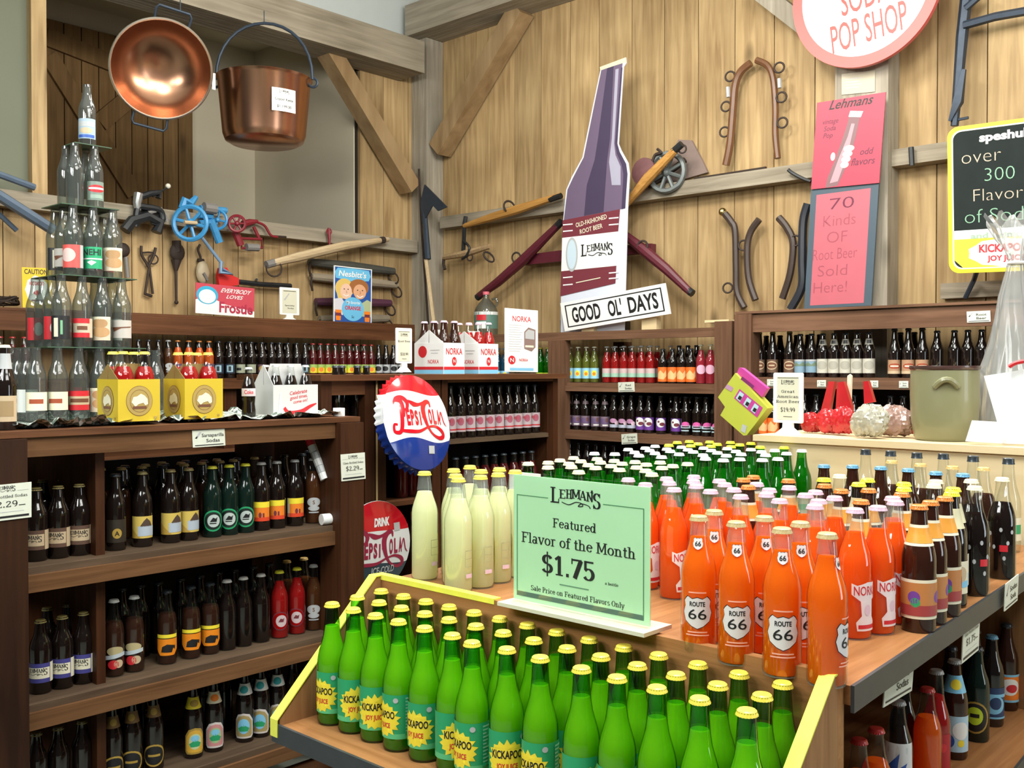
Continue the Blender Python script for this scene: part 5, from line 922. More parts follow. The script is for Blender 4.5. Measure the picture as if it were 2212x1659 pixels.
for i, (a0, a1, y) in enumerate(((1657, 1674, 834), (1765, 1784, 836), (1879, 1897, 837), (1942, 1962, 838))): ticket(((a0, y), (a1, y), (a0, y-15)), dict(X=XQ-.004), 'tiny white shelf tag below the dark bottles, %s from left' % ORD[i+1], ('cat', 'Root', 'Beer'))
def side_ticket(quad, label, k_): ticket(quad, dict(Y=.70), label, k_)
side_ticket(((1908, 1529), (1970, 1492), (1915, 1446)), 'ticket clipped to the island edge nearest the yellow-taped tray', ('cat', 'Orange', 'Sodas'))
side_ticket(((2078, 1434), (2114, 1404), (2082, 1346)), 'price ticket clipped to the middle of the island edge', ('price', '$1.75', 'Glass Bottled Sodas'))
side_ticket(((2170, 1321), (2198, 1297), (2173, 1262)), 'ticket clipped to the island edge beyond the price ticket', ('cat', 'Sodas', 'Soda'))
# the mint sign in its clear stand on the tray's back board
def mint(a):
    w_, h = 29.6, 26.5
    a.rect(0, 0, w_, h, mgreen); a.up()
    for r in ((.8, .9, .98, 22.3), (28.3, .9, 28.48, 22.3), (.8, 22.2, 8.2, 22.38), (20.2, 22.2, 28.48, 22.38)): a.rect(*r, c('frame_green', (.10, .30, .14)))
    a.rect(.8, .9, 28.3, 1.9, c('bar_green', (.09, .17, .13))); a.logo(14.4, 22.2, 10.4, black)
    a.slab('Featured', 14, 16.4, 1.9, black, wd=9.6); a.slab('Flavor of the Month', 14.4, 12.4, 2.2, black, wd=25)
    a.slab('$1.75', 12.6, 6.6, 4.0, black, wd=12, fat=1.35); a.slab('a bottle', 22, 6.5, .6, black, wd=2.8); a.rect(10.8, 4.7, 17.2, 4.95, c('frame_green2', (.15, .33, .2)))
    a.slab('Sale Price on Featured Flavors Only', 14.4, 2.5, 1.1, black, wd=20.5)
XSg = 1.452
bl, br, tl = at(1110, 1292, X=XSg), at(1404, 1352, X=XSg), at(1109, 1024, X=XSg)
tr_ = at(1405, 1052, X=XSg)
tl = bl + Vector((0, 0, 1))*((tl-bl).z+(tr_-br).z)/2
SGN = thing('sign_stand', 'mint green price sign in a clear stand reading Featured Flavor of the Month', 'sign', tuple((bl+br)/2))
acr = glass('clear_acrylic', (.995, 1, .995), (.98, .99, .98), .04)
u = (br-bl); wd_ = u.length; u.normalize(); ht_ = (tl-bl).length
br2 = bl+Vector((u.x, u.y, 0)).normalized()*wd_
a = Art(); mint(a)
card('paper_insert', (bl, br2, tl), mgreen, a, 29.6, 26.5, .002, None, None, parent=SGN)
zb_ = max(1.0385, bl.z-.012); y0_, y1_ = min(bl.y, br2.y)-.012, max(bl.y, br2.y)+.012
MB().box(XSg-.004, y0_+.012, zb_+.008, XSg-.0025, y1_-.006, tl.z+.006, acr).build('clear_front', SGN, 0)
basew = mat('frosted_acrylic', (.70, .68, .55), .25, var=.03, coat=.3)
MB().box(XSg-.035, y0_, zb_, XSg+.05, y1_, zb_+.007, basew).build('base', SGN, 0)
# ---------------------------------------------------------------- shelf-top signs
def qcard(name, quad, plane, m_, art, W, H, label, thick=.004, **kw):
    bl, br, tl = [at(*p, **plane) for p in quad]; return card(name, (bl, br, tl), m_, art, W, H, thick, label, **kw)
a = Art(); a.poly([(0, 20), (0, 0), (100, 0), (100, 20), (78, 27), (50, 36), (32, 50), (20, 58), (0, 45)], white)
a.up(); a.disc(19, 62, 18, 30, c('sign_cyan', (.04, .40, .62)), 30); a.up(); a.disc(19, 58, 14, 23, white, 30); a.up()
a.text('EVERYBODY', 66, 76, 14, white, wd=50, shear=.25, bold=.012); a.text('LOVES', 64, 57, 12, white, wd=27, shear=.25, bold=.012); a.text('Frostie', 68, 10, 34, c('raspberry', (.42, .03, .07)), wd=58, bold=.03)
qcard('tin_sign', ((422, 676), (549, 686), (423, 610)), dict(Y=5.75), c('sign_rose', (.55, .06, .09)), a, 100, 100, 'pink and white tin sign with a blue ring leaning below the axe')
a = Art(); a.rect(0, 0, 100, 150, c('poster_blue', (.02, .09, .35))); a.up(); a.poly([(5, 118), (3, 135), (10, 145), (50, 147), (92, 145), (97, 130), (92, 117), (50, 112)], c('poster_sky', (.15, .50, .78)))
skin, skin2, hairb, hairr = c('poster_skin', (.80, .52, .38)), c('poster_tan', (.72, .38, .22)), c('poster_blond', (.72, .50, .14)), c('poster_auburn', (.35, .13, .04))
a.disc(28, 92, 24, 26, hairb); a.poly([(4, 95), (12, 60), (30, 66), (44, 68), (52, 95)], hairb); a.disc(66, 98, 26, 22, hairr); a.poly([(2, 30), (0, 62), (20, 66), (32, 50), (24, 20)], c('poster_shirt', (.66, .64, .70))); a.poly([(75, 20), (74, 56), (88, 66), (100, 60), (100, 20)], c('poster_shirt2', (.42, .48, .28)))
a.up(); a.disc(32, 84, 15, 21, skin); a.disc(68, 86, 17, 20, skin2); a.up()
for x_ in (27, 37, 62, 75): a.disc(x_, 90, 1.8, 1.4, black, 10)
a.curve([(25, 76), (32, 72), (39, 76)], 2, white); a.curve([(60, 76), (68, 71), (77, 76)], 2.4, white); a.curve([(32, 86), (34, 81), (31, 80)], .8, brown); a.curve([(68, 88), (70, 82), (67, 80)], .8, brown)
a.disc(50, 38, 29, 32, c('poster_sky', (.15, .50, .78))); a.up(); a.text("Nesbitt's", 48, 124, 15, white, wd=72, shear=.15, bold=.02); a.text('My favorite', 50, 52, 8, white, wd=36, shear=.2); a.text('ORANGE', 50, 36, 10, redi, wd=42, bold=.03); a.text('5c', 50, 14, 7, black, wd=7)
for x_ in (12, 88): a.poly([(x_-8, 34), (x_+8, 34), (x_+6, 6), (x_-6, 6)], orange)
a.up(); a.rect(5, 18, 19, 26, dkred); a.rect(81, 18, 95, 26, dkred); a.frame(0, 0, 100, 150, 2.5, white)
qcard('tin_sign', ((720, 696), (802, 701), (721, 573)), dict(Y=5.70), white, a, 100, 150, 'blue tin sign of two smiling faces leaning on the wall shelf')
a = Art(); a.text('CAUTION!', 50, 84, 12, black, wd=84, bold=.02); P = [(50+38*(1+.09*(i % 2))*cos(i*pi/9), 45+33*(1+.09*(i % 2))*sin(i*pi/9)) for i in range(18)]; a.poly(P, white); a.up(); a.text('KICKAPOO', 50, 56, 9, redi, wd=50, bold=.03); a.poly([(35, 36), (50, 30), (62, 38), (50, 44)], redi); a.rect(30, 16, 70, 20, dkred)
qcard('caution_sign', ((49, 664), (112, 665), (47, 577)), dict(Y=5.72), c('caution_yellow', (.80, .52, .02)), a, 100, 100, 'yellow sign reading CAUTION leaning behind the bottle pyramid')
a = Art(); a.text('NORKA', 50, 150, 16, redi, wd=56); a.disc(20, 35, 11, 13, redi, 24); a.rect(14, 4, 86, 12, sky)
for i in range(12): a.rect(10, 138-7*i, (52 if i > 1 else 50)-(i % 3)*4, 139-7*i, silver)
a.poly([(57, 70), (57, 120), (70, 134), (92, 128), (92, 75), (80, 62)], c('leaflet_brown', (.25, .17, .15))); a.up(); a.poly([(60, 100), (60, 118), (70, 128), (88, 124), (88, 98)], silver); a.rect(60, 74, 86, 80, cream); a.text('NORKA', 55, 32, 8, redi, wd=26)
a.up(); a.text('N', 20, 29, 12, white)
qcard('leaflet_stand', ((1091, 803), (1162, 804), (1091, 665)), dict(Y=3.34), white, a, 100, 187, 'white leaflet stand with red heading beside the white cartons', cat='sign')
# bottle cutout and the GOOD OL DAYS board on the plank-wall shelf
XC = 5.24
O_, U1, V1 = at(1210, 712, X=XC), at(1350, 712, X=XC), at(1210, 122, X=XC)
def cpt(px, py): p = at(px, py, X=XC); return ((O_.y-p.y), p.z-1.739)
OUT = [(1211, 714), (1212, 600), (1216, 480), (1223, 410), (1235, 382), (1258, 340), (1268, 290), (1297, 150), (1297, 146), (1352, 124), (1353, 136), (1347, 145), (1336, 310), (1342, 325), (1357, 352), (1360, 375), (1356, 450), (1349, 690)]
P2 = [cpt(*p) for p in OUT]; P2[0] = (P2[0][0], 0); P2[-1] = (P2[-1][0], 0)
CUT = thing('bottle_cutout', 'giant flat root beer bottle cutout standing on the plank-wall shelf', 'sign', (XC, O_.y, 1.739))
Mx = Matrix(((0, 0, -1, XC), (-1, 0, 0, O_.y), (0, 1, 0, 1.739), (0, 0, 0, 1)))
MB().prism(P2[::1], .006, c('cutout_white', (.66, .70, .80)), Mx @ Matrix.Translation((0, 0, -.006))).build('cutout_board', CUT, 30)
dk = c('cutout_plum', (.055, .04, .085)); md = c('cutout_mauve', (.14, .10, .17)); lt = c('cutout_grey', (.36, .35, .45))
a = Art(); f = lambda *L_: [cpt(*p) for p in L_]
a.poly(f((1218, 476), (1226, 410), (1238, 384), (1261, 340), (1271, 290), (1299, 152), (1345, 136), (1344, 150), (1333, 310), (1338, 328), (1352, 353), (1355, 376), (1351, 450), (1300, 460)), md); a.up()
a.poly(f((1262, 466), (1268, 400), (1285, 345), (1292, 300), (1312, 148), (1326, 142), (1318, 300), (1312, 345), (1308, 400), (1304, 458)), dk); a.poly(f((1343, 452), (1347, 376), (1343, 355), (1333, 332), (1329, 310), (1342, 146), (1345, 146), (1334, 310), (1339, 328), (1353, 354), (1356, 376), (1351, 450)), dk)
a.poly(f((1322, 300), (1330, 150), (1337, 148), (1327, 310), (1330, 335), (1341, 360), (1341, 400), (1322, 400), (1316, 350)), lt)
a.poly(f((1297, 152), (1296, 145), (1352, 124), (1353, 134)), c('cutout_cap', (.75, .70, .45))); a.up()
a.poly(f((1216, 476), (1340, 452), (1336, 500), (1215, 514)), dkred); a.poly(f((1213, 586), (1332, 574), (1330, 612), (1211, 640)), dkred); a.poly(f((1215, 514), (1336, 500), (1332, 574), (1213, 586)), white); a.up()
for (y0, y1) in ((486, 470), (500, 484), (600, 588), (616, 600)): a.band(f((1217, y0), (1238, y0-2)), .008, white); a.band(f((1316, y1+2), (1337, y1)), .008, white)
cA = cpt(1278, 482); a.text('OLD-FASHIONED', cA[0], cA[1], .03, cream, wd=.26, rot=.13); cB = cpt(1278, 499); a.text('ROOT BEER', cB[0], cB[1], .03, cream, wd=.19, rot=.13)
cD = cpt(1236, 550); a.disc(cD[0], cD[1], .052, .115, silver); a.up(); a.disc(cD[0], cD[1], .040, .098, c('porthole', (.55, .68, .78))); cE = cpt(1291, 545); a.logo(cE[0], cE[1], .25, black); a.band(f((1245, 611), (1298, 600)), .006, cream)
g = MB(); a.put(lambda x, y, h: Mx @ Vector((x, y, h)), g, .001); g.build('print', CUT, 0)
a = Art(); [a.rect(*r, black) for r in ((4, 11, 96, 15), (4, 85, 96, 89), (4, 11, 5.2, 89), (94.8, 11, 96, 89))]; a.text('GOOD', 24, 26, 50, black, wd=28, bold=.03); a.text("OL'", 52, 26, 50, black, wd=13, bold=.03); a.text('DAYS', 78, 26, 50, black, wd=27, bold=.03)
qcard('board_sign', ((1220, 716), (1448, 678), (1210, 655)), dict(X=5.17), white, a, 100, 100, 'tilted white sign reading GOOD OL DAYS before the bottle cutout', .012)
p0 = at(1215, 690, X=5.27)
for i, (q0, q1, y1, m_, nm, lb) in enumerate(((1210, 1255, 690, black, 'base_block', 'black base block under the bottle cutout'), (1288, 1352, 694, black, 'base_block', 'black base block beneath the middle of the tilted sign'), (1256, 1282, 696, ply_y, 'wood_block', 'small pale wood block propping the left end of the tilted sign'), (1386, 1418, 684, ply_y, 'wood_block', 'small pale wood block propping the right end of the tilted sign'))):
    A, B = at(q0, 712, X=5.20 if i > 1 else 5.29), at(q1, y1, X=5.20 if i > 1 else 5.29); MB().box(A.x, B.y, 1.739, A.x+.05, A.y, B.z, m_).build(nm, None, 0, lb, 'block')
for q0, q1, z1, lb in ((1528, 1590, 701, 'pale wood strip lying on the end of the plank-wall shelf'),):
    A, B = at(q0, 702, X=5.15), at(q1, 690, X=5.15); MB().box(5.12, B.y+.03, 1.7705, 5.2, A.y, 1.785, ply_y).build('wood_strip', None, 0, lb, 'wood strip')
# plastic jug
J = at(1050, 722, Y=None, X=5.25); zj = 1.739; J.z = zj; t = thing('plastic_jug', 'empty clear plastic jug with green and white label behind the cartons', 'jug', (J.x, J.y, zj))
kj = 1.0; PJ = [(.07, 0), (.085, .006), (.087, .05), (.087, .17), (.078, .20), (.055, .235), (.03, .26), (.022, .275), (.022, .30)]
MB().lathe(PJ, g_empty, 24, Matrix.Translation(J)).build('jug_body', t); MB().lathe([(.024, .298), (.025, .32), (.001, .322)], c('rose_cap', (.70, .15, .2)), 18, Matrix.Translation(J)).build('cap', t)
MB().tube(smooth_path([J+Vector((.03, -.03, .265)), J+Vector((.04, -.06, .268)), J+Vector((.045, -.07, .24)), J+Vector((.04, -.06, .21))]), .008, g_empty, 8).build('jug_handle', t)
fa = atan2(-J.y, -J.x); a = Art(); a.rect(-.12, .05, .12, .17, c('label_green', (.10, .20, .16))); a.rect(-.05, .15, .12, .172, white); a.rect(-.12, .15, -.05, .172, white); a.up(); a.rect(-.075, .11, .0, .15, redi); a.rect(-.075, .05, .0, .10, white)
g = MB(); a.put(lambda x, y, h: J+Vector(((.0875+h)*cos(fa+x/.0875), (.0875+h)*sin(fa+x/.0875), y)), g, .0008, .02); g.build('label', t, 60)
# ---------------------------------------------------------------- round bottle-cap signs
enr, enw, enb = mat('red_enamel', (.55, .008, .018), .12, coat=.6, var=.03), mat('white_enamel', (.76, .77, .77), .12, coat=.6, var=.03), mat('navy_enamel', (.012, .035, .22), .14, coat=.6, var=.04)
enk = mat('slate_enamel', (.02, .04, .06), .14, coat=.5, var=.04)
def dome(r, R, d): return d*(1-(r/R)**2)
def wave(x, R, k): return k[0]*R + k[1]*R*sin(pi*x/R*k[2]+k[3])
def cap_sign(label, O, nrm, upv, R, skirt, w1, w2, cols, art, group, roll=0):
    n = Vector(nrm).normalized(); u = Vector(upv).cross(n).normalized(); v = n.cross(u)
    if roll: u, v = u*cos(roll)+v*sin(roll), v*cos(roll)-u*sin(roll)
    if skirt: v = v*1.13
    M = Matrix(((u.x, v.x, n.x, O[0]), (u.y, v.y, n.y, O[1]), (u.z, v.z, n.z, O[2]), (0, 0, 0, 1))); t = thing('cap_sign', label, 'sign', tuple(O), group)
    # face, cut along the waves into three bands
    def face(lo, hi, m_):
        mb = MB(); vs = []; fs = []; nx, ny = 40, 10
        for i in range(nx+1):
            x = -R+2*R*i/nx; h = (max(R*R-x*x, 0))**.5; a_ = max(-h, min(h, lo(x))); b_ = max(-h, min(h, hi(x)))
            for j in range(ny+1): y = a_+(b_-a_)*j/ny; vs.append((x, y, dome(hypot(x, y), R, R*.16)))
        for i in range(nx):
            for j in range(ny): k = i*(ny+1)+j; fs.append((k, k+ny+1, k+ny+2, k+1))
        return mb.add(vs, fs, m_, M)
    big = lambda x: 9; low = lambda x: -9; f1 = lambda x: wave(x, R, w1); f2 = lambda x: wave(x, R, w2)
    for nm, lo, hi, m_ in (('top_band', f1, big, cols[0]), ('middle_band', f2, f1, cols[1]), ('lower_band', low, f2, cols[2])): face(lo, hi, m_).build(nm, t, 60)
    if skirt:
        nf = 42; N_ = nf*4; vs = []; fs = []
        for k, (rr, zz, fl) in enumerate(((1, 0, 0), (1.01, -.05, 0), (1.012, -.10, .010), (1.03, -.20, .028), (1.045, -.24, .034))):
            for j in range(N_): q = R*(rr+fl*cos(2*pi*nf*j/N_)); vs.append((q*cos(2*pi*j/N_), q*sin(2*pi*j/N_), zz*R))
        up_ = MB(); lw = MB(); md_ = MB()
        for k in range(4):
            for j in range(N_):
                y = sin(2*pi*j/N_); x = cos(2*pi*j/N_); (up_ if y*R > f1(x*R) else md_ if y*R > f2(x*R)+.42*R else lw).f.append((k*N_+j, (k+1)*N_+j, (k+1)*N_+(j+1) % N_, k*N_+(j+1) % N_))
        for mb, m_, nm in ((up_, cols[0], 'red'), (md_, cols[1], 'white'), (lw, cols[2], 'blue')):
            F_ = mb.f; mb.f = []; mb.add(vs, F_, m_, M); mb.build('crimped_rim', t, 50, nm + ' part of the fluted rim')
        mb = MB(); mb.lathe([(R*1.0, -.3*R), (.001, -.3*R)], cols[2], 40, M); mb.build('back_plate', t)
    else: MB().lathe([(R, 0), (R*1.01, -.02*R), (R*.98, -.06*R), (.001, -.06*R)], cols[1], 48, M).build('rolled_rim', t)
    a = Art(); art(a); g = MB(); a.put(lambda x, y, h: M @ Vector((x*R, y*R, dome(hypot(x, y)*R, R, R*.16)+h+.0006)), g, .0006, .05); g.build('lettering', t, 0)
    return t
def cola_script(a, m_, y=0, k=1.0, brand_dot=True):
    S = lambda P: [(x*k-.05, y+q*k) for x, q in P]
    W = lambda L_: [w_*k*1.02 for w_ in L_]
    a.curve(S([(-.42, -.02), (-.40, .1), (-.42, .28), (-.56, .30), (-.60, .22), (-.54, .34), (-.38, .36), (-.27, .26), (-.31, .13), (-.42, .12)]), W([.08, .09, .09, .06, .02, .05, .08, .09, .06, .02]), m_)
    a.curve(S([(-.44, .2), (-.46, -.1), (-.52, -.3), (-.66, -.30), (-.66, -.17), (-.58, -.17)]), W([.08, .09, .08, .06, .05, .04]), m_)
    a.curve(S([(-.52, -.28), (-.3, -.30), (-.05, -.30), (.2, -.22), (.42, -.20), (.62, -.28), (.66, -.38), (.52, -.42), (.34, -.36), (.22, -.24), (.14, -.05), (.13, .14), (.22, .26), (.34, .28), (.36, .18)]), W([.05, .07, .06, .04, .05, .08, .09, .07, .05, .06, .10, .12, .10, .07, .03]), m_)
    a.curve(S([(.2, .28), (.02, .22), (-.16, .26), (-.24, .30), (-.12, .2), (.04, .2)]), W([.04, .06, .07, .02, .04, .02]), m_)
    for i, ch in enumerate('EPSI'): a.text(ch, (-.30+.105*i)*k-.05, y-.17*k, (.30-.02*i)*k, m_, wd=(.088 if ch != 'I' else .036)*k, bold=.045)
    a.rect(.07*k-.05, y-.04*k, .11*k-.05, y+0*k, m_)
    for i, ch in enumerate('OLA'): a.text(ch, (.31+.135*i)*k-.05, y-.14*k, .27*k, m_, wd=.10*k, bold=.045)
    a.curve(S([(.6, -.12), (.68, .1), (.74, -.1), (.82, -.18)]), W([.02, .03, .03, .01]), m_)
cs1 = at(878, 916, Y=3.05)
def art1(a): a.up(); cola_script(a, enr, .10, 1.08); a.rect(.13, -.68, .31, -.52, silver)
cap_sign('large red, white and blue bottle-cap sign with script lettering beside the open cabinet', (cs1.x, 2.985, cs1.z+.01), (0, -1, .30), (0, 0, 1), .172, True, (.60, .045, 1.3, 2.9), (-.40, .055, 1.3, 2.9), (enr, enw, enb), art1, 'round metal soda signs', -.06)
cs2 = at(815, 1180, Y=3.13)
def art2(a):
    a.up(); a.text('DRINK', .06, .46, .17, white, wd=.44, shear=.2, bold=.05); cola_script(a, c('wine_enamel', (.30, .015, .05)), -.02, 1.15); a.text('ICE-COLD', .1, -.60, .15, silver, wd=.66, bold=.02); a.rect(.42, .3, .62, .48, silver)
cap_sign('smaller round DRINK sign half hidden behind the lemonade and tray', (cs2.x, 3.137, cs2.z), (0, -1, .0), (0, 0, 1), .180, False, (.33, .03, .8, 2.2), (-.40, .05, .8, 2.4), (enr, enw, enk), art2, 'round metal soda signs')
# ---------------------------------------------------------------- copper pans
cop = mat('polished_copper', (.50, .26, .16), .25, 1, var=.12, vs=7); tin = mat('tin_lining_rim', (.66, .58, .50), .28, 1, var=.05); iron = mat('blue_black_iron', (.035, .05, .075), .5, .4, var=.25, vs=30); rust = mat('dark_rusty_iron', (.045, .030, .024), .7, .3, var=.35, vs=40)
bc = at(349, 150, Y=5.50); nb = (EYE-bc).normalized(); nb = (nb + Vector((.10, 0, -.12))).normalized(); uu = Vector((0, 0, 1)).cross(nb).normalized(); vv = nb.cross(uu)
roll = -.18; uu, vv = uu*cos(roll)+vv*sin(roll), vv*cos(roll)-uu*sin(roll)
MBs = Matrix(((uu.x, vv.x, nb.x, bc.x), (uu.y, vv.y, nb.y, bc.y), (uu.z, vv.z, nb.z, bc.z), (0, 0, 0, 1)))
BAS = thing('copper_basin', 'round copper basin with two iron handles hanging under the beam', 'pan', tuple(bc), 'hanging copper pans'); RB = .290
prof = [(.001, -.17), (.08, -.166), (.15, -.145), (.21, -.105), (.25, -.055), (.278, 0)]; ins = [(r-.003 if r > .01 else .001, z+.004) for r, z in prof]
MB().lathe(prof + [(.281, .002)] + ins[::-1], cop, 56, MBs).build('bowl', BAS, 50)
g = MB(); g.tube([MBs @ Vector((RB*.975*cos(2*pi*i/56), RB*.975*sin(2*pi*i/56), .002)) for i in range(56)], .0075, tin, 8, True); g.build('rolled_rim', BAS)
for s_ in (1, -1):
    P = [(-.095, .27*s_, -.012), (-.098, .325*s_, -.006), (-.085, .345*s_, -.004), (.085, .345*s_, -.004), (.098, .325*s_, -.006), (.095, .27*s_, -.012)]
    MB().tube([MBs @ Vector(p) for p in P], .008, iron, 8).build('handle', BAS)
hk = MBs @ Vector((.03, .345, 0)); MB().tube([hk, (hk.x, hk.y, b0.z+.001)], .003, iron, 6).build('hook_wire', BAS)
pc_ = at(571, 170, Y=5.50); pb = at(571, 318, Y=5.50); dp = (pc_-EYE).length; RP = 101/2175*(pc_-EYE).dot(FW); zt_, zb2_ = at(571, 172, Y=5.50).z, at(571, 312, Y=5.50).z
POT = thing('copper_pot', 'deep copper pot with a bail handle and white price label under the beam', 'pot', (pc_.x, 5.5, zb2_), 'hanging copper pans')
Mp = Matrix.Translation((pc_.x, 5.5, 0)); hp = zt_-zb2_
MB().lathe([(.001, zb2_), (RP*.70, zb2_), (RP*.82, zb2_+.02), (RP*.87, zb2_+.06), (RP*.97, zt_-.02), (RP*1.0, zt_-.008), (RP*1.015, zt_), (RP*.985, zt_), (RP*.95, zt_-.02), (RP*.85, zb2_+.06), (RP*.8, zb2_+.03), (.001, zb2_+.025)], cop, 56, Mp).build('pot_body', POT, 40)
rt2 = Vector((RT.x, RT.y, 0)).normalized(); ctr = Vector((pc_.x, 5.5, zt_)); tiltv = Vector((0, 0, 1))
pts = [ctr + rt2*(-RP*1.03*cos(pi*i/16)) + tiltv*(.30*RP/.25*sin(pi*i/16)**.9) for i in range(17)]
MB().tube(pts, .010, iron, 8).build('bail_handle', POT)
for s_ in (-1, 1): MB().ring(ctr+rt2*s_*RP*1.04+Vector((0, 0, -.02)), .028, .009, iron, (rt2.y, -rt2.x, 0)).build('bail_ear', POT)
top = max(pts, key=lambda p: p.z); MB().tube([top, (top.x, top.y, b0.z+.001)], .003, iron, 6).build('hook_wire', POT)
yaw_ = atan2(-5.5, -pc_.x)+.42; a = Art(); a.rect(-.075, -.07, .075, .07, white); a.up(); a.logo(0, .045, .06, black); a.text('Copper Kettle', 0, -.005, .016, black, wd=.115); a.text('$1,199.00', 0, -.048, .016, black, wd=.09)
RL = RP*.935; g = MB(); a.put(lambda x, y, h: Vector((pc_.x+(RL+.014+h)*cos(yaw_+x/RL), 5.5+(RL+.014+h)*sin(yaw_+x/RL), (zt_+zb2_)/2+.015+y)), g, .0008, .02); g.build('price_label', POT, 60)
tg = at(458, 170, Y=5.5); MB().box(tg.x-.012, 5.48, tg.z-.07, tg.x+.012, 5.482, tg.z+.03, white).build('paper_tag', POT, 0)
# ---------------------------------------------------------------- tools on the loft rail and the wall under it
mill_b = mat('bright_blue_paint', (.05, .27, .55), .4, var=.2, vs=20); mill_r = mat('barn_red_paint', (.22, .015, .025), .45, var=.2, vs=20); mill_k = mat('black_cast_iron', (.02, .022, .025), .45, .3, var=.3, vs=30); grip = mat('worn_grey_grip', (.20, .19, .18), .6); woodh = wood('old_tool_handle', (.25, .16, .08), (.46, .32, .18), 'x', 6, 8, .6, .1)
yellh = wood('varnished_shaft', (.36, .17, .04), (.58, .31, .09), 'y', 6, 8, .45, .1); ash = wood('pale_ash_handle', (.45, .33, .19), (.62, .48, .30), 'x', 5, 8, .55, .1)
maroon = mat('maroon_painted_wood', (.10, .013, .025), .45, var=.25, vs=20); purp = mat('plum_painted_wood', (.09, .03, .06), .5, var=.2)
def A(px, py, d=.0): return at(px, py, Y=YA-.14-d)
def wheel(name, parent, cpt_, r, t_, m_, nrm, spokes=4, sx=1):
    g = MB(); nrm = Vector(nrm).normalized(); g.ring(cpt_, r, t_, m_, nrm, 24, 6); u_ = nrm.orthogonal().normalized(); v_ = nrm.cross(u_); cc = Vector(cpt_)
    for i in range(spokes): an = pi*i/spokes+.4; d_ = u_*cos(an)+v_*sin(an); g.tube([cc-d_*r, cc+d_*r], t_*.7, m_, 6)
    g.ball(cc, t_*1.8, m_, 8); return g.build(name, parent)
nA = (-.25, -1, 0)
T = thing('apple_peeler', 'black hand-cranked peeler clamped on the loft rail', 'hand mill', tuple(A(312, 470)))
MB().tube([A(270, 498), A(285, 478), A(318, 468), A(345, 480), A(338, 502)], .035, mill_k, 8).build('clamp_base', T); MB().tube(smooth_path([A(292, 490), A(298, 450), A(315, 448), A(345, 455), A(352, 475)]), .022, mill_k, 8).build('frame', T)
MB().tube([A(300, 418), A(296, 438), A(298, 455)], [.03, .026, .02], c('bare_metal', (.42, .44, .45), .3, metal=.8), 10).build('drum', T); MB().tube([A(305, 425), A(325, 418), A(345, 416), A(342, 428)], .02, mill_k, 8).build('arm', T); MB().tube([A(320, 460), A(348, 452), A(356, 470), A(360, 478)], .014, grip, 8).build('fork', T); MB().ring(A(336, 468), .045, .012, mill_k, nA).build('gear', T)
MB().tube([A(330, 425), A(362, 405)], .006, mill_k, 6).build('crank', T); MB().ball(A(363, 402), .017, c('ivory_knob', (.7, .66, .55)), 10).build('crank_knob', T)
T = thing('hand_mill', 'bright blue hand-cranked mill with two wheels on the loft rail', 'hand mill', tuple(A(430, 470)))
wheel('flywheel', T, A(411, 482, .08), .105, .016, mill_b, (-.75, -.65, 0), 3); wheel('side_wheel', T, A(470, 475), .06, .010, mill_b, (-.75, -.65, 0), 2)
MB().tube([A(395, 450), A(398, 432), A(412, 440), A(424, 425)], [.03, .025, .028, .015], mill_b, 8).build('hopper', T); MB().tube([A(432, 450), A(488, 455)], .022, mill_b, 10).build('shaft', T); MB().tube([A(440, 448, .03), A(466, 452, .03)], .035, grip, 10).build('roller', T)
MB().tube([A(455, 475), A(462, 492), A(474, 524)], .026, mill_b, 10).build('clamp_leg', T); MB().tube([A(430, 465), A(458, 468), A(452, 480), A(430, 482)], .02, mill_b, 8).build('body', T); MB().tube([A(398, 480, .12), A(425, 482, .12)], .012, ash, 8).build('crank_handle', T)
MB().tube([A(430, 505), A(455, 538), A(478, 568)], .011, c('faded_blue_paint', (.18, .30, .46)), 8).build('long_arm', T); MB().tube([A(478, 565), A(476, 588), A(500, 592), A(480, 582)], .014, c('faded_blue_paint', (.18, .30, .46)), 8).build('foot_clamp', T)
T = thing('hand_mill', 'small dark red hand-cranked peeler on the loft rail', 'hand mill', tuple(A(540, 490)))
wheel('flywheel', T, A(512, 483, .05), .052, .010, mill_r, (-.5, -.85, 0), 3); MB().tube([A(508, 500), A(514, 515), A(520, 530)], .026, mill_r, 8).build('frame', T); MB().tube([A(524, 484), A(540, 480), A(556, 478)], [.024, .022, .012], mill_r, 8).build('housing', T)
MB().tube(smooth_path([A(556, 480), A(572, 488), A(585, 508), A(600, 512)]), .009, mill_r, 8).build('arm', T); MB().tube([A(520, 515), A(565, 517), A(566, 535), A(522, 536)], .010, mill_r, 8, True).build('clamp_frame', T); MB().tube([A(532, 534, .02), A(558, 535, .02)], .026, grip, 10).build('roller', T); MB().tube([A(548, 490), A(560, 515)], .012, mill_r, 8).build('strut', T); MB().tube([A(590, 510), A(618, 512)], .007, rust, 6).build('blade', T)
T = thing('hook', 'small dark red iron hook on the loft rail', 'hook', tuple(A(712, 510))); MB().tube([A(710, 492), A(711, 508), A(712, 528)], [.008, .012, .008], mill_r, 8).build('shank', T); MB().ring(A(711, 500), .018, .005, mill_r, nA).build('eye', T)
def wall_tool(name, label, cat, parts_, loc, group=None):
    t = thing(name, label, cat, tuple(loc), group)
    for nm, g in parts_: g.build(nm, t)
    return t
def AW(px, py, d=.03): return at(px, py, Y=YA-d)
TG = 'old tools on the plank walls'
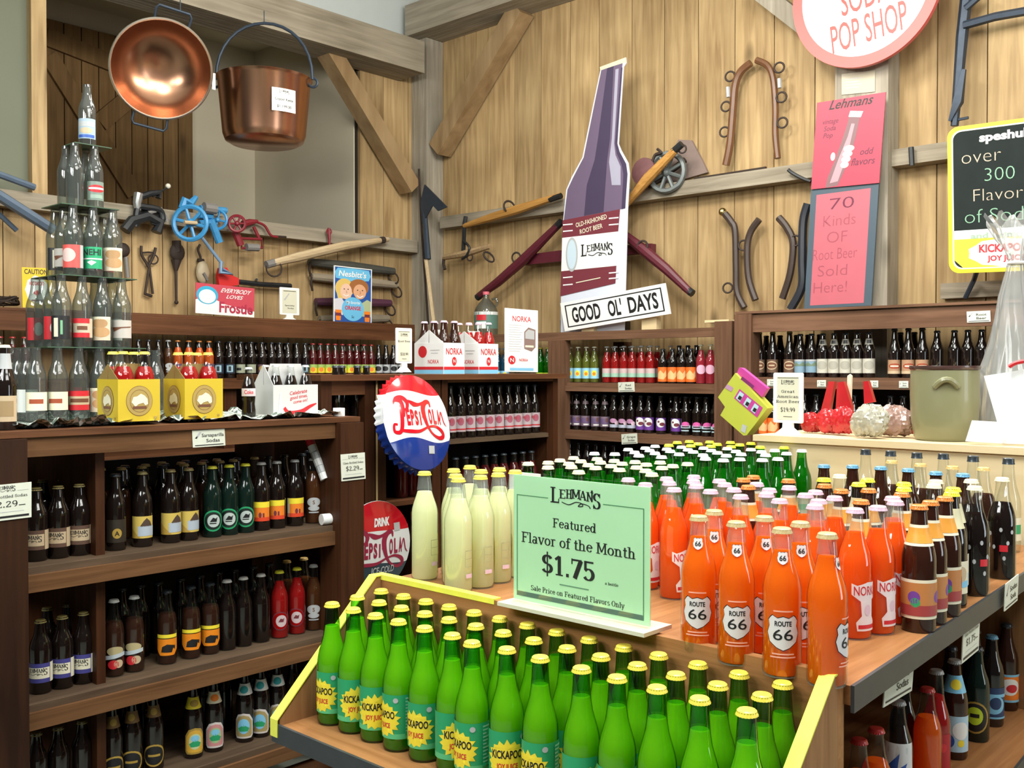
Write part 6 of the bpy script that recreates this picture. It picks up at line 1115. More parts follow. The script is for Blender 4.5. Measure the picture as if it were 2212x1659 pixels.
wall_tool('tongs', 'iron two-handled ice tongs hanging on the left plank wall', 'tongs', [('jaw', MB().tube(smooth_path([AW(305, 531), AW(306, 550), AW(316, 568), AW(324, 582)]), .009, rust, 6)), ('jaw', MB().tube(smooth_path([AW(336, 535), AW(332, 552), AW(322, 572)]), .009, rust, 6)), ('cross_bar', MB().tube([AW(308, 546), AW(320, 545), AW(332, 546)], .006, rust, 6)), ('spring_ring', MB().ring(AW(331, 560), .03, .005, rust, nA)), ('handle', MB().tube([AW(322, 572), AW(330, 635)], .008, rust, 6)), ('handle', MB().tube([AW(322, 578), AW(313, 636)], .008, rust, 6)), ('grip_bar', MB().tube([AW(312, 634), AW(328, 640)], .009, rust, 6))], AW(322, 580), TG)
wall_tool('drill_brace', 'dark iron hand drill hanging beside the tongs', 'tool', [('drum', MB().ball(AW(383, 545), .06, rust, 12, (.9, .4, 1))), ('neck', MB().tube([AW(381, 520), AW(383, 545)], [.03, .03], rust, 8)), ('collar', MB().tube([AW(381, 562), AW(380, 585)], [.035, .012], rust, 8)), ('shaft', MB().tube([AW(380, 583), AW(381, 652)], [.010, .008], rust, 6)), ('foot', MB().ball(AW(381, 653), .014, rust, 8))], AW(381, 590), TG)
wall_tool('pulley', 'wooden pulley block on an iron hook on the left plank wall', 'pulley', [('hook', MB().tube(smooth_path([AW(432, 528), AW(428, 540), AW(433, 555), AW(433, 566)]), .008, rust, 6)), ('block', MB().ball(AW(438, 588), .065, c('block_wood', (.42, .34, .22)), 12, (.75, .4, 1.2))), ('strap', MB().tube([AW(427, 562), AW(440, 563)], .012, rust, 6)), ('pin', MB().tube([AW(440, 590, .06), AW(448, 605, .05)], .010, grip, 6))], AW(435, 570), TG)
wall_tool('iron_ball_tool', 'dark iron tool half hidden behind the pyramid', 'tool', [('head', MB().ball(AW(266, 540), .045, rust, 10, (1, .5, 1))), ('shank', MB().tube([AW(272, 555), AW(276, 600)], .014, grip, 6))], AW(268, 560), TG)
wall_tool('axe', 'axe with red head and black handle on the left plank wall', 'axe', [('axe_head', MB().prism([(-.085, -.05), (.06, -.025), (.06, .02), (.0, .04), (-.03, .085), (-.085, .08), (-.098, .02)], .03, c('axe_red', (.62, .02, .02)), Matrix.Translation(AW(494, 607, .06)) @ Matrix.Rotation(pi/2, 4, 'X'))), ('handle', MB().tube([AW(508, 608, .07), AW(560, 614, .07), AW(628, 618, .07)], .018, mill_k, 8)), ('peg', MB().tube([AW(554, 604, .0), AW(554, 604, .09)], .01, mill_k, 6))], AW(550, 612), TG)
wall_tool('wooden_shaft', 'long pale wooden singletree with iron rings below the loft rail', 'singletree', [('beam', MB().tube([AW(577, 571, .16), AW(640, 556, .17), AW(740, 532, .17), AW(838, 517, .16)], [.022, .034, .034, .018], ash, 10)), ('end_band', MB().tube([AW(575, 572, .16), AW(594, 567, .16)], .027, grip, 10)), ('ring', MB().ring(AW(592, 580, .17), .055, .006, rust, nA)), ('end_band', MB().tube([AW(822, 519, .165), AW(830, 518, .165)], .025, rust, 8))], AW(700, 540), TG)
for i, (y0, y1, x0, x1, m_, lb) in enumerate(((566, 586, 668, 850, mat('dark_grey_wood', (.06, .06, .05), .7, var=.3), 'dark grey singletree topmost of the four behind the blue tin sign'), (598, 616, 672, 857, mat('grey_brown_wood', (.30, .25, .18), .7, var=.2), 'grey-brown singletree second of the four behind the blue tin sign'), (652, 655, 682, 843, purp, 'plum-painted singletree third of the four behind the blue tin sign'), (690, 688, 690, 838, mat('grey_brown_wood2', (.26, .22, .16), .7, var=.2), 'grey singletree lowest of the four behind the blue tin sign'))):
    wall_tool('singletree', lb, 'singletree', [('beam', MB().tube([AW(x0, y0, .05), AW((x0+x1)/2, (y0+y1)/2, .06), AW(x1, y1, .05)], [.028, .040, .028], m_, 10)), ('end_hook', MB().tube([AW(x0+2, y0, .06), AW(x0, y0+16, .06), AW(x0+3, y0+30, .05)], .009, rust, 6)), ('end_hook', MB().ring(AW(x1, y1+14, .06), .035, .007, rust, (-1, -.3, 0), 14, 6, 1.5, 1))], AW(760, y0), 'singletrees behind the blue tin sign')
g = MB(); rnd = random.Random(5)
for k in range(5): P = [AW(-6+48*rnd.random(), 640+20*rnd.random(), .1+.2*rnd.random()) for _ in range(6)]; g.tube(smooth_path(P, 5), .005, rust, 5)
g.build('wire_tangle', None, 35, 'tangle of rusty wire lying on the wall shelf left of the caution sign', 'wire')
bl_st = mat('blue_grey_painted_iron', (.10, .14, .20), .45, .2, var=.2)
wall_tool('iron_plow_beam', 'blue-grey painted iron bars slanting across the loft rail', 'farm tool', [('bar', MB().tube([AW(-30, 405, .2), AW(115, 497, .2)], .032, bl_st, 8)), ('bar', MB().tube([AW(-20, 370, .14), AW(75, 405, .14)], .02, bl_st, 8)), ('rod', MB().tube([AW(-10, 455, .08), AW(36, 498, .08)], .014, bl_st, 6))], AW(50, 440), TG)
# plank wall on the right
def B(px, py, d=.03): return at(px, py, X=XB-d)
nB = (-1, -.2, 0)
wall_tool('long_handled_fork', 'long wooden-handled iron tool standing in the corner by the grey post', 'farm tool', [('handle', MB().tube([at(920, 560, X=5.27), at(937, 700, X=5.22), at(938, 718, X=5.2)], .016, ash, 8)), ('socket', MB().tube([at(916, 440, X=5.3), at(924, 560, X=5.27)], [.018, .026], iron, 8)), ('rod', MB().tube([at(905, 365, X=5.3), at(911, 500, X=5.3), at(925, 700, X=5.25)], .010, rust, 6)), ('blade', MB().prism([(0, 0), (.05, .14), (.30, -.06), (.20, -.08), (.14, -.03), (.06, -.12), (.02, -.16)], .012, iron, Matrix(((0, 0, -1, 5.29), (-1, 0, 0, at(912, 440, X=5.3).y), (0, 1, 0, at(912, 440, X=5.3).z), (0, 0, 0, 1)))))], at(920, 600, X=5.27), TG)
wall_tool('neck_yoke', 'varnished wooden neck yoke with iron ring over the right rail', 'yoke', [('beam', MB().tube([B(1003, 488, .15), B(1060, 470, .17), B(1120, 452, .17), B(1212, 422, .16)], [.018, .03, .034, .02], yellh, 10)), ('ring', MB().ring(B(1100, 447, .17), .045, .008, rust, (-.3, -1, .2))), ('end_ferrule', MB().tube([B(1188, 431, .165), B(1212, 423, .165)], .022, mill_k, 8))], B(1100, 455), TG)
wall_tool('hanging_singletree', 'short grey singletree hung by an iron chain from the right rail', 'singletree', [('beam', MB().tube([B(960, 556, .1), B(1005, 548, .12), B(1058, 532, .1)], [.022, .03, .022], woodh, 8)), ('clevis', MB().tube(smooth_path([B(1006, 468, .14), B(1003, 488, .15), B(1002, 520, .13), B(1000, 555, .12)]), .016, mill_k, 8)), ('chain_hook', MB().tube(smooth_path([B(1001, 520, .14), B(1014, 535, .14), B(1008, 552, .14), B(998, 560, .14)]), .010, mill_k, 6)), ('end_hook', MB().tube([B(959, 556, .1), B(958, 570, .1), B(961, 582, .1)], .014, rust, 6)), ('end_hook', MB().ring(B(1056, 555, .1), .05, .008, rust, (-1, -.5, 0), 14, 6, 1, .5)), ('eye', MB().ring(B(1015, 556, .12), .025, .006, rust, nB))], B(1000, 540), TG)
wall_tool('doubletree', 'maroon doubletree with two slanting arms behind the bottle cutout', 'farm tool', [('cross_beam', MB().tube([B(1135, 563, .08), B(1230, 552, .09), B(1412, 536, .09)], [.05, .055, .04], maroon, 4)), ('arm', MB().tube([B(1034, 640, .14), B(1075, 610, .15), B(1130, 562, .16), B(1212, 480, .14)], [.026, .034, .038, .024], maroon, 10)), ('arm', MB().tube([B(1340, 500, .14), B(1390, 540, .16), B(1440, 582, .15), B(1492, 632, .13)], [.026, .038, .034, .024], maroon, 10)), ('end_tip', MB().tube([B(1031, 643, .14), B(1046, 631, .14)], .028, mill_k, 8)), ('end_tip', MB().tube([B(1197, 495, .14), B(1213, 479, .14)], .028, mill_k, 8)), ('end_tip', MB().tube([B(1478, 620, .13), B(1496, 634, .13)], .026, mill_k, 8)), ('ring', MB().ring(B(1115, 556, .18), .035, .007, rust, nB)), ('ring', MB().ring(B(1388, 532, .18), .035, .007, rust, nB))], B(1250, 560), TG)
wall_tool('neck_yoke', 'wooden handle leaning on the iron pulleys right of the bottle cutout', 'yoke', [('beam', MB().tube([B(1352, 442, .16), B(1400, 385, .2), B(1458, 325, .2)], [.022, .036, .024], yellh, 10)), ('end_ferrule', MB().tube([B(1454, 328, .2), B(1473, 311, .2)], .024, mill_k, 8)), ('hook', MB().ring(B(1474, 322, .18), .025, .006, rust, nB))], B(1400, 390), TG)
pul = mat('faded_red_iron', (.16, .07, .075), .6, .2, var=.3, vs=20)
t = wall_tool('hay_trolley', 'iron hay trolley with spoked wheels on the right rail', 'farm tool', [('red_wheel', MB().lathe([(.09, 0), (.09, .03), (.02, .04), (.001, .04)], pul, 20, Matrix.Translation(B(1395, 372, .14)) @ Matrix.Rotation(-pi/2, 4, 'Y'))), ('bracket', MB().tube([B(1400, 402, .12), B(1430, 385, .1), B(1480, 345, .08)], .02, rust, 6)), ('back_board', MB().prism([(0, 0), (.34, .04), (.30, .12), (.22, .26), (.12, .28)], .02, mat('old_grey_red_board', (.22, .16, .14), .8, var=.3), Matrix(((0, 0, -1, XB-.005), (-1, 0, 0, B(1430, 400).y), (0, 1, 0, B(1430, 400).z), (0, 0, 0, 1))))), ('rope_hook', MB().tube(smooth_path([B(1408, 355, .16), B(1415, 335, .16), B(1428, 330, .16), B(1420, 322, .16)]), .010, rust, 6))], B(1420, 370), TG)
wheel('spoked_wheel', t, B(1440, 372, .13), .12, .018, c('grey_iron', (.16, .18, .18), .5, metal=.5), (-1, -.15, 0), 4)
wall_tool('iron_rod', 'thin iron rod lying along the top of the right rail', 'rod', [('shaft', MB().tube([B(1500, 387, .06), B(1655, 363, .06)], .010, rust, 6))], B(1580, 375), TG)
wall_tool('hook', 'dark iron hook beside the pink poster on the right rail', 'hook', [('shank', MB().tube(smooth_path([B(1702, 366, .14), B(1712, 374, .13), B(1735, 386, .12), B(1752, 392, .12)]), .010, mill_k, 6))], B(1720, 375), TG)
hm = mat('hame_brown_wood', (.14, .06, .025), .4, var=.3, vs=15); hk_ = mat('hame_dark_wood', (.045, .028, .022), .5, var=.3, vs=15)
def hame(name, label, pts, r, m_, rings, tip=None, brass=None):
    P = [(MB().tube(smooth_path([B(*p, .07) for p in pts], 5), r, m_, 8))]
    pr = [('shaft', P[0])] + [('ring', MB().ring(B(*q, .08), .030, .006, rust, nB)) for q in rings]
    if tip: pr.append(('buckle', MB().tube([B(*tip[0], .09), B(*tip[1], .09)], .012, silver, 6)))
    if brass: pr.append(('brass_ball', MB().ball(B(*brass, .07), .026, mat('brass', (.55, .42, .18), .25, 1, var=.05), 10)))
    return wall_tool(name, label, 'harness', pr, B(*pts[2]), 'harness hames on the right plank wall')
hame('harness_hame', 'curved brown hame, the one ending higher, in the upper pair', [(1622, 136), (1600, 155), (1588, 185), (1583, 240), (1577, 310), (1568, 357)], .024, hm, [(1577, 165), (1568, 230), (1565, 285)], ((1572, 188), (1573, 210)))
hame('harness_hame', 'curved brown hame with four rings in the upper pair', [(1634, 130), (1658, 142), (1670, 170), (1675, 230), (1675, 290), (1680, 342)], .020, hm, [(1683, 146), (1688, 210), (1690, 265)], ((1683, 170), (1684, 190)))
hame('harness_hame', 'tall dark hame with a brass ball top', [(1566, 462), (1580, 480), (1588, 500), (1590, 580), (1592, 630), (1608, 665)], .022, hk_, [(1572, 622)], None, (1561, 458))
hame('harness_hame', 'short dark curved hame beside the brass-topped one', [(1640, 474), (1622, 500), (1614, 535), (1617, 600), (1632, 648)], .022, hk_, [(1606, 530)])
hame('harness_hame', 'short dark curved hame nearer the pink poster', [(1682, 470), (1700, 492), (1713, 525), (1707, 590), (1690, 645)], .022, hk_, [(1718, 520)])
hame('harness_hame', 'black hame partly behind the pink poster frame', [(1745, 440), (1735, 480), (1733, 560), (1732, 620), (1708, 668)], .026, mat('black_leather', (.02, .024, .035), .45, var=.3), [])
wall_tool('scythe_frame', 'dark angled iron and wood tool high above the chalkboard', 'farm tool', [('long_bar', MB().tube([B(2090, -30, .1), B(2078, 80, .1), B(2062, 272, .1)], [.03, .03, .02], iron, 6)), ('cross_bar', MB().tube([B(2082, 55, .12), B(2150, 36, .12), B(2240, 20, .12)], .022, iron, 6)), ('strut', MB().tube([B(2086, 18, .12), B(2120, -12, .12)], .018, iron, 6)), ('blade', MB().tube([B(2083, 150, .12), B(2070, 220, .12), B(2052, 262, .12)], [.012, .03, .01], iron, 4)), ('spike', MB().tube([B(2062, 260, .1), B(2092, 254, .1)], .008, iron, 5))], B(2080, 100), TG)
wall_tool('spike', 'iron spike driven into the right rail left of the chalkboard', 'hook', [('shank', MB().tube([B(1968, 318, .13), B(1970, 358, .13)], .014, mill_k, 6))], B(1968, 330), TG)
wall_tool('grey_plank', 'short weathered plank with an iron rod below the chalkboard', 'plank', [('plank_body', MB().box(XB-.06, B(2250, 630).y, at(2040, 645, X=XB-.06).z, XB-.005, B(2036, 630).y, at(2040, 612, X=XB-.06).z, beam_y)), ('rod', MB().tube([at(2085, 644, X=XB-.08), at(2104, 605, X=XB-.10), at(2112, 580, X=XB-.2)], .012, iron, 6))], B(2090, 630), TG)
# ---------------------------------------------------------------- big wall signs
sgr = c('sign_coral', (.72, .13, .12)); sgi = c('sign_brick', (.50, .08, .07))
XS = 5.30; cs = at(1866, -24, X=XS); RS = .415
RDS = thing('round_sign', 'large round white sign with coral rim reading SODA POP SHOP', 'sign', (XS, cs.y, cs.z)); Ms = Matrix(((0, 0, -1, XS), (-1, 0, 0, cs.y), (0, 1, 0, cs.z), (0, 0, 0, 1))) @ Matrix.Rotation(.12, 4, 'Z')
MB().lathe([(RS, -.03), (RS, 0), (.001, 0)], sgr, 72, Ms).build('sign_disc', RDS, 30)
a = Art(); a.disc(0, 0, RS*.86, RS*.86, c('sign_white', (.86, .86, .84)), 60); a.up(); a.text('SODA', 0, -.105, .15, sgi, wd=.27, bold=.004); a.text('POP SHOP', 0, -.29, .155, sgi, wd=.42, bold=.004)
g = MB(); a.put(lambda x, y, h: Ms @ Vector((x, y, h)), g, .001); g.build('lettering', RDS, 0)
for y_ in (-.1, .1): MB().bar(Ms @ Vector((y_, 0, -.031)), (XB-.15, (Ms @ Vector((y_, 0, 0))).y, cs.z), .02, .02, rust).build('bracket', RDS, 0)
pap = at(1820, 192, X=5.39); pap2 = at(1888, 150, X=5.39); a = Art()
for i in range(4): a.rect(12, 70-14*i, 60-8*(i % 2), 74-14*i, silver)
qcard('paper_notice', ((1818, 205), (1890, 198), (1818, 160)), dict(X=5.395), c('old_paper', (.50, .46, .34)), a, 100, 100, 'yellowed paper notice on the grey post between the round sign and pink poster', .002)
pk, pk2, sl = c('poster_pink', (.45, .050, .088)), c('poster_pink_panel', (.48, .115, .15)), c('slate_border', (.06, .09, .12))
ink = c('soft_marker', (.13, .02, .05)); pencil = c('faint_pencil', (.33, .07, .10))
a = Art(); a.text('Lehmans', 50, 112, 13, black, wd=62, shear=.35, bold=.012); a.text('vintage', 22, 92, 7, ink, wd=24, shear=.2); a.text('Soda', 22, 82, 7, ink, wd=18, shear=.2); a.text('Pop', 20, 72, 7, ink, wd=14, shear=.2); a.text('odd', 78, 42, 9, ink, wd=18, shear=.2); a.text('flavors', 74, 28, 10, ink, wd=34, shear=.2)
a.poly([(22, 0), (24, 14), (34, 40), (42, 66), (48, 88), (50, 98), (66, 96), (64, 84), (62, 70), (60, 60), (58, 46), (46, 16), (40, 2)], c('drawn_bottle', (.20, .11, .12))); a.up(); a.poly([(28, 6), (38, 38), (50, 70), (54, 88), (59, 87), (56, 70), (52, 46), (40, 8)], c('drawn_label', (.42, .26, .30))); a.poly([(49, 98), (51, 106), (70, 103), (67, 95)], white)
for i in range(4): a.disc(53-1.6*i, 53-7.5*i, 8-.6*i, 4.6, cream, 16)
a.disc(30, 44, 3.5, 6, cream, 14)
qcard('poster', ((1752, 409), (1899, 395), (1765, 222)), dict(X=5.33), pk, a, 100, 125, 'pink poster of a hand holding a bottle, above the slate-framed pink panel', .006)
a = Art(); a.rect(9, 4, 89, 152, pk2); a.up()
for i, (s_, w_) in enumerate((('70', 36), ('Kinds', 48), ('OF', 30), ('Root Beer', 66), ('Sold', 44), ('Here!', 50))): a.text(s_, 48-2*i, 130-22*i, 15, (ink if i < 1 else pencil), wd=w_, bold=-.012)
qcard('poster', ((1737, 667), (1882, 660), (1752, 410)), dict(X=5.34), sl, a, 100, 160, 'tall pink panel in a slate frame with faint pencil lettering', .012)
chalk1, chalk2 = c('chalk_buff', (.52, .40, .30)), c('chalk_green', (.22, .42, .28)); cbk = mat('chalkboard', (.018, .024, .023), .85, spec=.15, var=.2, vs=12)
a = Art(); W_c, H_c = 66, 100
def rr(x0, y0, x1, y1, r): P = []; [P.extend(_arc(x, y, r, r, s0, s0+90, 6)) for (x, y, s0) in ((x1-r, y0+r, 270), (x1-r, y1-r, 0), (x0+r, y1-r, 90), (x0+r, y0+r, 180))]; return P
a.poly(rr(2.6, 2.6, W_c-2.6, 97.4, 6), c('pale_rim', (.70, .70, .58))); a.up(); a.poly(rr(3.6, 3.6, W_c-3.6, 96.4, 5.5), cbk); a.up()
a.rect(3.6, 20, W_c-3.6, 29, white); a.poly([(3.6, 9), (9, 3.6), (W_c-9, 3.6), (W_c-3.6, 9), (W_c-3.6, 23), (3.6, 23)], yell); a.up()
a.poly([(34+21*(1+.07*(i % 2))*cos(i*pi/10), 13+9*(1+.09*(i % 2))*sin(i*pi/10)) for i in range(20)], white); a.up()
a.text('speshuls', 36, 88, 5.5, white, wd=32, bold=.04); a.text('over', 21, 74, 9.5, chalk1, wd=24, bold=-.018); a.text('300', 32, 61, 9, chalk2, wd=18, bold=-.018); a.text('Flavors', 33, 48, 8.5, chalk1, wd=34, bold=-.018); a.text('of Sodas', 34, 33.5, 9.5, chalk2, wd=47, bold=-.018)
a.text('and drinks', 30, 23, 3.6, c('sage_ink', (.30, .42, .30)), wd=32, bold=.03); a.text('KICKAPOO', 34, 13.5, 5, redi, wd=30, bold=.04); a.text('JOY JUICE', 35, 7.5, 3.4, redi, wd=22, bold=.04)
XCh = 5.22
bl, br, tl = at(2050, 591, X=XCh), at(2290, 582, X=XCh), at(2046, 277, X=XCh)
card('chalkboard_sign', (bl, br, tl), c('rim_yellow', (.85, .68, .02)), a, W_c, H_c, .012, 'yellow-rimmed chalkboard reading over 300 flavors of sodas', 'sign', round_=7)
# ---------------------------------------------------------------- on the plywood counter
def P_(px, py, X=3.2): return at(px, py, X=X)
cr_c = at(2040, 950, Z=ZP); cr_c = at(2040, 900, X=3.18); RCk = 70/2175*(cr_c-EYE).dot(FW); zt3 = at(2040, 790, X=3.18).z
stone = mat('olive_stoneware', (.215, .21, .112), .4, var=.12, vs=6, coat=.3, bump=.06); stone_d = mat('dark_glazed_rim', (.07, .035, .03), .25, coat=.4)
CK = thing('stoneware_crock', 'olive stoneware crock with dark rim on the plywood counter', 'crock', (cr_c.x, cr_c.y, ZP)); Mk = Matrix.Translation((cr_c.x, cr_c.y, 0))
z_ = ZP+.001; H3 = zt3-z_
MB().lathe([(.001, z_), (RCk*.80, z_), (RCk*.88, z_+.01), (RCk*.97, z_+H3*.3), (RCk*1.0, z_+H3*.6), (RCk*.985, z_+H3*.94), (RCk*.9, z_+H3*.94), (RCk*.85, z_+H3*.3), (.001, z_+.03)], stone, 48, Mk).build('crock_body', CK, 40)
MB().lathe([(RCk*.90, z_+H3*.95), (RCk*1.0, z_+H3*.945), (RCk*1.03, z_+H3*.97), (RCk*1.02, z_+H3), (RCk*.9, z_+H3)], stone_d, 48, Mk).build('glazed_rim', CK, 40)
an = atan2(-cr_c.y, -cr_c.x)+.05
hp_ = [Vector((cr_c.x+(RCk*1.0+.012*sin(pi*i/8))*cos(an+.32*(i/4-1)), cr_c.y+(RCk*1.0+.012*sin(pi*i/8))*sin(an+.32*(i/4-1)), z_+H3*(.72+.10*sin(pi*i/8)))) for i in range(9)]
MB().tube(hp_, .009, stone, 8).build('lug_handle', CK)
# yellow and pink folded carton leaning beside the card stand
a = Art(); yl, pkk = c('carton_lime', (.47, .50, .06), .4), c('carton_magenta', (.50, .05, .28), .4)
XY = 3.12; O2 = at(1571, 860, X=XY)
def y2(px, py): q_ = at(px, py, X=XY); return (O2.y-q_.y, q_.z-O2.z)
My = Matrix(((0, 0, -1, XY), (-1, 0, 0, O2.y), (0, 1, 0, O2.z), (0, 0, 0, 1)))
FC = thing('folded_carton', 'lime and magenta folded drink carton tilted beside the card stand', 'carton', (XY, O2.y, ZP))
body = [y2(*p) for p in ((1551, 858), (1588, 806), (1658, 882), (1613, 940), (1606, 941), (1556, 897), (1566, 879))]
MB().prism(body, .05, yl, My @ Matrix.Translation((0, 0, -.05))).build('carton_body', FC, 30)
MB().prism([y2(*p) for p in ((1586, 808), (1592, 794), (1598, 795), (1653, 839), (1641, 858))], .02, pkk, My @ Matrix.Translation((0, 0, -.035))).build('handle_flap', FC, 30)
a = Art(); a.poly([y2(*p) for p in ((1586, 860), (1598, 840), (1648, 881), (1636, 902))], pkk); a.poly([y2(*p) for p in ((1600, 819), (1604, 813), (1630, 834), (1626, 840))], c('plum_slot', (.18, .02, .12))); a.poly([y2(*p) for p in ((1600, 931), (1604, 916), (1614, 920), (1610, 936))], silver); a.poly([y2(*p) for p in ((1566, 838), (1571, 830), (1585, 838), (1580, 846))], c('mauve_dot', (.45, .25, .40))); a.up()
for i in range(3): a.poly([y2(*p) for p in ((1590+16*i, 860+13*i), (1599+16*i, 845+13*i), (1608+16*i, 852+13*i), (1599+16*i, 868+13*i))], c('ice_sq', (.42, .62, .68)))
a.up()
for i in range(3): a.poly([y2(*p) for p in ((1594+16*i, 861+13*i), (1598+16*i, 854+13*i), (1604+16*i, 858+13*i), (1600+16*i, 865+13*i))], black)
g = MB(); a.put(lambda x, y, h: My @ Vector((x, y, h+.0006)), g, .0006); g.build('print', FC, 0)
# red cards and bagged things
redm = mat('red_plastic', (.45, .010, .016), .3, var=.2, vs=40, coat=.4)
def bar_px(name, label, pts, th, w_, m_, X, cat):
    O3 = at(*pts[0], X=X); poly = [((O3.y-at(*p, X=X).y), at(*p, X=X).z-O3.z) for p in pts]
    return MB().prism(poly, th, m_, Matrix(((0, 0, -1, X), (-1, 0, 0, O3.y), (0, 1, 0, O3.z), (0, 0, 0, 1)))).build(name, None, 30, label, cat)
for i, P in enumerate((((1777, 893), (1795, 824), (1808, 824), (1796, 895)), ((1810, 893), (1814, 826), (1828, 824), (1845, 880), (1843, 900)), ((1872, 872), (1870, 824), (1880, 823), (1893, 868)))): bar_px('red_opener', 'red plastic bar standing among the wrapped red packets, %s from left' % ORD[i+1], P, .02, 0, redm, 3.24, 'opener')
bar_px('wooden_stick', 'pale stick standing behind the red bars', ((1832, 870), (1833, 812), (1838, 808), (1842, 812), (1840, 870)), .01, 0, cream, 3.27, 'stick')
def lump(name, label, cx, cy, rx, rz, m_, X, seed, cat, sx=.6, group=None, film=None):
    p = at(cx, cy, X=X); D = (p-EYE).dot(FW); R1, R2 = rx*D/2175, rz*D/2175; rnd = random.Random(seed); mb = MB(); vs = []; fs = []; n, k = 44, 24
    zc = max(p.z, ZP+R2*.98)
    for j in range(k+1):
        th = pi*j/k
        for i in range(n):
            ph = 2*pi*i/n; q = 1+.13*(rnd.random()-.5)+.10*sin(3*ph+seed)*sin(2*th)+.10*abs(sin(5*ph+3*th+seed))-.08*abs(sin(8*ph-5*th)); zz = -cos(th)
            if zz < -.75: zz = -.75-(zz+.75)*-.2
            vs.append((p.x+R1*sx*sin(th)*cos(ph)*q, p.y+R1*sin(th)*sin(ph)*q, max(ZP+.001, zc+R2*zz*q)))
    for j in range(k): fs += [(j*n+i, j*n+(i+1) % n, (j+1)*n+(i+1) % n, (j+1)*n+i) for i in range(n)]
    mb.add(vs, fs, m_); return mb.build(name, None, 25, label, cat, group)
film = mat('clear_film', (.62, .58, .56), .12, var=.2, vs=60)
def plastic(name, tint, dens):
    m, t, p = nodes(name); t.nodes.remove(p); out = t.nodes['Material Output']
    tr = N(t, 'ShaderNodeBsdfTransparent'); tr.inputs[0].default_value = (*tint, 1); d_ = N(t, 'ShaderNodeBsdfDiffuse'); d_.inputs[0].default_value = (.80, .82, .82, 1); tl_ = N(t, 'ShaderNodeBsdfTranslucent'); tl_.inputs[0].default_value = (.8, .82, .82, 1)
    ad = N(t, 'ShaderNodeMixShader'); ad.inputs[0].default_value = .4; t.links.new(d_.outputs[0], ad.inputs[1]); t.links.new(tl_.outputs[0], ad.inputs[2])
    ms = N(t, 'ShaderNodeMixShader'); ms.inputs[0].default_value = dens; t.links.new(tr.outputs[0], ms.inputs[1]); t.links.new(ad.outputs[0], ms.inputs[2])
    gl = N(t, 'ShaderNodeBsdfGlossy'); gl.inputs['Roughness'].default_value = .12; fr = N(t, 'ShaderNodeFresnel'); fr.inputs[0].default_value = 1.4; m2 = N(t, 'ShaderNodeMixShader')
    t.links.new(fr.outputs[0], m2.inputs[0]); t.links.new(ms.outputs[0], m2.inputs[1]); t.links.new(gl.outputs[0], m2.inputs[2]); t.links.new(m2.outputs[0], out.inputs[0]); return m
bagp = plastic('plastic_bag', (.93, .95, .95), .34); bagw = plastic('cloudy_wrap', (.9, .9, .88), .3)
RG = 'red packets on the plywood counter'
for i, (x, y, rx, rz) in enumerate(((1752, 918, 24, 22), (1790, 915, 27, 27), (1822, 910, 26, 30))): lump('red_packet', 'crinkled red candy packet beside the card stand, %s from left' % ORD[i+1], x, y, rx, rz, redm, 3.22-.03*i, 11+i, 'packet', .5, RG)
lump('red_packet', 'crinkled red packet peeping out beside the crock', 1968, 915, 14, 26, redm, 3.3, 19, 'packet', .5, RG)
lump('clear_bag', 'crinkled clear cellophane bag of pale candy in front of the red packets', 1878, 925, 40, 36, mat('pale_candy', (.38, .36, .29), .22, var=.5, vs=70, coat=.6), 3.10, 21, 'bag', .6)
lump('clear_bag', 'pinkish cellophane bag of candy beside the crock', 1932, 918, 40, 34, mat('pinkish_candy', (.36, .22, .18), .22, var=.4, vs=60, coat=.6), 3.2, 23, 'bag', .6)
# tall plastic bag over a gift basket
bx = at(2185, 900, X=3.34); rnd = random.Random(4)
BG = thing('plastic_bag', 'tall clear plastic bag tied at its neck beside the crock', 'bag', (bx.x, bx.y, ZP)); n = 40; vs = []; fs = []
def halfw(y): D = (at(2150, y, X=3.34)-EYE).dot(FW); return D/2175
prof2 = [(957, 2105, 2290), (880, 2112, 2285), (800, 2122, 2262), (740, 2140, 2245), (690, 2150, 2232), (640, 2158, 2222), (600, 2170, 2215), (560, 2180, 2210), (535, 2168, 2214), (500, 2148, 2228), (470, 2130, 2246)]
for k, (y, l_, r_) in enumerate(prof2):
    pl, pr_ = at(l_, y, X=3.34), at(r_, y, X=3.34); R3 = (pl-pr_).length/2; cx3 = (pl+pr_)/2
    for i in range(n): ph = 2*pi*i/n; q = 1+(.10 if k else .03)*sin(7*ph+k*.5)+.05*sin(13*ph+k*1.7)+.03*rnd.uniform(-1, 1); vs.append((cx3.x+R3*.75*cos(ph)*q, cx3.y+R3*sin(ph)*q, max(ZP+.002, cx3.z+(.02*sin(7*ph) if k > 8 else 0))))
for k in range(len(prof2)-1): fs += [(k*n+i, k*n+(i+1) % n, (k+1)*n+(i+1) % n, (k+1)*n+i) for i in range(n)]
MB().add(vs, fs, bagp).build('bag_film', BG, 60)
cn = at(2196, 568, X=3.34); MB().ring(cn, .022, .005, c('tie_white', (.8, .8, .8)), (0, 0, 1)).build('tie', BG)
wp = c('paper_white', (.80, .84, .86), .5)
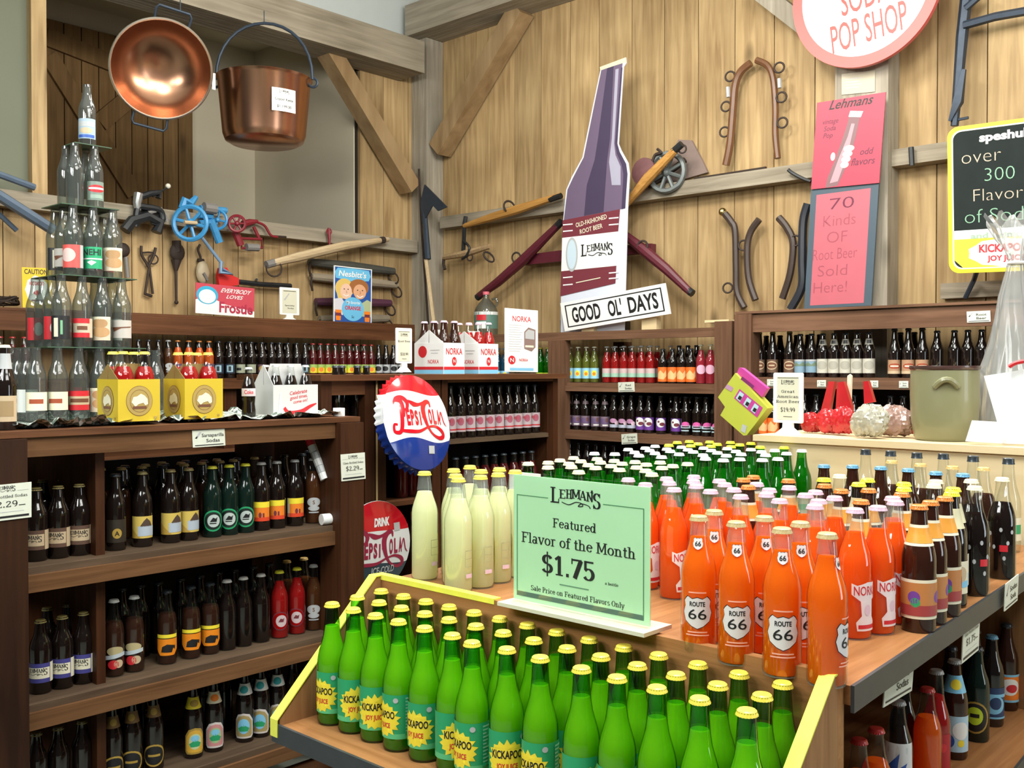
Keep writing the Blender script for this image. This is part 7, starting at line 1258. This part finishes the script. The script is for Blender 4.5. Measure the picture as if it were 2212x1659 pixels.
def lean(name, label, pts, X, th=.003, dx=0):
    O3 = at(*pts[0], X=X); poly = [((O3.y-at(*p, X=X).y), at(*p, X=X).z-O3.z) for p in pts]
    return MB().prism(poly, th, wp, Matrix(((0, 0, -1, X), (-1, 0, 0, O3.y), (0, 1, 0, O3.z), (0, 0, 0, 1)))).build(name, None, 0, label, 'paper')
lean('paper_sheet', 'white paper sheet standing against the tall plastic bag', ((2168, 958), (2126, 812), (2290, 786), (2300, 962)), 3.075)
lean('paper_sheet', 'small white paper lying before the crock and bag', ((2086, 953), (2100, 908), (2168, 912), (2166, 958)), 3.035)
rb_ = at(2190, 805, X=3.09); MB().tube(smooth_path([at(2180, 792, X=3.05), at(2195, 784, X=3.05), at(2215, 780, X=3.05)]), .006, redi, 6).build('red_ribbon', None, 35, 'thin red ribbon at the top of the white paper', 'ribbon')
# ---------------------------------------------------------------- odds and ends on the shelves
a_, b_ = at(668, 948, Y=3.0), at(702, 1036, Y=2.93); t = thing('striped_tube', 'slanting red and white striped tube at the upper shelf end', 'tube', tuple(b_))
for i in range(6):
    q0, q1 = a_.lerp(b_, i/6), a_.lerp(b_, (i+.96)/6); MB().tube([q0, q1], .016, redi if i == 0 else (silver, white)[i % 2], 10).build('band', t)
a_, b_ = at(694, 1126, Y=2.91), at(729, 1124, Y=2.90); MB().tube([(a_.x, a_.y, Z1+.021), (b_.x, b_.y, Z1+.021)], .02, white, 14).build('paper_roll', None, 35, 'white paper roll lying at the end of the upper shelf', 'paper roll')
a_ = at(734, 900, Y=2.93); MB().box(a_.x-.015, 2.92, ZT2+.0005, a_.x+.015, 2.95, ZT2+.03, white).build('paper_box', None, 0, 'tiny white box on the corner post by the round sign', 'box')
XW = 1.93; a_, b_ = at(1100, 1040, X=XW), at(1166, 1040, X=XW); zt_ = at(1130, 1021, X=XW).z
card('blank_card', ((XW, a_.y, ZI+.001), (XW, b_.y, ZI+.001), (XW, a_.y, zt_)), white, None, None, None, .004, 'white card standing between the mint sign and cream-capped green bottles', 'card')
